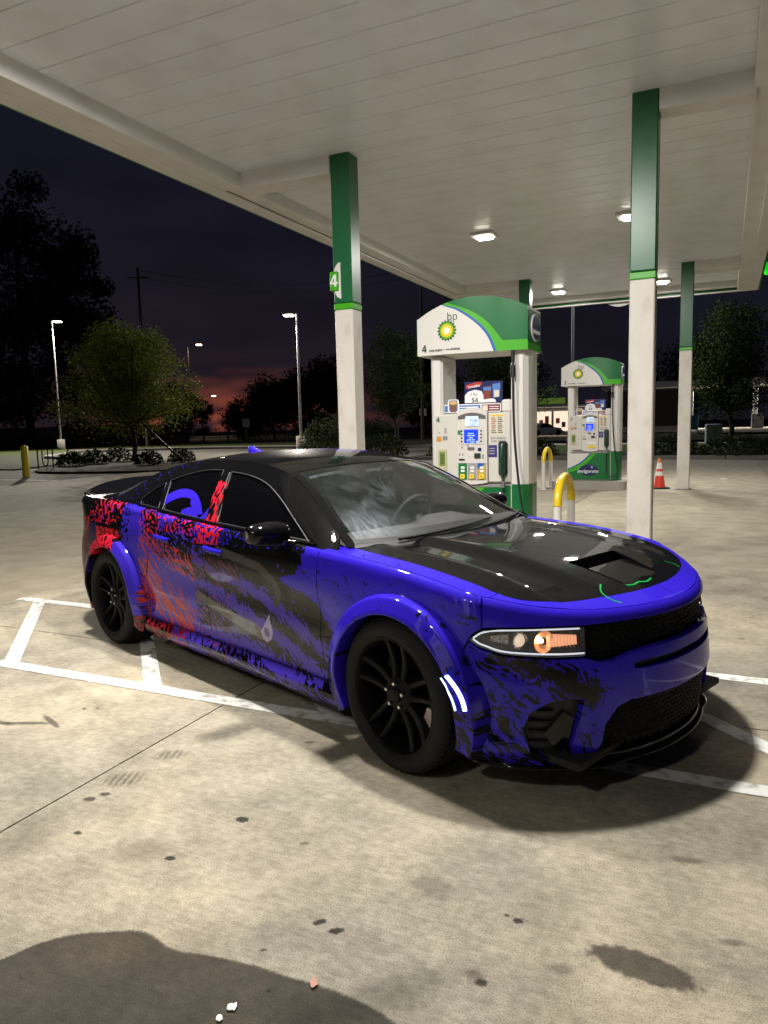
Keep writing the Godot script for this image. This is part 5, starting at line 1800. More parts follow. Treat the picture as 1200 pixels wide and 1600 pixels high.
# rows of points joined to a smooth sheet
func loft(m: MB, rows: Array, closed := false) -> MB:
	var R := rows.size()
	var C: int = rows[0].size()
	var first := m.v.size()
	for i in R:
		for j in C:
			var a: Vector3 = rows[mini(i + 1, R - 1)][j] - rows[maxi(i - 1, 0)][j]
			var b: Vector3
			if closed: b = rows[i][(j + 1) % C] - rows[i][(j - 1 + C) % C]
			else: b = rows[i][mini(j + 1, C - 1)] - rows[i][maxi(j - 1, 0)]
			var nn := a.cross(b)
			m.vert(rows[i][j], nn.normalized() if nn.length_squared() > 1e-16 else Vector3.UP, Vector2(float(j) / (C - 1), float(i) / (R - 1)))
	# which way is out: away from the middle of all rows
	var c := Vector3.ZERO
	for i in R:
		for j in C: c += rows[i][j]
	c /= R * C
	var dot := 0.0
	for k in range(first, m.v.size()): dot += m.n[k].dot(m.v[k] - c)
	if dot < 0:
		for k in range(first, m.v.size()): m.n[k] = -m.n[k]
	for i in R - 1:
		for j in (C if closed else C - 1):
			var a := first + i * C + j
			var b := first + i * C + (j + 1) % C
			m.quad(a, b, b + C, a + C)
	return m

func flare_point(ax: float, a: float, r: float) -> Vector3:      # a from the front (0) over the top
	var x := ax + r * cos(a)
	var y := 0.36 + r * sin(a)
	var base := skin(s_of_x(x), minf(maxf(y, 0.2), v_fil(s_of_x(x)) - 0.001)).z
	var q := clampf((0.478 - r) / 0.090, 0, 1)
	var t := tab([[0.0, 0.003], [0.06, 0.034], [0.14, 0.046], [0.5, 0.061], [0.92, 0.077], [1.0, 0.072]])
	var goal := 0.905 + T(t, q) * lerpf(0.40, 1.0, sstep(0.16, 0.46, y))
	var z := lerpf(base + 0.003, maxf(goal, base + 0.003), sstep(0.0, 0.09, q))
	return Vector3(x, y, z)

func flare(ax: float) -> MB:
	var m := MB.new()
	var rows := []
	var a0 := -0.42
	var a1 := PI + 0.36
	if ax > 0:
		a0 = -0.36
		a1 = PI + 0.42
	for i in 49:
		var a := lerpf(a0, a1, i / 48.0)
		var row := []
		for r in [0.478, 0.475, 0.470, 0.462, 0.450, 0.435, 0.418, 0.400, 0.392, 0.388]: row.push_back(flare_point(ax, a, r))
		var e: Vector3 = row[9]
		row.push_back(Vector3(ax + 0.386 * cos(a), 0.36 + 0.386 * sin(a), e.z - 0.02))
		row.push_back(Vector3(ax + 0.388 * cos(a), 0.36 + 0.388 * sin(a), e.z - 0.07))
		row.push_back(Vector3(ax + 0.40 * cos(a), 0.36 + 0.40 * sin(a), 0.86))
		rows.push_back(row)
	var R := rows.size()
	var C: int = rows[0].size()
	for i in R:
		for j in C:
			var da: Vector3 = rows[mini(i + 1, R - 1)][j] - rows[maxi(i - 1, 0)][j]
			var db: Vector3 = rows[i][mini(j + 1, C - 1)] - rows[i][maxi(j - 1, 0)]
			var nn := da.cross(db).normalized()
			var want := Vector3(0, 0, 1) if j < 9 else Vector3(-cos(lerpf(a0, a1, i / 48.0)), -sin(lerpf(a0, a1, i / 48.0)), 0.3)
			if nn.dot(want) < 0: nn = -nn
			m.vert(rows[i][j], nn, Vector2(s_of_x(rows[i][j].x), rows[i][j].y) * UVS)
	for i in R - 1:
		for j in C - 1:
			var a := i * C + j
			m.quad(a, a + 1, a + C + 1, a + C)
	return m

func honeycomb(poly: PackedVector2Array) -> MB:
	var m := MB.new()
	var w := 0.042
	var h := 0.020
	for i in range(0, 18):
		for j in range(9, 40):
			var c := Vector2(i * w * 1.5 / 1.5 + (0.5 * w if j % 2 else 0.0), j * h * 1.0)
			if not Geometry2D.is_point_in_polygon(c, poly): continue
			# upper half of a flat hexagon: three bars
			var k := [c + Vector2(-w * 0.5, -h * 0.30), c + Vector2(-w * 0.22, h * 0.30), c + Vector2(w * 0.22, h * 0.30), c + Vector2(w * 0.5, -h * 0.30)]
			for e in 3:
				var a := skin(maxf(k[e].x, 0), k[e].y, -0.030)
				var b := skin(maxf(k[e + 1].x, 0), k[e + 1].y, -0.030)
				if a.distance_to(b) > 0.002: tube(m, [a, b], 0.0042, 5, false)
	return m

func headlight(poly: PackedVector2Array, s_in: float) -> void:
	var front := Vector3(1.0, 0.1, 0.6)
	var housing := mat("lamp_housing", lin(0.010, 0.010, 0.011), 0.35)
	var chrome := mat("lamp_chrome", lin(0.35, 0.33, 0.32), 0.12, 1.0)
	var white := glowing("lamp_led_strip", Color(0.93, 0.95, 1.0), 0.65)
	var lens := glass("lamp_lens", Color(0.9, 0.9, 0.9), 0.06)
	var q := shrink(poly, 0.004)
	var sizes := []
	for k in 2:
		var sgn := 1.0 if k == 0 else -1.0
		var put := func(m: MB) -> MB: return m if k == 0 else m.mirrored()
		var h: MeshInstance3D = obj("headlight", put.call(panel(q, func(a, b): return skin(a, b, -0.045), Vector2(0.03, 0.03), UVS, front, 0.0)), housing, car)
		# wall round the lamp
		var wall := MB.new()
		for i in q.size():
			var a := q[i]
			var b := q[(i + 1) % q.size()]
			for e in 3:
				var c := a.lerp(b, e / 3.0)
				var d := a.lerp(b, (e + 1) / 3.0)
				wall.face([skin(c.x, c.y, -0.045), skin(c.x, c.y, -0.004), skin(d.x, d.y, -0.004), skin(d.x, d.y, -0.045)], skin(s_in + 0.2, 0.9, 0.0))
		obj("bezel", put.call(wall), housing, h)
		# white light strips along the upper and lower edges
		for path in [[[s_in + 0.02, 0.744], [s_in + 0.18, 0.746], [s_of_x(2.05), 0.742], [s_of_x(1.99), 0.731], [s_of_x(1.948), 0.706]], [[s_in + 0.0, 0.641], [s_in + 0.14, 0.643], [s_of_x(2.07), 0.652], [s_of_x(1.995), 0.673], [s_of_x(1.946), 0.700]]]:
			var pts := []
			for e in smooth(path.map(func(w): return Vector2(w[0], w[1])), 6): pts.push_back(skin(e.x, e.y, -0.016))
			obj("light_strip", put.call(tube(MB.new(), pts, 0.0040, 8)), white, h)
		# projector: bowl, glass eye, and the warm lit reflector further in
		var n0 := Vector3(lerp_at(s_in + 0.25, plan_nx), 0, lerp_at(s_in + 0.25, plan_nz))
		var c0 := skin(s_in + 0.292, 0.697, -0.035)
		obj("projector_ring", put.call(lathe(MB.new(), [Vector2(0.030, 0.0), Vector2(0.038, 0.012), Vector2(0.036, 0.016), Vector2(0.029, 0.010)], c0, Vector3(1, 0, 0.35).normalized(), 24)), chrome, h)
		obj("projector_eye", put.call(lathe(MB.new(), [Vector2(0.028, 0.004), Vector2(0.022, 0.016), Vector2(0.012, 0.022), Vector2(0.001, 0.024)], c0, Vector3(1, 0, 0.35).normalized(), 20)), glass_eye(), h)
		# the lit bowl: a small bright bulb in a mirrored, ribbed dish
		var aim := Vector3(1, 0.02, 0.40).normalized()
		var c1 := skin(s_in + 0.198, 0.695, -0.042)
		var dish := MB.new()
		lathe(dish, [Vector2(0.006, 0.0), Vector2(0.020, 0.003), Vector2(0.033, 0.010), Vector2(0.042, 0.022), Vector2(0.046, 0.031), Vector2(0.048, 0.031)], c1, aim, 28)
		obj("lit_reflector", put.call(dish), mat("lamp_dish", lin(0.85, 0.62, 0.45), 0.32, 1.0), h)
		obj("bulb_lamp", put.call(lathe(MB.new(), [Vector2(0.0085, 0.0), Vector2(0.0095, 0.010), Vector2(0.006, 0.017), Vector2(0.001, 0.019)], c1 + aim * 0.004, aim, 12)), glowing("lamp_warm_bulb", Color(1.0, 0.80, 0.60), 16.0), h)
		var floor_m := MB.new()
		for e in 7:
			var sa := s_in + 0.04 + 0.018 * e
			tube(floor_m, [skin(sa, 0.664, -0.030), skin(sa + 0.002, 0.672, -0.040), skin(sa + 0.004, 0.722, -0.042)], 0.0035, 5)
		obj("reflector_ribs", put.call(floor_m), chrome, h)
		var c2 := PackedVector2Array([Vector2(s_in + 0.03, 0.676), Vector2(s_in + 0.16, 0.668), Vector2(s_in + 0.16, 0.722), Vector2(s_in + 0.03, 0.712)])
		obj("lit_reflector", put.call(panel(c2, func(a, b): return skin(a, b, -0.030 + 0.004 * sin(a * 420.0)), Vector2(0.004, 0.01), UVS, front, 0.01)), glowing("lamp_warm_bar", Color(1.0, 0.72, 0.56), 0.5), h)
		var c3 := PackedVector2Array([Vector2(s_of_x(2.08), 0.68), Vector2(s_of_x(2.01), 0.692), Vector2(s_of_x(2.01), 0.712), Vector2(s_of_x(2.08), 0.724)])
		obj("corner_reflector", put.call(panel(c3, func(a, b): return skin(a, b, -0.036 + 0.01 * absf(sin(a * 120.0 + b * 90.0))), Vector2(0.01, 0.01), UVS, front, 0.0)), chrome, h)
		obj("lens", put.call(panel(q, func(a, b): return skin(a, b, -0.002), Vector2(0.03, 0.03), UVS, front, 0.0)), lens, h)

func glass_eye() -> StandardMaterial3D:
	return glowing("projector_glass_lamp", Color(1.0, 0.90, 0.80), 0.55)

func mirror_housing(door: Node3D, sgn: float, gloss: Material) -> void:
	var m := MB.new()
	var rows := []
	var c := Vector3(0.63, 1.045, 0.985)
	for i in 15:
		var f := i / 14.0
		var a := PI * f
		var row := []
		var e := pow(sin(a), 0.42)
		for j in 18:
			var b := TAU * j / 18.0
			var sx := 0.075 * (1.0 if cos(b) > 0 else 0.45)
			row.push_back(Vector3(c.x + sx * cos(b) * e - 0.03 * (f - 0.5), c.y + 0.070 * sin(b) * e * (1.0 - 0.15 * f) + 0.012 * (f - 0.5), (c.z - 0.125 * cos(a)) * sgn))
		rows.push_back(row)
	loft(m, rows, true)
	var mo := obj("mirror_housing", m, gloss, door)
	var st := MB.new()
	var srow := []
	for q in [[Vector3(0.70, 0.985, 0.835), 0.05], [Vector3(0.675, 0.995, 0.88), 0.035], [Vector3(0.65, 1.01, 0.93), 0.03]]:
		var row := []
		for j in 10:
			var b := TAU * j / 10.0
			row.push_back(Vector3(q[0].x + q[1] * cos(b), q[0].y + q[1] * 0.42 * sin(b), q[0].z * sgn))
		srow.push_back(row)
	loft(st, srow, true)
	obj("mirror_stalk", st, gloss, mo)
	var gl := MB.new()
	gl.facen([Vector3(0.592, 1.0, 0.89 * sgn), Vector3(0.588, 1.0, 1.07 * sgn), Vector3(0.588, 1.085, 1.07 * sgn), Vector3(0.592, 1.085, 0.89 * sgn)], Vector3(-1, 0, 0))
	obj("mirror_glass", gl, mat("mirror_silver", lin(0.8, 0.8, 0.8), 0.02, 1.0), mo)

func cab_panel(poly: Array, extra := 0.0, flange := 0.01, sh := 0.0015) -> MB:
	return panel(shrink(PackedVector2Array(poly), sh), func(x, y): return cab_side(x, y, extra), Vector2(0.04, 0.03), Vector2(0.5, 1.0), Vector3(0, 0.4, 1), flange)

func belt(x: float) -> float:
	return shoulder_at(x).y - 0.004

func build_cabin(gloss: Material, dark: Material, shellm: Material, bright: Material) -> void:
	var tint := glass("dark_tint_glass", lin(0.002, 0.002, 0.0025), 0.93, 0.02)
	var screen := glass("windscreen_glass", lin(0.04, 0.05, 0.046), 0.15, 0.02)
	# daylight openings on the side
	var ft := smooth([Vector2(-0.235, 1.330), Vector2(0.0, 1.312), Vector2(0.20, 1.272), Vector2(0.40, 1.195), Vector2(0.60, 1.095), Vector2(0.80, 0.995)], 5)
	var front := [Vector2(-0.16, belt(-0.16) + 0.022)] + [Vector2(-0.232, 1.328)] + ft.slice(1)
	for i in 8: front.push_back(Vector2(lerpf(0.80, -0.12, i / 7.0), belt(lerpf(0.80, -0.12, i / 7.0)) + 0.022))
	front = front.slice(1)
	var rt := smooth([Vector2(-0.94, 1.250), Vector2(-0.75, 1.300), Vector2(-0.55, 1.330), Vector2(-0.335, 1.338)], 5)
	var rear := [Vector2(-0.88, belt(-0.88) + 0.022)] + rt
	for i in 6: rear.push_back(Vector2(lerpf(-0.26, -0.84, i / 5.0), belt(lerpf(-0.26, -0.84, i / 5.0)) + 0.022))
	rear = rear.slice(1)
	var qt := [Vector2(-0.905, belt(-0.905) + 0.022), Vector2(-0.985, 1.234), Vector2(-1.10, 1.185), Vector2(-1.20, 1.118), Vector2(-1.18, belt(-1.18) + 0.022)]
	# pillars: the whole side of the cabin less the openings
	var outline := []
	for i in 40:
		var x := lerpf(1.03, -1.86, i / 39.0)
		outline.push_back(Vector2(x, rail_at(x).x))
	for i in 40:
		var x := lerpf(-1.9, 1.03, i / 39.0)
		outline.push_back(Vector2(x, minf(belt(x), rail_at(x).x - 0.002)))
	var frame := PackedVector2Array(outline)
	var parts := {"a_pillar": [0.05, 3.0], "b_pillar": [-0.62, 0.05], "c_pillar": [-3.0, -0.62]}
	var paint := {"a_pillar": gloss, "b_pillar": mats["wrap_cab"], "c_pillar": mats["wrap_cab"]}
	for nm in parts:
		var m := MB.new()
		for a in Geometry2D.intersect_polygons(frame, rect_poly(parts[nm][0], 0, parts[nm][1], 3)):
			var todo := [a]
			for hole in [front, rear, qt]:
				var nxt := []
				for b in todo:
					var hp := PackedVector2Array(hole)
					if Geometry2D.intersect_polygons(b, hp).is_empty(): nxt.push_back(b)
					else: nxt.append_array(minus(b, hp))
				todo = nxt
			for b in todo:
				if b.size() > 2: panel(b, func(x, y): return cab_side(x, y), Vector2(0.04, 0.03), Vector2(0.25, 1.0 / 0.7), Vector3(0, 0.4, 1), 0.0, m)
		both(nm, m, paint[nm], car)
	for w in [["front_side_window", front], ["rear_side_window", rear], ["quarter_window", qt]]:
		var g: Array = both(w[0], cab_panel(w[1], -0.007, 0.0, -0.004), tint, car)
		var pts := []
		for q in w[1]: pts.push_back(cab_side(q.x, q.y, 0.001))
		pts.push_back(pts[0])
		var tr := tube(MB.new(), pts, 0.0045, 6, false)
		for k in 2: obj("rubber_seal", tr if k == 0 else tr.mirrored(), dark, g[k])
	# bright line at the door glass edge in front of the b pillar, and the moulding along the belt
	both("window_trim", tube(MB.new(), [cab_side(-0.245, 1.325, 0.004), cab_side(-0.19, 1.18, 0.004), cab_side(-0.15, belt(-0.15) + 0.03, 0.004)], 0.004, 6), mat("satin_trim", lin(0.2, 0.2, 0.21), 0.3, 1.0), car)
	var bl := []
	for i in 24:
		var x := lerpf(0.86, -1.2, i / 23.0)
		bl.push_back(cab_side(x, belt(x) + 0.012, 0.004))
	both("belt_moulding", tube(MB.new(), bl, 0.009, 8), gloss, car)
	# print that runs over the rear door glass: one broad blue swoosh
	var sw := smooth([Vector2(-0.98, 1.09), Vector2(-0.86, 1.165), Vector2(-0.72, 1.205), Vector2(-0.55, 1.195), Vector2(-0.42, 1.14), Vector2(-0.33, 1.065)], 6)
	var inner := smooth([Vector2(-0.40, 1.055), Vector2(-0.52, 1.115), Vector2(-0.55, 1.148), Vector2(-0.68, 1.150), Vector2(-0.80, 1.115), Vector2(-0.88, 1.075)], 6)
	var swoosh := PackedVector2Array(sw + inner)
	for a in Geometry2D.intersect_polygons(swoosh, shrink(PackedVector2Array(rear), 0.006)):
		both("window_graphic", panel(a, func(x, y): return cab_side(x, y, -0.004), Vector2(0.04, 0.03), Vector2.ONE, Vector3(0, 0.4, 1), 0.0), mat("blue_vinyl", lin(0.03, 0.014, 0.70), 0.3), car)
	var hook := smooth([Vector2(-0.60, 1.075), Vector2(-0.50, 1.098), Vector2(-0.40, 1.06), Vector2(-0.34, 1.045), Vector2(-0.27, 1.12), Vector2(-0.275, 1.04), Vector2(-0.60, 1.05)], 4)
	for a in Geometry2D.intersect_polygons(PackedVector2Array(hook), PackedVector2Array(rear)):
		both("window_graphic", panel(a, func(x, y): return cab_side(x, y, -0.0035), Vector2(0.04, 0.03), Vector2.ONE, Vector3(0, 0.4, 1), 0.0), mats["blue_vinyl"], car)
	# roof, windscreen and rear window out of the upper skin
	var up := Vector3(0, 1, 0)
	var roof_poly := [Vector2(3.0, -1), Vector2(7.05, -1), Vector2(7.12, -0.8), Vector2(7.2, 0.0), Vector2(7.12, 0.8), Vector2(7.05, 1), Vector2(3.0, 1), Vector2(2.9, 0.0)]
	var st := Vector2(0.125, 0.1)
	var roof := obj("roof", panel(PackedVector2Array(roof_poly), func(t, w): return top_skin(t, w), st, Vector2(0.1, 0.5), up, 0.012), mats["wrap_roof"], car)
	var ws := [Vector2(7.07, -0.93), Vector2(7.14, -0.8), Vector2(7.22, 0.0), Vector2(7.14, 0.8), Vector2(7.07, 0.93), Vector2(9.75, 0.94), Vector2(9.85, 0.6), Vector2(9.86, 0.0), Vector2(9.85, -0.6), Vector2(9.75, -0.94)]
	var wso := obj("windscreen", panel(PackedVector2Array(ws), func(t, w): return top_skin(t, w, -0.003), st, Vector2(0.1, 0.5), Vector3(0.6, 1, 0), 0.0), screen, car)
	for s in [-1.0, 1.0]:
		var apil := MB.new()
		var ap := [Vector2(7.06, 0.935 * s), Vector2(9.76, 0.945 * s), Vector2(10.0, 0.96 * s), Vector2(10.0, 1.0 * s), Vector2(7.06, 1.0 * s)]
		panel(PackedVector2Array(ap), func(t, w): return top_skin(t, w, 0.002), Vector2(0.125, 0.05), Vector2(0.1, 0.5), Vector3(0.4, 0.6, s), 0.01, apil)
		obj("windscreen_pillar", apil, gloss, car)
	# thin pale film, whiter in soft patches, over the passenger side of the glass
	var haze := mat("glass_haze", Color(0.80, 0.86, 0.90), 0.6)
	haze.transparency = BaseMaterial3D.TRANSPARENCY_ALPHA
	haze.albedo_texture = haze_picture()
	obj("haze_film", panel(PackedVector2Array([Vector2(7.4, 0.05), Vector2(7.4, 0.90), Vector2(9.7, 0.92), Vector2(9.8, 0.3), Vector2(9.6, 0.0)]), func(t, w): return top_skin(t, w, 0.0005), st, Vector2(1.0 / 2.5, 1.0), Vector3(0.6, 1, 0), 0.0), haze, wso)
	# black print band round the windscreen edge
	var band := MB.new()
	panel(PackedVector2Array([Vector2(9.55, -0.94), Vector2(9.55, 0.94), Vector2(9.76, 0.94), Vector2(9.86, 0.6), Vector2(9.87, 0), Vector2(9.86, -0.6), Vector2(9.76, -0.94)]), func(t, w): return top_skin(t, w, -0.006), st, Vector2.ONE, up, 0.0, band)
	obj("screen_border", band, dark, wso)
	var cowl := MB.new()
	panel(PackedVector2Array([Vector2(9.84, -0.98), Vector2(9.84, 0.98), Vector2(10.0, 1.0), Vector2(10.0, -1.0)]), func(t, w): return top_skin(t, w, -0.008) + Vector3(0.06 * sstep(9.84, 10.0, t), -0.015 * sstep(9.84, 10.0, t), 0), Vector2(0.08, 0.1), Vector2.ONE, up, 0.0, cowl)
	obj("cowl_panel", cowl, dark, car)
	for wp in [[0.52, -0.12], [-0.10, -0.66]]:
		var wm := MB.new()
		var pts := []
		var bl2 := []
		for i in 9:
			var f := i / 8.0
			pts.push_back(top_skin(lerpf(9.93, 9.72, f), lerpf(wp[0], wp[1] - 0.05, f) / 0.78, 0.012))
			bl2.push_back(top_skin(lerpf(9.84, 9.66, f), lerpf(wp[0] - 0.06, wp[1] - 0.16, f) / 0.78, 0.006))
		tube(wm, pts, [0.009, 0.008, 0.007, 0.006, 0.006, 0.006, 0.005, 0.005, 0.004], 6)
		var wo := obj("wiper", wm, shellm, car)
		obj("wiper_blade", tube(MB.new(), bl2, 0.006, 6), shellm, wo)
	var rw := [Vector2(0.6, -0.93), Vector2(0.5, 0.0), Vector2(0.6, 0.93), Vector2(2.95, 0.93), Vector2(2.86, 0.0), Vector2(2.95, -0.93)]
	obj("rear_window", panel(PackedVector2Array(rw), func(t, w): return top_skin(t, w, -0.003), st, Vector2.ONE, Vector3(-0.4, 1, 0), 0.0), tint, car)
	var cp := MB.new()
	for s in [-1.0, 1.0]:
		panel(PackedVector2Array([Vector2(0.0, 0.935 * s), Vector2(3.0, 0.935 * s), Vector2(3.0, 1.0 * s), Vector2(0.0, 1.0 * s)]), func(t, w): return top_skin(t, w, 0.002), Vector2(0.125, 0.05), Vector2(0.1, 0.5), Vector3(-0.4, 0.6, s), 0.01, cp)
	panel(PackedVector2Array([Vector2(0.0, -0.96), Vector2(0.55, -0.93), Vector2(0.48, 0), Vector2(0.55, 0.93), Vector2(0.0, 0.96)]), func(t, w): return top_skin(t, w, 0.0), st, Vector2.ONE, up, 0.01, cp)
	obj("rear_pillar", cp, gloss, car)
	# shark fin aerial
	var fin := MB.new()
	var frows := []
	for i in 9:
		var f := i / 8.0
		var x := lerpf(-0.97, -0.77, f)
		var h := 0.075 * pow(1.0 - f, 0.6) * (0.75 + 0.25 * sstep(0.0, 0.15, f)) + 0.002
		var wd := 0.026 * pow(sin(PI * clampf(f * 0.85 + 0.12, 0, 1)), 0.6)
		var y := 1.405
		var row := []
		for a in 9:
			var an := PI * a / 8.0
			row.push_back(Vector3(x - 0.015 * sin(an), y + h * pow(sin(an), 0.7), wd * cos(an)))
		frows.push_back(row)
	loft(fin, frows)
	obj("roof_aerial", fin, mats["blue_vinyl"], roof)
	build_interior(shellm)

func build_interior(shellm: Material) -> void:
	var cloth := mat("dark_interior", lin(0.018, 0.018, 0.02), 0.7)
	var grey := mat("grey_interior", lin(0.05, 0.05, 0.052), 0.55)
	var m := MB.new()
	# dashboard: a broad shelf under the windscreen, rolled over at the front of the cabin
	var rows := []
	for i in 13:
		var z := lerpf(-0.72, 0.72, i / 12.0)
		var e := 1.0 - 0.25 * pow(absf(z) / 0.72, 2.0)
		rows.push_back([Vector3(1.06 * 1.0, 0.965, z), Vector3(0.85, 0.985 + 0.02 * (1.0 if z < -0.15 and z > -0.6 else 0.0), z), Vector3(0.66, 0.985 + 0.04 * (1.0 if z < -0.18 and z > -0.58 else 0.0), z), Vector3(0.56, 0.95, z), Vector3(0.52, 0.85, z), Vector3(0.56, 0.6, z)])
	loft(m, rows)
	obj("dashboard", m, grey, car)
	var wh := MB.new()
	var ring := []
	var c := Vector3(0.40, 0.955, -0.38)
	var ey := Vector3(0.38, 0.92, 0).normalized()
	for i in 33:
		var a := TAU * i / 32.0
		ring.push_back(c + Vector3(0, 0, 1) * 0.185 * cos(a) + ey * 0.185 * sin(a))
	tube(wh, ring, 0.016, 8, false)
	tube(wh, [c + Vector3(0, 0, -0.18), c + Vector3(0.03, 0, -0.05), c + Vector3(0.03, 0, 0.05), c + Vector3(0, 0, 0.18)], 0.016, 6)
	tube(wh, [c + Vector3(0.03, 0, 0), c + Vector3(0.22, -0.08, 0)], [0.06, 0.035], 10)
	tube(wh, [c + Vector3(0.02, 0, 0), c - ey * 0.18], 0.014, 6)
	obj("steering_wheel", wh, cloth, car)
	for q in [[-0.15, 0.38], [-0.15, -0.38], [-1.0, 0.36], [-1.0, -0.36]]:
		var s := MB.new()
		box(s, Vector3(q[0] + 0.02, 0.55, q[1]), Vector3(0.5, 0.14, 0.5), 0.05)
		box(s, Vector3(q[0] - 0.30, 0.83, q[1]), Vector3(0.13, 0.58, 0.48), 0.05, Basis(Vector3.BACK, 0.30))
		box(s, Vector3(q[0] - 0.385, 1.185, q[1]), Vector3(0.09, 0.16, 0.25), 0.04, Basis(Vector3.BACK, 0.2))
		for d in [-0.05, 0.05]: tube(s, [Vector3(q[0] - 0.36, 1.04, q[1] + d), Vector3(q[0] - 0.385, 1.15, q[1] + d)], 0.006, 6)
		obj("seat", s, cloth, car)
	var mr := MB.new()
	box(mr, Vector3(0.48, 1.305, 0.0), Vector3(0.035, 0.065, 0.24), 0.014, Basis(Vector3.BACK, -0.2))
	tube(mr, [Vector3(0.48, 1.32, 0), Vector3(0.54, 1.355, 0)], 0.012, 6)
	obj("rear_view_mirror", mr, cloth, car)
	# sun visors and headlining
	var hl := MB.new()
	panel(PackedVector2Array([Vector2(3.0, -0.95), Vector2(7.0, -0.95), Vector2(7.0, 0.95), Vector2(3.0, 0.95)]), func(t, w): return top_skin(t, w, -0.02), Vector2(0.25, 0.1), Vector2.ONE, Vector3.DOWN, 0.0, hl)
	obj("headlining", hl, grey, car)

func wheel(ax: float, s: float) -> void:
	var steer := 0.06 if ax > 0 else 0.0
	var w := Node3D.new()
	var nm := "wheel"
	var i0 := 0
	while car.has_node(NodePath(nm)):
		i0 += 1
		nm = "wheel_%03d" % i0
	w.name = nm
	car.add_child(w, true)
	w.position = Vector3(ax, 0.36, 0.80 * s)
	w.rotation.y = -steer
	if not mats.has("tyre_rubber"): tyre_meshes()
	if s < 0: w.rotation.y += PI
	# local z is outwards
	obj("tyre", mats["mesh_tyre"], mats["tyre_rubber"], w)
	for q in ["rim", "spokes"]: obj(q, mats["mesh_" + q], mats["rim_black"], w).scale = Vector3(1.03, 1.03, 1.0)
	obj("hub_cap", mats["mesh_cap"], mats["rim_black"], w)
	obj("brake_disc", mats["mesh_disc"], mats["disc_steel"], w)
	var cal := obj("brake_caliper", mats["mesh_caliper"], mats["caliper"], w)
	cal.rotation.z = (0.65 if s < 0 else -PI + 2.62) if ax > 0 else 0.4
	for k in 5:
		var a := TAU * k / 5.0 + 0.31
		var n := obj("wheel_nut", mats["mesh_nut"], mats["nut_chrome"], w)
		n.position = Vector3(0.057 * cos(a), 0.057 * sin(a), 0.118)

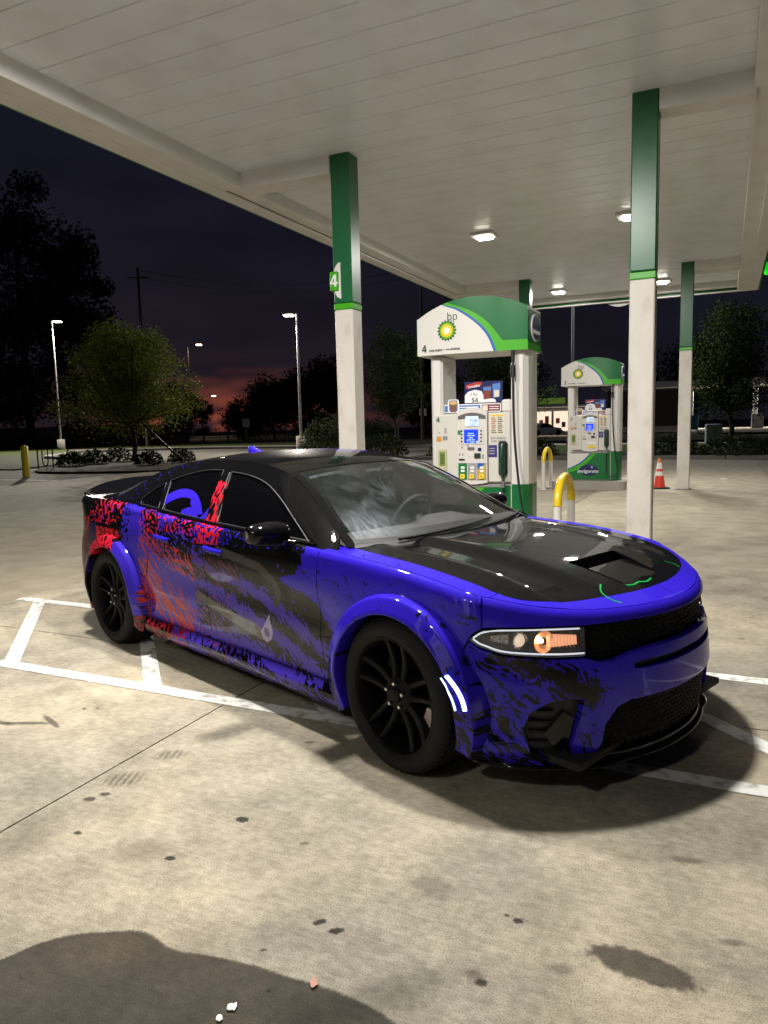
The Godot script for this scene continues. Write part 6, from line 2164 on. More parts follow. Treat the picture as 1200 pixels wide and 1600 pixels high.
func tyre_meshes() -> void:
	mat("tyre_rubber", lin(0.007, 0.007, 0.007), 0.7, 0.0, 0.35)
	mat("rim_black", lin(0.0035, 0.0035, 0.004), 0.5, 0.0, 0.28)
	mat("disc_steel", lin(0.03, 0.03, 0.03), 0.45, 1.0)
	mat("caliper", lin(0.42, 0.36, 0.33), 0.4)
	mat("nut_chrome", lin(0.55, 0.55, 0.55), 0.2, 1.0)
	var z := Vector3(0, 0, 1)
	var t := MB.new()
	lathe(t, [Vector2(0.262, 0.13), Vector2(0.275, 0.150), Vector2(0.30, 0.160), Vector2(0.325, 0.158), Vector2(0.343, 0.148), Vector2(0.354, 0.130), Vector2(0.360, 0.10), Vector2(0.361, 0.07), Vector2(0.355, 0.068), Vector2(0.355, 0.058), Vector2(0.361, 0.056), Vector2(0.362, 0.006), Vector2(0.356, 0.004), Vector2(0.356, -0.006), Vector2(0.362, -0.008), Vector2(0.361, -0.09), Vector2(0.35, -0.13), Vector2(0.31, -0.155), Vector2(0.262, -0.13)], Vector3.ZERO, z, 72, 0.5)
	# tread blocks: shallow cross grooves stand as thin ribs on the shoulder
	for k in 60:
		var a := TAU * k / 60.0
		var b := Basis(z, a)
		box(t, b * Vector3(0.3585, 0, 0.112), Vector3(0.006, 0.020, 0.034), 0.0, b)
	mats["mesh_tyre"] = t.mesh()
	var r := MB.new()
	lathe(r, [Vector2(0.272, 0.143), Vector2(0.272, 0.150), Vector2(0.266, 0.153), Vector2(0.259, 0.150), Vector2(0.254, 0.138), Vector2(0.247, 0.120), Vector2(0.244, 0.08), Vector2(0.240, -0.10), Vector2(0.26, -0.13)], Vector3.ZERO, z, 72, 0.4)
	mats["mesh_rim"] = r.mesh()
	var sp := MB.new()
	for k in 5:
		for d in [-1.0, 1.0]:
			var a: float = TAU * k / 5.0 + PI / 2
			var rows := []
			for i in 9:
				var f := i / 8.0
				var rad := lerpf(0.045, 0.252, f)
				var off: float = d * lerpf(0.020, 0.050, pow(f, 0.8))
				var wd := lerpf(0.017, 0.0125, f)
				var zz := lerpf(0.112, 0.132, f) - 0.02 * sin(PI * f)
				var row := []
				for q in [[-1.0, -0.05], [-1.0, -0.008], [-0.55, 0.0], [0.55, 0.0], [1.0, -0.008], [1.0, -0.05]]:
					var p := Vector2(rad, off + q[0] * wd).rotated(a)
					row.push_back(Vector3(p.x, p.y, zz + q[1]))
				rows.push_back(row)
			# flat-shaded bars keep their crisp edges
			for i in 8:
				for j in 5:
					sp.face([rows[i][j], rows[i + 1][j], rows[i + 1][j + 1], rows[i][j + 1]], (rows[i][0] + rows[i + 1][5]) / 2)
	lathe(sp, [Vector2(0.085, 0.06), Vector2(0.085, 0.100), Vector2(0.074, 0.112), Vector2(0.035, 0.114), Vector2(0.001, 0.114)], Vector3.ZERO, z, 40, 0.3)
	mats["mesh_spokes"] = sp.mesh()
	var cp := MB.new()
	lathe(cp, [Vector2(0.034, 0.112), Vector2(0.033, 0.126), Vector2(0.026, 0.131), Vector2(0.001, 0.132)], Vector3.ZERO, z, 28)
	mats["mesh_cap"] = cp.mesh()
	var di := MB.new()
	lathe(di, [Vector2(0.10, 0.02), Vector2(0.195, 0.02), Vector2(0.197, 0.017), Vector2(0.197, -0.012), Vector2(0.195, -0.015), Vector2(0.10, -0.015)], Vector3.ZERO, z, 48)
	lathe(di, [Vector2(0.10, 0.02), Vector2(0.098, 0.06), Vector2(0.001, 0.062)], Vector3.ZERO, z, 32)
	mats["mesh_disc"] = di.mesh()
	var ca := MB.new()
	var poly := PackedVector2Array()
	for i in 13: poly.push_back(Vector2(0.232, 0).rotated(lerpf(-0.32, 0.32, i / 12.0)))
	for i in 13: poly.push_back(Vector2(0.15, 0).rotated(lerpf(0.30, -0.30, i / 12.0)))
	slab(ca, poly, Vector3(0, 0, 0.062), Vector3.RIGHT, Vector3.UP, 0.11)
	mats["mesh_caliper"] = ca.mesh()
	var nu := MB.new()
	lathe(nu, [Vector2(0.0105, -0.01), Vector2(0.0105, 0.012), Vector2(0.008, 0.017), Vector2(0.001, 0.018)], Vector3.ZERO, z, 6)
	mats["mesh_nut"] = nu.mesh()

func haze_picture() -> ImageTexture:
	var f := FastNoiseLite.new()
	f.seed = 19
	f.frequency = 1.0
	f.fractal_octaves = 5
	var im := Image.create(256, 256, false, Image.FORMAT_RGBA8)
	for i in 256:
		for j in 256:
			var t := fmod((i + 0.5) / 256.0 * 2.5, 2.5) + 7.5       # the picture repeats every 2.5 along the glass: 7.5 to 10
			var w := (j + 0.5) / 256.0
			var n := 0.5 + 0.9 * f.get_noise_2d(t * 2.2 + w * 3.0, w * 9.0)
			var streak := 0.5 + 0.8 * f.get_noise_2d(t * 3.0, w * 30.0)
			var low := exp(-pow((t - 9.45) / 0.50, 2.0) - pow((w - 0.80) / 0.22, 2.0))
			var spot := exp(-pow((t - 8.45) / 0.22, 2.0) - pow((w - 0.42) / 0.10, 2.0)) + 0.8 * exp(-pow((t - 8.75) / 0.2, 2.0) - pow((w - 0.66) / 0.10, 2.0))
			im.set_pixel(i, j, Color(1, 1, 1, clampf(0.18 * low * (0.25 + 0.75 * streak) + 0.05 * spot * clampf(n * 1.6 - 0.4, 0, 1) + 0.012 * n, 0, 0.6)))
	return ImageTexture.create_from_image(im)

# ------------------------------------------------------------------ the printed wrap
func seg_dist(p: Vector2, pts: Array) -> Vector2:      # (distance to the polyline, how far along it 0..1)
	var best := 9.0
	var at := 0.0
	for i in pts.size() - 1:
		var a: Vector2 = pts[i]
		var b: Vector2 = pts[i + 1]
		var ab := b - a
		var t := clampf((p - a).dot(ab) / ab.length_squared(), 0, 1)
		var d := p.distance_to(a + ab * t)
		if d < best:
			best = d
			at = (i + t) / (pts.size() - 1)
	return Vector2(best, at)

func make_livery() -> void:
	var blue := lin(0.026, 0.012, 0.43)
	var violet := lin(0.050, 0.029, 0.36)
	var black := lin(0.004, 0.004, 0.004)
	var red := lin(0.55, 0.012, 0.03)
	var orange := lin(0.46, 0.034, 0.024)
	var grey := lin(0.10, 0.095, 0.085)
	var brown := lin(0.045, 0.04, 0.036)
	var lav := lin(0.30, 0.26, 0.46)
	var maroon := lin(0.10, 0.010, 0.012)
	var fine := FastNoiseLite.new()
	fine.seed = 3
	fine.frequency = 22.0
	fine.fractal_octaves = 3
	var big := FastNoiseLite.new()
	big.seed = 11
	big.frequency = 3.2
	big.fractal_octaves = 2
	var str := FastNoiseLite.new()          # read along the stretched diagonal
	str.seed = 5
	str.frequency = 1.0
	str.fractal_octaves = 3
	str.fractal_gain = 0.62
	var W := 1900
	var H := 390
	var im := Image.create(W, H, false, Image.FORMAT_RGB8)
	var t_edge := tab([[0.2, 1.94], [0.45, 1.95], [0.58, 2.02], [0.64, 2.09], [0.69, 2.14], [0.73, 2.235], [0.775, 2.42], [0.80, 2.42], [0.83, 2.30], [0.88, 2.25], [1.05, 2.22]])
	var band1 := [Vector2(3.36, 0.80), Vector2(3.16, 0.735), Vector2(2.74, 0.685), Vector2(2.49, 0.61), Vector2(2.27, 0.526), Vector2(2.10, 0.44)]
	var band2 := [Vector2(3.36, 0.64), Vector2(3.09, 0.60), Vector2(2.83, 0.538), Vector2(2.62, 0.485), Vector2(2.39, 0.394), Vector2(2.12, 0.29)]
	var band3 := [Vector2(3.36, 0.33), Vector2(3.04, 0.315), Vector2(2.80, 0.33), Vector2(2.57, 0.286), Vector2(2.27, 0.245)]
	var tusk := [Vector2(3.42, 0.57), Vector2(3.19, 0.52), Vector2(3.0, 0.485), Vector2(2.68, 0.425)]
	var ring := [Vector2(3.07, 0.874), Vector2(2.83, 0.85), Vector2(2.63, 0.826), Vector2(2.50, 0.766), Vector2(2.465, 0.706), Vector2(2.50, 0.634)]
	var drop := PackedVector2Array([Vector2(2.56, 0.565), Vector2(2.62, 0.49), Vector2(2.675, 0.44), Vector2(2.66, 0.395), Vector2(2.625, 0.38), Vector2(2.57, 0.41), Vector2(2.545, 0.46)])
	var scr := [Vector2(4.10, 0.66), Vector2(3.95, 0.52), Vector2(3.55, 0.32)]
	var rdr := [Vector2(4.0, 0.90), Vector2(3.80, 0.80), Vector2(3.62, 0.755), Vector2(3.40, 0.72)]
	for i in W:
		var s := (i + 0.5) / W * 6.6
		for j in H:
			var v := (j + 0.5) / H * 1.3
			if v < 0.13 or v > 1.2: continue
			var p := Vector2(s, v)
			var f := fine.get_noise_2d(s, v)
			var al := s * 0.8 + v * 0.6
			var ac := -s * 0.6 + v * 0.8
			var wb := big.get_noise_2d(s * 1.3, v * 1.3 + 7.0)
			al += 0.05 * wb
			ac += 0.035 * big.get_noise_2d(s * 0.9 + 3.0, v * 2.0)
			var k := str.get_noise_2d(al * 8.5, ac * 35.0) * (1.15 + 0.5 * wb)
			var c := black
			var cut: float = T(t_edge, v) if s < 2.7 and s > 1.8 else 0.0
			if s < 1.90 or (s < 2.7 and s < cut + 0.035 * k + 0.02 * f):
				c = blue
				var th := 0.62
				if s < 1.5:
					th = lerpf(0.02, 0.42, sstep(0.28, 0.64, v)) + 0.5 * sstep(0.72, 0.5, s) + 0.3 * sstep(1.25, 1.5, s)
					if v > 0.70 and v < 0.88: th = 0.24 + 1.2 * absf(v - 0.79) / 0.1 * 0.4 + 0.6 * sstep(1.10, 1.02, s) + 0.5 * sstep(1.30, 1.40, s)
					elif v >= 0.88: th = 0.9
				if v < 0.21: th -= 0.18
				if k + 0.25 * f > th: c = black
				var patch := seg_dist(p, [Vector2(1.02, 0.622), Vector2(0.86, 0.60), Vector2(0.72, 0.545), Vector2(0.60, 0.475)])
				if s < 1.2 and patch.x + 0.07 * k + 0.03 * f < 0.020 + 0.035 * patch.y: c = black
			elif s < 3.38:
				var hit := false
				for b in [[band1, 0.043], [band2, 0.042], [band3, 0.045]]:
					var d := seg_dist(p, b[0])
					if d.x < b[1] + 0.05 * k + 0.022 * f:
						c = violet
						hit = true
				if v < 0.88 and k + 0.5 * f > 0.70 - 0.66 * sstep(3.0, 3.38, s): c = violet
				if s > 2.98 and v < 0.62 and k + f * 0.6 > 0.22: c = violet.lerp(orange, 0.4) if f > 0.12 else violet
				if s > 2.85 and v > 0.64 and v < 0.82 and k - absf(v - 0.74) * 2.0 > 0.0: c = lin(0.08, 0.02, 0.05)
				var dr := seg_dist(p, ring)
				if dr.x < 0.026 + 0.006 * f: c = brown
				var dt := seg_dist(p, tusk)
				if dt.x < 0.022 + 0.024 * dt.y * (1.0 - 0.3 * dt.y): c = grey if not hit else lin(0.13, 0.12, 0.17)
				if Geometry2D.is_point_in_polygon(p, drop):
					c = lav
					if ((s - 2.61) / 0.025) ** 2 + ((v - 0.445) / 0.03) ** 2 < 1.0: c = lin(0.10, 0.08, 0.2)
				if v > 0.885 + 0.06 * (3.4 - s):
					var n := fine.get_noise_2d(s * 1.6 + 9.0, v * 1.6)
					var fade := sstep(2.85, 3.15, s)
					if n + 0.35 * f > 0.42 - 0.42 * fade: c = blue
					if s > 3.06 and s < 3.36 and n * 0.8 - f > -0.02 - 0.25 * sstep(0.12, 0.0, absf(s - 3.2)): c = red if f < 0.1 else violet
				if v < 0.285: c = c if c != black else (violet if k > 0.1 else black)
			elif s < 4.12 + 0.03 * f - (v - 0.7) * 0.0:
				c = violet
				var dd := seg_dist(p, rdr)
				var up := v - lerpf(0.72, 0.90, clampf((s - 3.4) / 0.6, 0, 1))
				if up > 0.03 + 0.05 * f:
					c = black
					if k + f > 0.3: c = violet
				if dd.x < 0.085: c = c.lerp(orange if f < 0.22 else red, 0.9 * sstep(-0.08, 0.08, k * 0.9 + 0.5 * f + 0.10 - dd.x * 3.0))
				if dd.x < 0.06 and f - k > 0.30: c = black
				var ds := seg_dist(p, scr)
				var kk := str.get_noise_2d((s * 0.72 + v * 0.69) * 3.4 + 30.0 + wb * 0.3, (-s * 0.69 + v * 0.72) * 30.0)
				if ds.x < 0.21: c = c.lerp(orange, 0.92 * sstep(-0.10, 0.06, kk + 0.12 * f - (-0.10 + ds.x * 1.7)))
				if s > 3.98 and v < 0.68 and f + k > 0.05: c = c.lerp(black if k < 0.12 else orange, 0.85)
				if v > 0.93:
					var n := fine.get_noise_2d(s * 1.4 + 4.0, v * 1.4)
					c = black
					if n + big.get_noise_2d(s * 2.0, v) > -0.06: c = blue.lerp(violet, 0.5)
					if n * 0.8 + k * 0.7 > 0.24: c = red
			else:
				c = black
				if s < 4.40 and v > 0.80: c = blue.lerp(violet, 0.4)
				var n := fine.get_noise_2d(s * 1.2 + 2.0, v * 1.2)
				if s < 4.40 and s > 4.28 and f > 0.1: c = black
				if v > 0.91 and s > 4.40 and s < 5.25:
					if fine.get_noise_2d(s * 0.7, v * 0.8) + 0.6 * k + 0.3 * f > 0.02 + 1.3 * absf(s - 4.70 + (v - 1.0) * 1.4) * absf(s - 4.70 + (v - 1.0) * 1.4) * 4.0: c = red if k > -0.15 else blue
				if s < 4.46 + 0.05 * f and v <= 0.80: c = blue.lerp(violet, 0.5)
				if s >= 4.44 + 0.04 * k and s < 4.86 and v > 0.66 and v < 0.885: c = red if f + k < 0.22 else black
				if s >= 4.86 and s < 5.4 and v < 0.90 and v > 0.5: c = violet.lerp(black, 0.6)
				if s > 5.02 + 0.05 * f and v < 0.93: c = maroon if f + k < 0.25 else black
				if s > 5.02 and v < 0.93 and v > 0.82 and k > 0.15: c = orange
			if v < 0.285 and s > 3.25:
				c = violet if s < 3.7 and k < 0.2 else black
				if s > 3.5 and k + f > -0.05: c = red.lerp(black, 0.35)
			im.set_pixel(i, H - 1 - j, c)
	im.flip_y()
	var m := mat("wrap", Color.WHITE, 0.4, 0.0, 0.08)
	m.albedo_texture = ImageTexture.create_from_image(im)
	m.clearcoat_enabled = true
	m.clearcoat = 0.65
	m.clearcoat_roughness = 0.03
	# cabin side and roof
	var cab := Image.create(512, 256, false, Image.FORMAT_RGB8)
	cab.fill(black)
	for i in 512:
		for j in 256:
			var x := (i + 0.5) / 512.0 * 4.0
			if x > 2.0: x -= 4.0
			var y := (j + 0.5) / 256.0 * 0.7 + 0.7
			var f := fine.get_noise_2d(x, y * 0.5)
			if x > -0.40 and x < -0.10 and y > 1.0 and y < 1.26 + 0.03 * f and f + 0.5 * fine.get_noise_2d(x * 2.5, y * 0.9) > -0.05: cab.set_pixel(i, j, red)
			elif x < -0.70 and fine.get_noise_2d(x * 1.5, y * 1.5) > 0.52: cab.set_pixel(i, j, blue)
	var mc := mat("wrap_cab", Color.WHITE, 0.4, 0.0, 0.05)
	mc.albedo_texture = ImageTexture.create_from_image(cab)
	mc.clearcoat_enabled = true
	mc.clearcoat = 0.75
	mc.clearcoat_roughness = 0.03
	var top := Image.create(512, 256, false, Image.FORMAT_RGB8)
	top.fill(black)
	for i in 512:
		for j in 256:
			var t := (i + 0.5) / 512.0 * 10.0
			var w := (j + 0.5) / 256.0 * 2.0
			if w > 1.0: w -= 2.0
			var f := fine.get_noise_2d(t * 0.16, w * 0.6)
			if t < 6.2 and t > 2.8 and w < 0.25 and f > -0.05 + 0.12 * absf(t - 4.0) + 0.5 * sstep(-0.2, 0.3, w): top.set_pixel(i, j, lin(0.30, 0.012, 0.09) if f < 0.25 else blue)
	var mr := mat("wrap_roof", Color.WHITE, 0.4, 0.0, 0.05)
	mr.albedo_texture = ImageTexture.create_from_image(top)
	mr.clearcoat_enabled = true
	mr.clearcoat = 0.75
	mr.clearcoat_roughness = 0.03
	mat("blue_vinyl", lin(0.03, 0.014, 0.46), 0.25)

# ------------------------------------------------------------------ trees and what stands round the lot
func leaf_mesh() -> ArrayMesh:
	var m := MB.new()
	var p := [Vector3(0, 0, -0.5), Vector3(0.33, 0.07, -0.05), Vector3(0, 0.0, 0.5), Vector3(-0.33, 0.07, -0.05)]
	m.facen([p[0], p[1], p[2]], Vector3(-0.2, 0.97, 0).normalized())
	m.facen([p[0], p[2], p[3]], Vector3(0.2, 0.97, 0).normalized())
	return m.mesh()

func leaves(called: String, places: Array, size: float, lo: Color, hi: Color, parent: Node3D) -> void:
	if not mats.has("leaf_mesh"): mats["leaf_mesh"] = leaf_mesh()
	var m := mat("leaf", Color.WHITE, 0.75, 0.0, 0.12)
	m.vertex_color_use_as_albedo = true
	m.backlight_enabled = true
	m.backlight = Color(0.45, 0.45, 0.45)
	var mm := MultiMesh.new()
	mm.transform_format = MultiMesh.TRANSFORM_3D
	mm.use_colors = true
	mm.mesh = mats["leaf_mesh"]
	mm.instance_count = places.size()
	for i in places.size():
		var b := Basis.from_euler(Vector3(rng.randf_range(-1.0, 1.0), rng.randf() * TAU, rng.randf_range(-1.0, 1.0)))
		mm.set_instance_transform(i, Transform3D(b.scaled_local(Vector3.ONE * size * rng.randf_range(0.6, 1.25)), places[i]))
		mm.set_instance_color(i, lo.lerp(hi, rng.randf()))
	var o := MultiMeshInstance3D.new()
	o.name = called
	o.multimesh = mm
	o.material_override = m
	o.set_meta("kind", "stuff")
	parent.add_child(o, true)

func bark() -> StandardMaterial3D:
	var m := mat("bark", lin(0.075, 0.062, 0.05), 0.9)
	if m.albedo_texture == null:
		m.albedo_texture = noise_tex(0.05, ramp([[0.0, Color(0.5, 0.5, 0.5)], [1.0, Color(1, 1, 1)]]), 256, 4, 15)
		m.uv1_triplanar = true
		m.uv1_scale = Vector3(1.5, 0.4, 1.5)
	return m

# a vase-shaped street tree: limbs rise from the top of a short trunk and carry sprays of leaves
func vase_tree(label: String, at: Vector3, h: float, clear: float, r: float, limbs: int, count: int, size: float, lo: Color, hi: Color, group := "") -> Node3D:
	var t := thing("broadleaf_tree", label, "tree", at, 0.0, group)
	var tr := MB.new()
	var rad := h * 0.017
	tube(tr, smooth([Vector3(0, -0.1, 0), Vector3(0.02 * h, clear * 0.5, 0), Vector3(0, clear, 0.01 * h)], 4), [rad * 1.4, rad * 1.2, rad * 1.1, rad * 1.05, rad, rad, rad, rad * 0.95, rad * 0.9], 9)
	obj("trunk", tr, bark(), t)
	var places := []
	var lm := MB.new()
	for k in limbs:
		var a := TAU * (k + rng.randf_range(-0.3, 0.3)) / limbs * 1.0 + (0.0 if k % 2 == 0 else 0.35)
		var out: float = r * ([1.0, 0.55, 0.82, 0.30][k % 4]) * rng.randf_range(0.85, 1.08)
		var top := clear + (h - clear) * sqrt(maxf(0.08, 1.0 - pow(out / (r * 1.12), 2.2))) * rng.randf_range(0.86, 1.03)
		if k % 4 == 0: top = clear + (h - clear) * rng.randf_range(0.15, 0.55)
		var e := Vector3(cos(a) * out, top, sin(a) * out)
		var b := Vector3(0, clear * rng.randf_range(0.9, 1.15), 0)
		var mid: Vector3 = b.lerp(e, 0.5) + Vector3(cos(a), -0.35, sin(a)) * out * 0.12
		var path := smooth([b, mid, e], 5)
		var rr := []
		for i in path.size(): rr.push_back(lerpf(rad * 0.45, 0.012, float(i) / (path.size() - 1)))
		tube(lm, path, rr, 5, false)
		var each := int(count / limbs)
		for i in each:
			var f := pow(rng.randf(), 0.8) * 0.86 + 0.14
			var q: Vector3 = path[mini(int(f * (path.size() - 1)), path.size() - 2)].lerp(path[mini(int(f * (path.size() - 1)) + 1, path.size() - 1)], fmod(f * (path.size() - 1), 1.0))
			# side twigs off the limb
			var sp := r * 0.24 * (1.1 - 0.75 * f) + 0.05
			var tw := Vector3(rng.randfn(), rng.randfn() * 0.7 + 0.25, rng.randfn()).limit_length(1.9) * sp
			places.push_back(q + tw)
	obj("limbs", lm, bark(), t)
	leaves("crown", places, size, lo, hi, t)
	return t

# a big rounded mass of leaves carried in clumps
func round_tree(label: String, at: Vector3, h: float, r: float, clear: float, count: int, size: float, lo: Color, hi: Color, group := "", called := "broadleaf_tree") -> Node3D:
	var t := thing(called, label, "tree", at, 0.0, group)
	var tr := MB.new()
	tube(tr, [Vector3(0, -0.2, 0), Vector3(0.1, clear, 0), Vector3(0, h * 0.75, 0)], [h * 0.022, h * 0.016, h * 0.006], 8)
	obj("trunk", tr, bark(), t)
	var places := []
	var clumps := []
	for i in 34:
		var d := Vector3(rng.randfn(), rng.randfn(), rng.randfn()).normalized() * pow(rng.randf(), 0.33)
		clumps.push_back([Vector3(d.x * r * 0.85, clear + (h - clear) * (0.5 + 0.46 * d.y), d.z * r * 0.85), r * rng.randf_range(0.16, 0.34)])
	for i in count:
		var c = clumps[rng.randi() % clumps.size()]
		var d := Vector3(rng.randfn(), rng.randfn() * 0.8, rng.randfn()).limit_length(2.0) * 0.55
		places.push_back(c[0] + d * c[1] * 1.3)
	leaves("crown", places, size, lo, hi, t)
	return t

func bush(called: String, label: String, at: Vector3, rx: float, h: float, count: int, size: float, lo: Color, hi: Color, group := "") -> void:
	var t := thing(called, label, "shrub", at, 0.0, group)
	var places := []
	for i in count:
		var d := Vector3(rng.randfn(), absf(rng.randfn()), rng.randfn()).normalized() * pow(rng.randf(), 0.25)
		places.push_back(Vector3(d.x * rx, 0.05 + d.y * h * rng.randf_range(0.8, 1.05), d.z * rx))
	var st := MB.new()
	for k in 5: tube(st, [Vector3(0, -0.05, 0), Vector3(rng.randf_range(-0.6, 0.6) * rx, h * 0.7, rng.randf_range(-0.6, 0.6) * rx)], 0.012, 4, false)
	obj("stems", st, bark(), t)
	leaves("foliage", places, size, lo, hi, t)

func lamp_post(label: String, at: Vector3, h: float, arm: float, power: float, pedestal: float, cool: Color, group: String, tilt := 0.0, face := 0.0) -> void:
	var t := thing("lamp_post", label, "street lamp", at, 0.0, group)
	var steel := mat("post_white", lin(0.50, 0.50, 0.50), 0.4)
	if pedestal > 0.0:
		var p := MB.new()
		lathe(p, [Vector2(0.36, 0.0), Vector2(0.36, pedestal), Vector2(0.33, pedestal + 0.03), Vector2(0.001, pedestal + 0.03)], Vector3.ZERO, Vector3.UP, 20)
		obj("pedestal", p, mat("kerb_concrete", lin(0.33, 0.31, 0.27), 0.9), t)
	var m := MB.new()
	tube(m, [Vector3(0, pedestal, 0), Vector3(0, h, 0)], [0.105, 0.065], 12)
	obj("pole", m, steel, t)
	var hm := MB.new()
	box(hm, Vector3(arm, h - 0.02, 0), Vector3(0.85, 0.11, 0.56), 0.03)
	tube(hm, [Vector3(0, h - 0.02, 0), Vector3(arm * 0.7, h, 0)], 0.04, 8)
	var hd := obj("head", hm, steel, t)
	var lm := MB.new()
	box(lm, Vector3(arm, h - 0.11, 0), Vector3(0.66, 0.09, 0.48), 0.02)
	obj("lamp_lens", lm, glowing("street_led_%d" % int(power), cool, 30.0), hd)
	var l := AreaLight3D.new()
	l.name = "street_led_light"
	l.area_size = Vector2(0.66, 0.48)
	l.light_energy = power
	l.light_color = cool
	l.position = at + Vector3(arm, h - 0.19, 0)
	l.rotation = Vector3(-PI / 2 + tilt, face, 0)
	l.shadow_enabled = true
	l.area_range = 120.0
	l.area_attenuation = 2.0
	add_child(l, true)

func build_lot() -> void:
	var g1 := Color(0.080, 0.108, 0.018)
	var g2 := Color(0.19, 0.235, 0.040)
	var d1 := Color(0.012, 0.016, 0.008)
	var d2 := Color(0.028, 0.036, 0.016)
	# the lit tree on the planted island, shrubs round it
	vase_tree("bright green vase shaped tree on the planted island at left", Vector3(-13.3, 0.05, -39.0), 7.2, 1.9, 3.3, 34, 26000, 0.145, g1, g2)
	for q in [[-15.1, -35.4, 0.72, 0.72, "round clipped shrub at the left end of the planted island"], [-14.7, -37.2, 0.66, 0.74, "round clipped shrub second from the left on the planted island"], [-14.2, -39.2, 0.78, 0.80, "round clipped shrub standing just left of the lit tree's trunk"], [-10.9, -34.0, 0.72, 0.72, "round clipped shrub standing right of the lit tree's trunk"], [-9.9, -36.0, 0.70, 0.7, "clipped shrub behind the roof of the car"]]:
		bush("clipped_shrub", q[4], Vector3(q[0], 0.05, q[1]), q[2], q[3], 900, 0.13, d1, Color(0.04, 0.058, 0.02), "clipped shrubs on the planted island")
	# lamps
	lamp_post("white lamp post at far left on a round concrete foot", Vector3(-32.0, 0.0, -73.0), 12.6, 0.55, 2400.0, 1.0, Color(1.0, 0.96, 0.90), "white lamp posts round the lot", 1.22, PI + 0.5)
	lamp_post("white lamp post left of the near left column, bright head", Vector3(-5.75, 0.0, -52.0), 9.5, -0.55, 800.0, 1.0, Color(1.0, 0.96, 0.90), "white lamp posts round the lot", 1.22, PI - 0.55)
	lamp_post("tall pale lamp post behind the farther pump", Vector3(12.2, 0.0, -47.0), 13.5, 0.6, 250.0, 0.6, Color(0.95, 0.95, 1.0), "white lamp posts round the lot")
	# far street lamps
	for q in [[-36.0, -148.0, 18.5, 120.0, "distant lit street lamp high over the sunset glow"], [-46.5, -205.0, 11.0, 80.0, "tiny distant street lamp low in the sunset glow"]]:
		var t := thing("street_lamp", q[4], "street lamp", Vector3(q[0], 0, q[1]), 0.0, "distant street lamps")
		var m := MB.new()
		tube(m, [Vector3(-2.4, 0, 0), Vector3(-2.3, q[2] - 0.4, 0), Vector3(-1.0, q[2] + 0.5, 0), Vector3(0, q[2] + 0.3, 0)], [0.14, 0.10, 0.06, 0.05], 8)
		obj("pole", m, mat("dark_steel", lin(0.04, 0.04, 0.04), 0.6), t)
		var lm := MB.new()
		box(lm, Vector3(0, q[2], 0), Vector3(1.1, 0.25, 0.6), 0.08)
		obj("lamp_lens", lm, glowing("far_lamp", Color(1.0, 0.93, 0.78), 9.0), t)
		var l := AreaLight3D.new()
		l.name = "far_street_light"
		l.area_size = Vector2(1.0, 0.5)
		l.light_energy = q[3]
		l.light_color = Color(1.0, 0.9, 0.75)
		l.position = Vector3(q[0], q[2] - 0.2, q[1])
		l.rotation = Vector3(-PI / 2, 0, 0)
		l.shadow_enabled = true
		l.area_range = 100.0
		l.area_attenuation = 2.0
		add_child(l, true)
	# yellow pipe bollard and the bicycle rack
	var yb := thing("pipe_bollard", "yellow steel pipe bollard at the far left of the lot", "bollard", Vector3(-13.65, -0.03, -27.9))
	obj("pipe", lathe(MB.new(), [Vector2(0.13, 0), Vector2(0.13, 1.16), Vector2(0.10, 1.21), Vector2(0.001, 1.23)], Vector3.ZERO, Vector3.UP, 18), mat("bollard_yellow", lin(0.85, 0.66, 0.012), 0.4), yb)
	var rk := thing("bike_rack", "dark metal loop bicycle rack behind the yellow bollard", "bike rack", Vector3(-15.7, -0.02, -34.0), -0.7)
	var dk := mat("rack_metal", lin(0.03, 0.03, 0.03), 0.45, 0.6)
	for x in [-0.75, 0.75]: obj("post", tube(MB.new(), [Vector3(x, 0, 0), Vector3(x, 0.98, 0)], 0.032, 8), dk, rk)
	var lp := []
	for i in 13: lp.push_back(Vector3(-0.28 * cos(PI * i / 12.0), 0.42 - 0.26 * sin(PI * i / 12.0), 0))
	obj("loop", tube(MB.new(), [Vector3(-0.28, 0.95, 0)] + lp + [Vector3(0.28, 0.95, 0)], 0.028, 8), dk, rk)
	# board fence at the left, each board its own
	var fence := thing("board_fence", "long dark wooden board fence at the far left behind the lamp post", "fence", Vector3(-72.0, 0, -86.0), 0.28)
	var fm := mat("fence_board", lin(0.040, 0.026, 0.020), 0.9)
	var board := MB.new()
	box(board, Vector3(0, 1.25, 0), Vector3(0.285, 2.5, 0.03), 0.01)
	var bmesh := board.mesh()
	for i in 160:
		var o := obj("board", bmesh, fm, fence)
		o.position = Vector3(i * 0.30, rng.randf_range(-0.03, 0.03), 0)
	var rl := MB.new()
	for y in [0.5, 2.0]: box(rl, Vector3(24.0, y, -0.05), Vector3(48.0, 0.1, 0.06))
	obj("rails", rl, fm, fence)
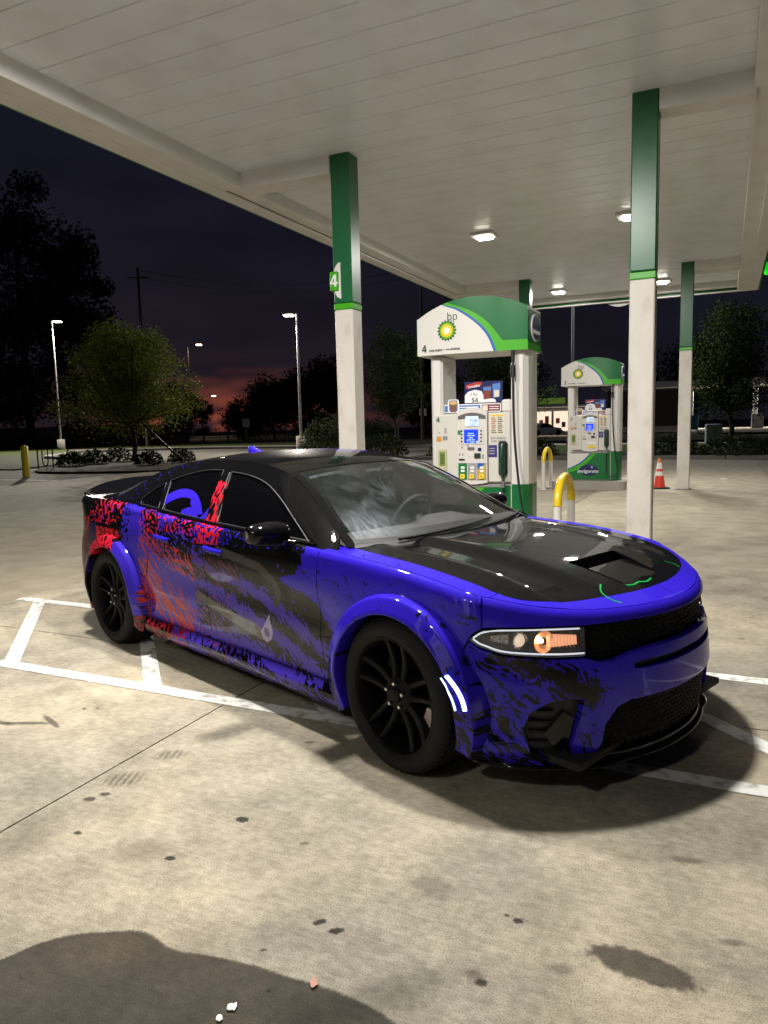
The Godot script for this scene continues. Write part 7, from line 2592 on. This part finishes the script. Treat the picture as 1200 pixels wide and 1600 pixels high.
	# dark trees against the sky
	for q in [[-47, -98, 36, 9.5, 3, 16000, 0.62, "huge dark tree rising highest at the far left against the dusk"], [-39, -94, 30, 6.0, 3, 9000, 0.6, "tall dark tree just right of the huge one at far left"], [-47, -86, 14, 9, 1, 9000, 0.55, "low broad dark tree behind the board fence"], [-43, -112, 11, 7, 0.8, 6000, 0.5, "dark round tree hidden behind the lit tree"], [-32.5, -118, 10, 3.6, 0.6, 4500, 0.42, "dark bushy tree just right of the lit tree, beside the sunset"], [-29.3, -120, 8.6, 1.7, 0.4, 2600, 0.36, "small pointed dark tree at the left edge of the sunset glow"], [-24.0, -132, 5.0, 5.5, 0.2, 4500, 0.42, "lowest dark tree, right under the sunset glow"], [-20.8, -112, 6.8, 3.4, 0.3, 4500, 0.42, "dark tree stepping up at the right of the sunset glow"], [-16.2, -110, 10.2, 4.6, 0.4, 7500, 0.5, "rounded dark tree left of the bright lamp post"], [-10.2, -104, 9.6, 4.4, 0.4, 6500, 0.5, "dark tree right behind the bright lamp post"], [-6.8, -100, 12.0, 4.2, 0.5, 6500, 0.5, "dark tree close to the left of the near left column"], [7.0, -120, 13.5, 7, 0.5, 7000, 0.55, "dark tree behind the gap left of the nearer pump"], [27, -150, 15, 9, 0.5, 6000, 0.6, "dark tree far behind the shop"], [62, -140, 17, 11, 0.5, 7000, 0.65, "dark tree at far right behind the other forecourt"], [86, -130, 15, 10, 0.5, 5000, 0.65, "dark tree outside the right edge"]]:
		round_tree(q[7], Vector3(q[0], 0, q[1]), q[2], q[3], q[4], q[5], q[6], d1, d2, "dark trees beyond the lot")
	# trees beyond the kerb that catch some light
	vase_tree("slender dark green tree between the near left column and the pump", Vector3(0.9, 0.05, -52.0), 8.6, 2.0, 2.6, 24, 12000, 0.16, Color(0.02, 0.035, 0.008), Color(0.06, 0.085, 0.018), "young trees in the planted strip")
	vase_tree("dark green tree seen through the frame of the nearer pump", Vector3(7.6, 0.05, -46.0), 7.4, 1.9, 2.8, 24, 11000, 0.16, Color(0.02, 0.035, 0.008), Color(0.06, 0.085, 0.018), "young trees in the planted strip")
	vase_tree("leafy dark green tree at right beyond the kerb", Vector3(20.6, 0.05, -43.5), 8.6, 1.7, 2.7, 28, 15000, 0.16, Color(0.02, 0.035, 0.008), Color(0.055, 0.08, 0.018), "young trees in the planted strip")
	# hedge plants along the kerb, each its own
	var hp := [[-11.0, "low bush at the left end of the planted strip"], [-7.2, "low bush left of the near left column"], [-3.4, "low bush just right of the near left column"], [-0.8, "low bush between the column and the nearer pump"], [2.2, "low bush behind the nearer pump"], [5.0, "low bush seen between the two pumps"], [8.0, "low bush left of the far right column"], [10.6, "low bush between the far columns and the tree"], [13.4, "low bush at the foot of the right hand tree"], [16.6, "low bush at the right edge beyond the kerb"]]
	for i in hp.size():
		var p := uw(hp[i][0], 24.4 + 0.8 * sin(i * 2.3))
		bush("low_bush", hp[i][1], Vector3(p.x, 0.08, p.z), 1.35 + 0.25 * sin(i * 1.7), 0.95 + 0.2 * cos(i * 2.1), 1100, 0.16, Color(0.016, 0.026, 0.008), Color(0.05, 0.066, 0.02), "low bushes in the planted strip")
	for q in [[-3.2, -50.0, 2.6, 2.6, "tall shrub mass right of the bright lamp post"], [-0.6, -56.0, 2.2, 2.2, "shrub behind the near left column"]]:
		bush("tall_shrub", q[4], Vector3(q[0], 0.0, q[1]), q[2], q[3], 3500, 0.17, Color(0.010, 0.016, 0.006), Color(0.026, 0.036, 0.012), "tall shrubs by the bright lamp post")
	# utility poles, guy guard and signs
	for q in [[-25.0, -78.0, 18.5, "tall wooden utility pole rising behind the lit tree"], [4.2, -76.0, 17.0, "wooden utility pole left of the nearer pump"]]:
		var t := thing("utility_pole", q[3], "utility pole", Vector3(q[0], 0, q[1]), 0.0, "wooden utility poles")
		obj("pole", tube(MB.new(), [Vector3(0, 0, 0), Vector3(0.1, q[2], 0)], [0.19, 0.12], 9), bark(), t)
		var cm := MB.new()
		box(cm, Vector3(0.1, q[2] - 1.0, 0), Vector3(2.2, 0.12, 0.12))
		obj("crossarm", cm, bark(), t)
	var gw := thing("guy_wire_guard", "black sloping guy wire guard with pale rings behind the boot of the car", "guy wire", Vector3(-10.4, 0.0, -37.6))
	obj("guard_tube", tube(MB.new(), [Vector3(0.15, 0.0, 0), Vector3(-2.05, 2.05, -0.6)], 0.055, 8), mat("rack_metal", lin(0.03, 0.03, 0.03), 0.45), gw)
	for f in [0.35, 0.62]: obj("pale_ring", tube(MB.new(), [Vector3(0.15 - 2.2 * f, 2.05 * f, -0.6 * f), Vector3(0.15 - 2.2 * f - 0.06, 2.05 * f + 0.056, -0.6 * f - 0.016)], 0.065, 8), mat("galvanised", lin(0.3, 0.3, 0.3), 0.5, 0.8), gw)
	obj("wire", tube(MB.new(), [Vector3(-2.05, 2.05, -0.6), Vector3(-14.4, 13.5, -40.0)], 0.012, 5), mats["rack_metal"], gw)
	var wire_m := mat("cable_black", lin(0.01, 0.01, 0.01), 0.6)
	for k in 2:
		var pts := []
		for i in 13:
			var f := i / 12.0
			pts.push_back(Vector3(-24.9 + (29.2 * f), 17.5 - 0.9 * f + (0.0 if k == 0 else 0.6) - 1.6 * sin(PI * f), -78.0 + 2.0 * f + 0.8 * k))
		tag(obj("overhead_cable", tube(MB.new(), pts, 0.02, 5), wire_m), ["lower", "upper"][k] + " black cable between the two utility poles", "cable")
	for q in [[-17.0, -92.0, 2.9, 0.85, 1.05, "pale rectangular road sign on a post under the sunset glow"], [4.6, -82.0, 3.4, 0.8, 0.8, "grey road sign left of the nearer pump"]]:
		var t := thing("road_sign", q[5], "road sign", Vector3(q[0], 0, q[1]), 0.1)
		obj("post", tube(MB.new(), [Vector3(0, 0, 0), Vector3(0, q[2], 0)], 0.035, 7), mats["galvanised"], t)
		var pm := MB.new()
		slab(pm, rect_poly(-q[3] / 2, q[2] - q[4], q[3] / 2, q[2], 0.06), Vector3(0, 0, 0.05), Vector3.RIGHT, Vector3.UP, 0.01)
		obj("sign_plate", pm, mat("sign_pale", lin(0.42, 0.42, 0.40), 0.5), t)
	for k in 5:
		var t := thing("fence_post", ["leftmost", "second from left", "middle", "fourth from left", "rightmost"][k] + " of the faint fence posts beyond the road at the sunset", "fence post", Vector3(-20.6 + 3.0 * k, 0, -98.0 + 3.0 * k), 0.0, "faint fence posts beyond the road")
		obj("post", tube(MB.new(), [Vector3.ZERO, Vector3(0, 2.2, 0)], 0.11, 6), mat("post_grey", lin(0.10, 0.09, 0.085), 0.8), t)
	# wire gate right of the lamp
	var gt := thing("rail_fence", "short pale rail fence among shrubs right of the bright lamp post", "fence", Vector3(-5.0, 0, -56.5), 0.0)
	for k in 7: obj("rail", tube(MB.new(), [Vector3(-0.3, 0.35 + 0.27 * k, 0), Vector3(2.4, 0.35 + 0.27 * k, 0)], 0.022, 5), mat("post_grey", lin(0.10, 0.09, 0.085), 0.8), gt)
	for x in [-0.3, 2.4]: obj("post", tube(MB.new(), [Vector3(x, 0, 0), Vector3(x, 2.2, 0)], 0.045, 6), mats["post_grey"], gt)
	# transformer cabinets by the right hand tree
	for k in 2:
		var t := thing("utility_cabinet", ["left", "right"][k] + " one of two grey utility cabinets at the foot of the right hand tree", "utility box", Vector3(19.15 + 0.52 * k, 0.08, -42.8 - 0.1 * k), -0.2, "grey utility cabinets")
		var m := MB.new()
		box(m, Vector3(0, 0.58, 0), Vector3(0.46, 1.16, 0.36), 0.03)
		obj("body", m, mat("cabinet_grey", lin(0.26, 0.28, 0.28), 0.5), t)
		var dr := MB.new()
		box(dr, Vector3(0, 0.6, 0.185), Vector3(0.38, 0.95, 0.012), 0.004)
		obj("door", dr, mats["cabinet_grey"], t)
	build_far_side()

func build_far_side() -> void:
	# the lit shop across the road
	var sh := thing("corner_shop", "low lit shop with bright front and green sign across the road", "building", Vector3(22.6, 0, -97.0), -0.30)
	var wall := mat("shop_wall", lin(0.36, 0.34, 0.31), 0.8)
	var m := MB.new()
	box(m, Vector3(0, 1.75, -4.0), Vector3(13.0, 3.5, 8.0))
	obj("wall", m, wall, sh)
	var rf := MB.new()
	box(rf, Vector3(-0.3, 3.6, -3.6), Vector3(14.0, 0.3, 9.2), 0.05)
	obj("roof", rf, mat("shop_roof", lin(0.40, 0.40, 0.40), 0.6), sh)
	var fr := mat("shop_frame", lin(0.45, 0.44, 0.42), 0.5)
	var lit := glowing("shop_window_lit", Color(1.0, 0.90, 0.80), 0.95)
	for k in 6:
		var x := -5.4 + 2.15 * k
		var w := MB.new()
		box(w, Vector3(x, 1.6, 0.03), Vector3(2.0, 2.9, 0.06))
		var wo := obj("window", w, fr, sh)
		var p := MB.new()
		box(p, Vector3(x, 1.65, 0.065), Vector3(1.85, 2.6, 0.02))
		obj("pane", p, lit, wo)
		for e in 2:
			var g := MB.new()
			box(g, Vector3(x - 0.4 + 0.75 * e, 1.2 + 0.5 * ((k + e) % 2), 0.085), Vector3(0.5, 0.7 + 0.3 * (k % 3), 0.02))
			obj("poster", g, [mat("poster_red", lin(0.4, 0.05, 0.06), 0.6), mat("poster_dark", lin(0.06, 0.06, 0.08), 0.6), mat("poster_pink", lin(0.5, 0.22, 0.2), 0.6)][(k + e) % 3], wo)
	var sg := MB.new()
	box(sg, Vector3(-1.2, 4.3, 0.2), Vector3(5.6, 0.8, 0.3), 0.05)
	obj("sign_board", sg, glowing("shop_sign_lit", Color(0.35, 0.46, 0.16), 0.5), sh)
	var l := AreaLight3D.new()
	l.name = "shop_window_light"
	l.area_size = Vector2(12.0, 2.8)
	l.light_energy = 60.0
	l.light_color = Color(1.0, 0.90, 0.80)
	l.transform = sh.transform * Transform3D(Basis(Vector3.UP, PI), Vector3(0, 1.95, 0.35))
	l.shadow_enabled = true
	l.area_range = 80.0
	l.area_attenuation = 2.0
	add_child(l, true)
	# parked cars far off
	parked_car("silver parked car in front of the lit shop across the road", Vector3(19.0, 0.0, -86.0), 0.35, lin(0.42, 0.42, 0.43))
	parked_car("dark parked car behind the bushes left of the nearer pump", Vector3(-0.9, 0.0, -62.0), 0.15, lin(0.012, 0.018, 0.022))
	# dark low building behind the farther pump
	var b := thing("low_building", "dark low brick building with pale base band behind the farther pump", "building", Vector3(29.6, 0, -95.0), -0.30)
	var bm := MB.new()
	box(bm, Vector3(4.0, 2.6, -4.0), Vector3(8.6, 5.2, 8.0))
	obj("wall", bm, mat("brick_dark", lin(0.05, 0.032, 0.026), 0.9), b)
	var b2 := MB.new()
	box(b2, Vector3(4.0, 5.3, -4.0), Vector3(9.0, 0.25, 8.4), 0.04)
	obj("roof", b2, mat("roof_dark", lin(0.10, 0.09, 0.085), 0.8), b)
	var b3 := MB.new()
	box(b3, Vector3(4.0, 0.35, 0.05), Vector3(8.6, 0.7, 0.12), 0.02)
	obj("base_band", b3, mat("band_pale", lin(0.36, 0.32, 0.27), 0.8), b)
	# the other forecourt at the right
	var o := thing("far_canopy", "distant lit forecourt canopy with white columns behind the right hand tree", "canopy", Vector3(51.0, 0, -110.0), -0.36)
	var cm := MB.new()
	box(cm, Vector3(0, 6.6, 0), Vector3(34.0, 0.9, 12.0), 0.05)
	obj("roof", cm, mat("far_white", lin(0.50, 0.50, 0.50), 0.5), o)
	for k in 4:
		var x := -13.0 + 8.6 * k
		var p := MB.new()
		box(p, Vector3(x, 3.1, 2.0), Vector3(0.6, 6.2, 0.6), 0.03)
		obj("column", p, mats["far_white"], o)
		var lm := MB.new()
		box(lm, Vector3(x + 2.5, 6.11, 2.0), Vector3(0.9, 0.08, 0.9), 0.02)
		obj("lamp_lens", lm, glowing("far_canopy_led", Color(1.0, 0.98, 0.95), 7.0), o)
		var al := AreaLight3D.new()
		al.name = "far_canopy_light"
		al.area_size = Vector2(0.9, 0.9)
		al.light_energy = 140.0
		al.light_color = Color(1.0, 0.98, 0.95)
		al.transform = o.transform * Transform3D(Basis(Vector3.RIGHT, -PI / 2), Vector3(x + 2.5, 6.0, 2.0))
		al.shadow_enabled = true
		al.area_range = 60.0
		al.area_attenuation = 2.0
		add_child(al, true)
	struct("far_forecourt", sheet([Vector2(2, 76), Vector2(70, 60), Vector2(80, 104), Vector2(0, 120)], 0.05), mats["concrete_far"])
	for k in 2:
		var t := thing("far_pump", ["teal", "white"][k] + " topped pump under the distant lit canopy", "fuel pump", Vector3(43.6 + 8.0 * k, 0, -102.5 + 2.0 * k), -0.42, "pumps under the distant canopy")
		var p := MB.new()
		box(p, Vector3(0, 1.0, 0), Vector3(1.2, 2.0, 0.8), 0.04)
		obj("body", p, mat("far_teal", lin(0.02, 0.17, 0.16), 0.5) if k == 0 else mats["far_white"], t)
		var q := MB.new()
		box(q, Vector3(-0.72, 1.0, 0), Vector3(0.25, 2.1, 0.8), 0.03)
		obj("upright", q, mats["far_white"], t)

func parked_car(label: String, at: Vector3, turn: float, col: Color) -> void:
	var t := thing("parked_car", label, "car", at, turn)
	var rows := []
	for i in 23:
		var f := i / 22.0
		var x := lerpf(-2.25, 2.25, f)
		var hood := 0.62 + 0.33 * sstep(0.0, 0.12, f) * sstep(1.0, 0.90, f) - 0.12 * sstep(0.70, 0.98, f)
		var roof := 0.52 * sstep(0.10, 0.30, f) * sstep(0.74, 0.52, f)
		var wd := 0.90 * pow(sin(PI * clampf(0.06 + 0.88 * f, 0, 1)), 0.18)
		var row := []
		for q in [[1.0, 0.24], [1.02, 0.55], [0.98, hood - 0.04], [0.93, hood]]: row.push_back(Vector3(x, q[1], wd * q[0]))
		row.push_back(Vector3(x, hood + roof * 0.8, wd * (0.90 - 0.12 * sstep(0, 0.5, roof))))
		row.push_back(Vector3(x, hood + roof, wd * 0.55))
		row.push_back(Vector3(x, hood + roof + 0.01, 0))
		for k in 6:
			var r: Vector3 = row[5 - k]
			row.push_back(Vector3(r.x, r.y, -r.z))
		rows.push_back(row)
	var m := loft(MB.new(), rows)
	var paint := StandardMaterial3D.new()
	paint.albedo_color = col
	paint.roughness = 0.25
	paint.metallic = 0.3
	paint.clearcoat_enabled = true
	obj("body", m, paint, t)
	for s in [-1.0, 1.0]:
		var g := MB.new()
		slab(g, PackedVector2Array([Vector2(-1.15, 0.98), Vector2(0.75, 0.96), Vector2(0.25, 1.36), Vector2(-0.75, 1.38)]), Vector3(0, 0, 0.86 * s), Vector3(s, 0, 0), Vector3.UP, 0.02)
		obj("window", g, mat("far_glass", lin(0.01, 0.01, 0.012), 0.05), t)
		for x in [-1.4, 1.4]:
			obj("wheel", lathe(MB.new(), [Vector2(0.001, 0.10), Vector2(0.2, 0.10), Vector2(0.32, 0.09), Vector2(0.33, 0.0), Vector2(0.33, -0.1)], Vector3(x, 0.33, 0.84 * s), Vector3(0, 0, s), 20), mat("tyre_rubber", lin(0.007, 0.007, 0.007), 0.7), t)
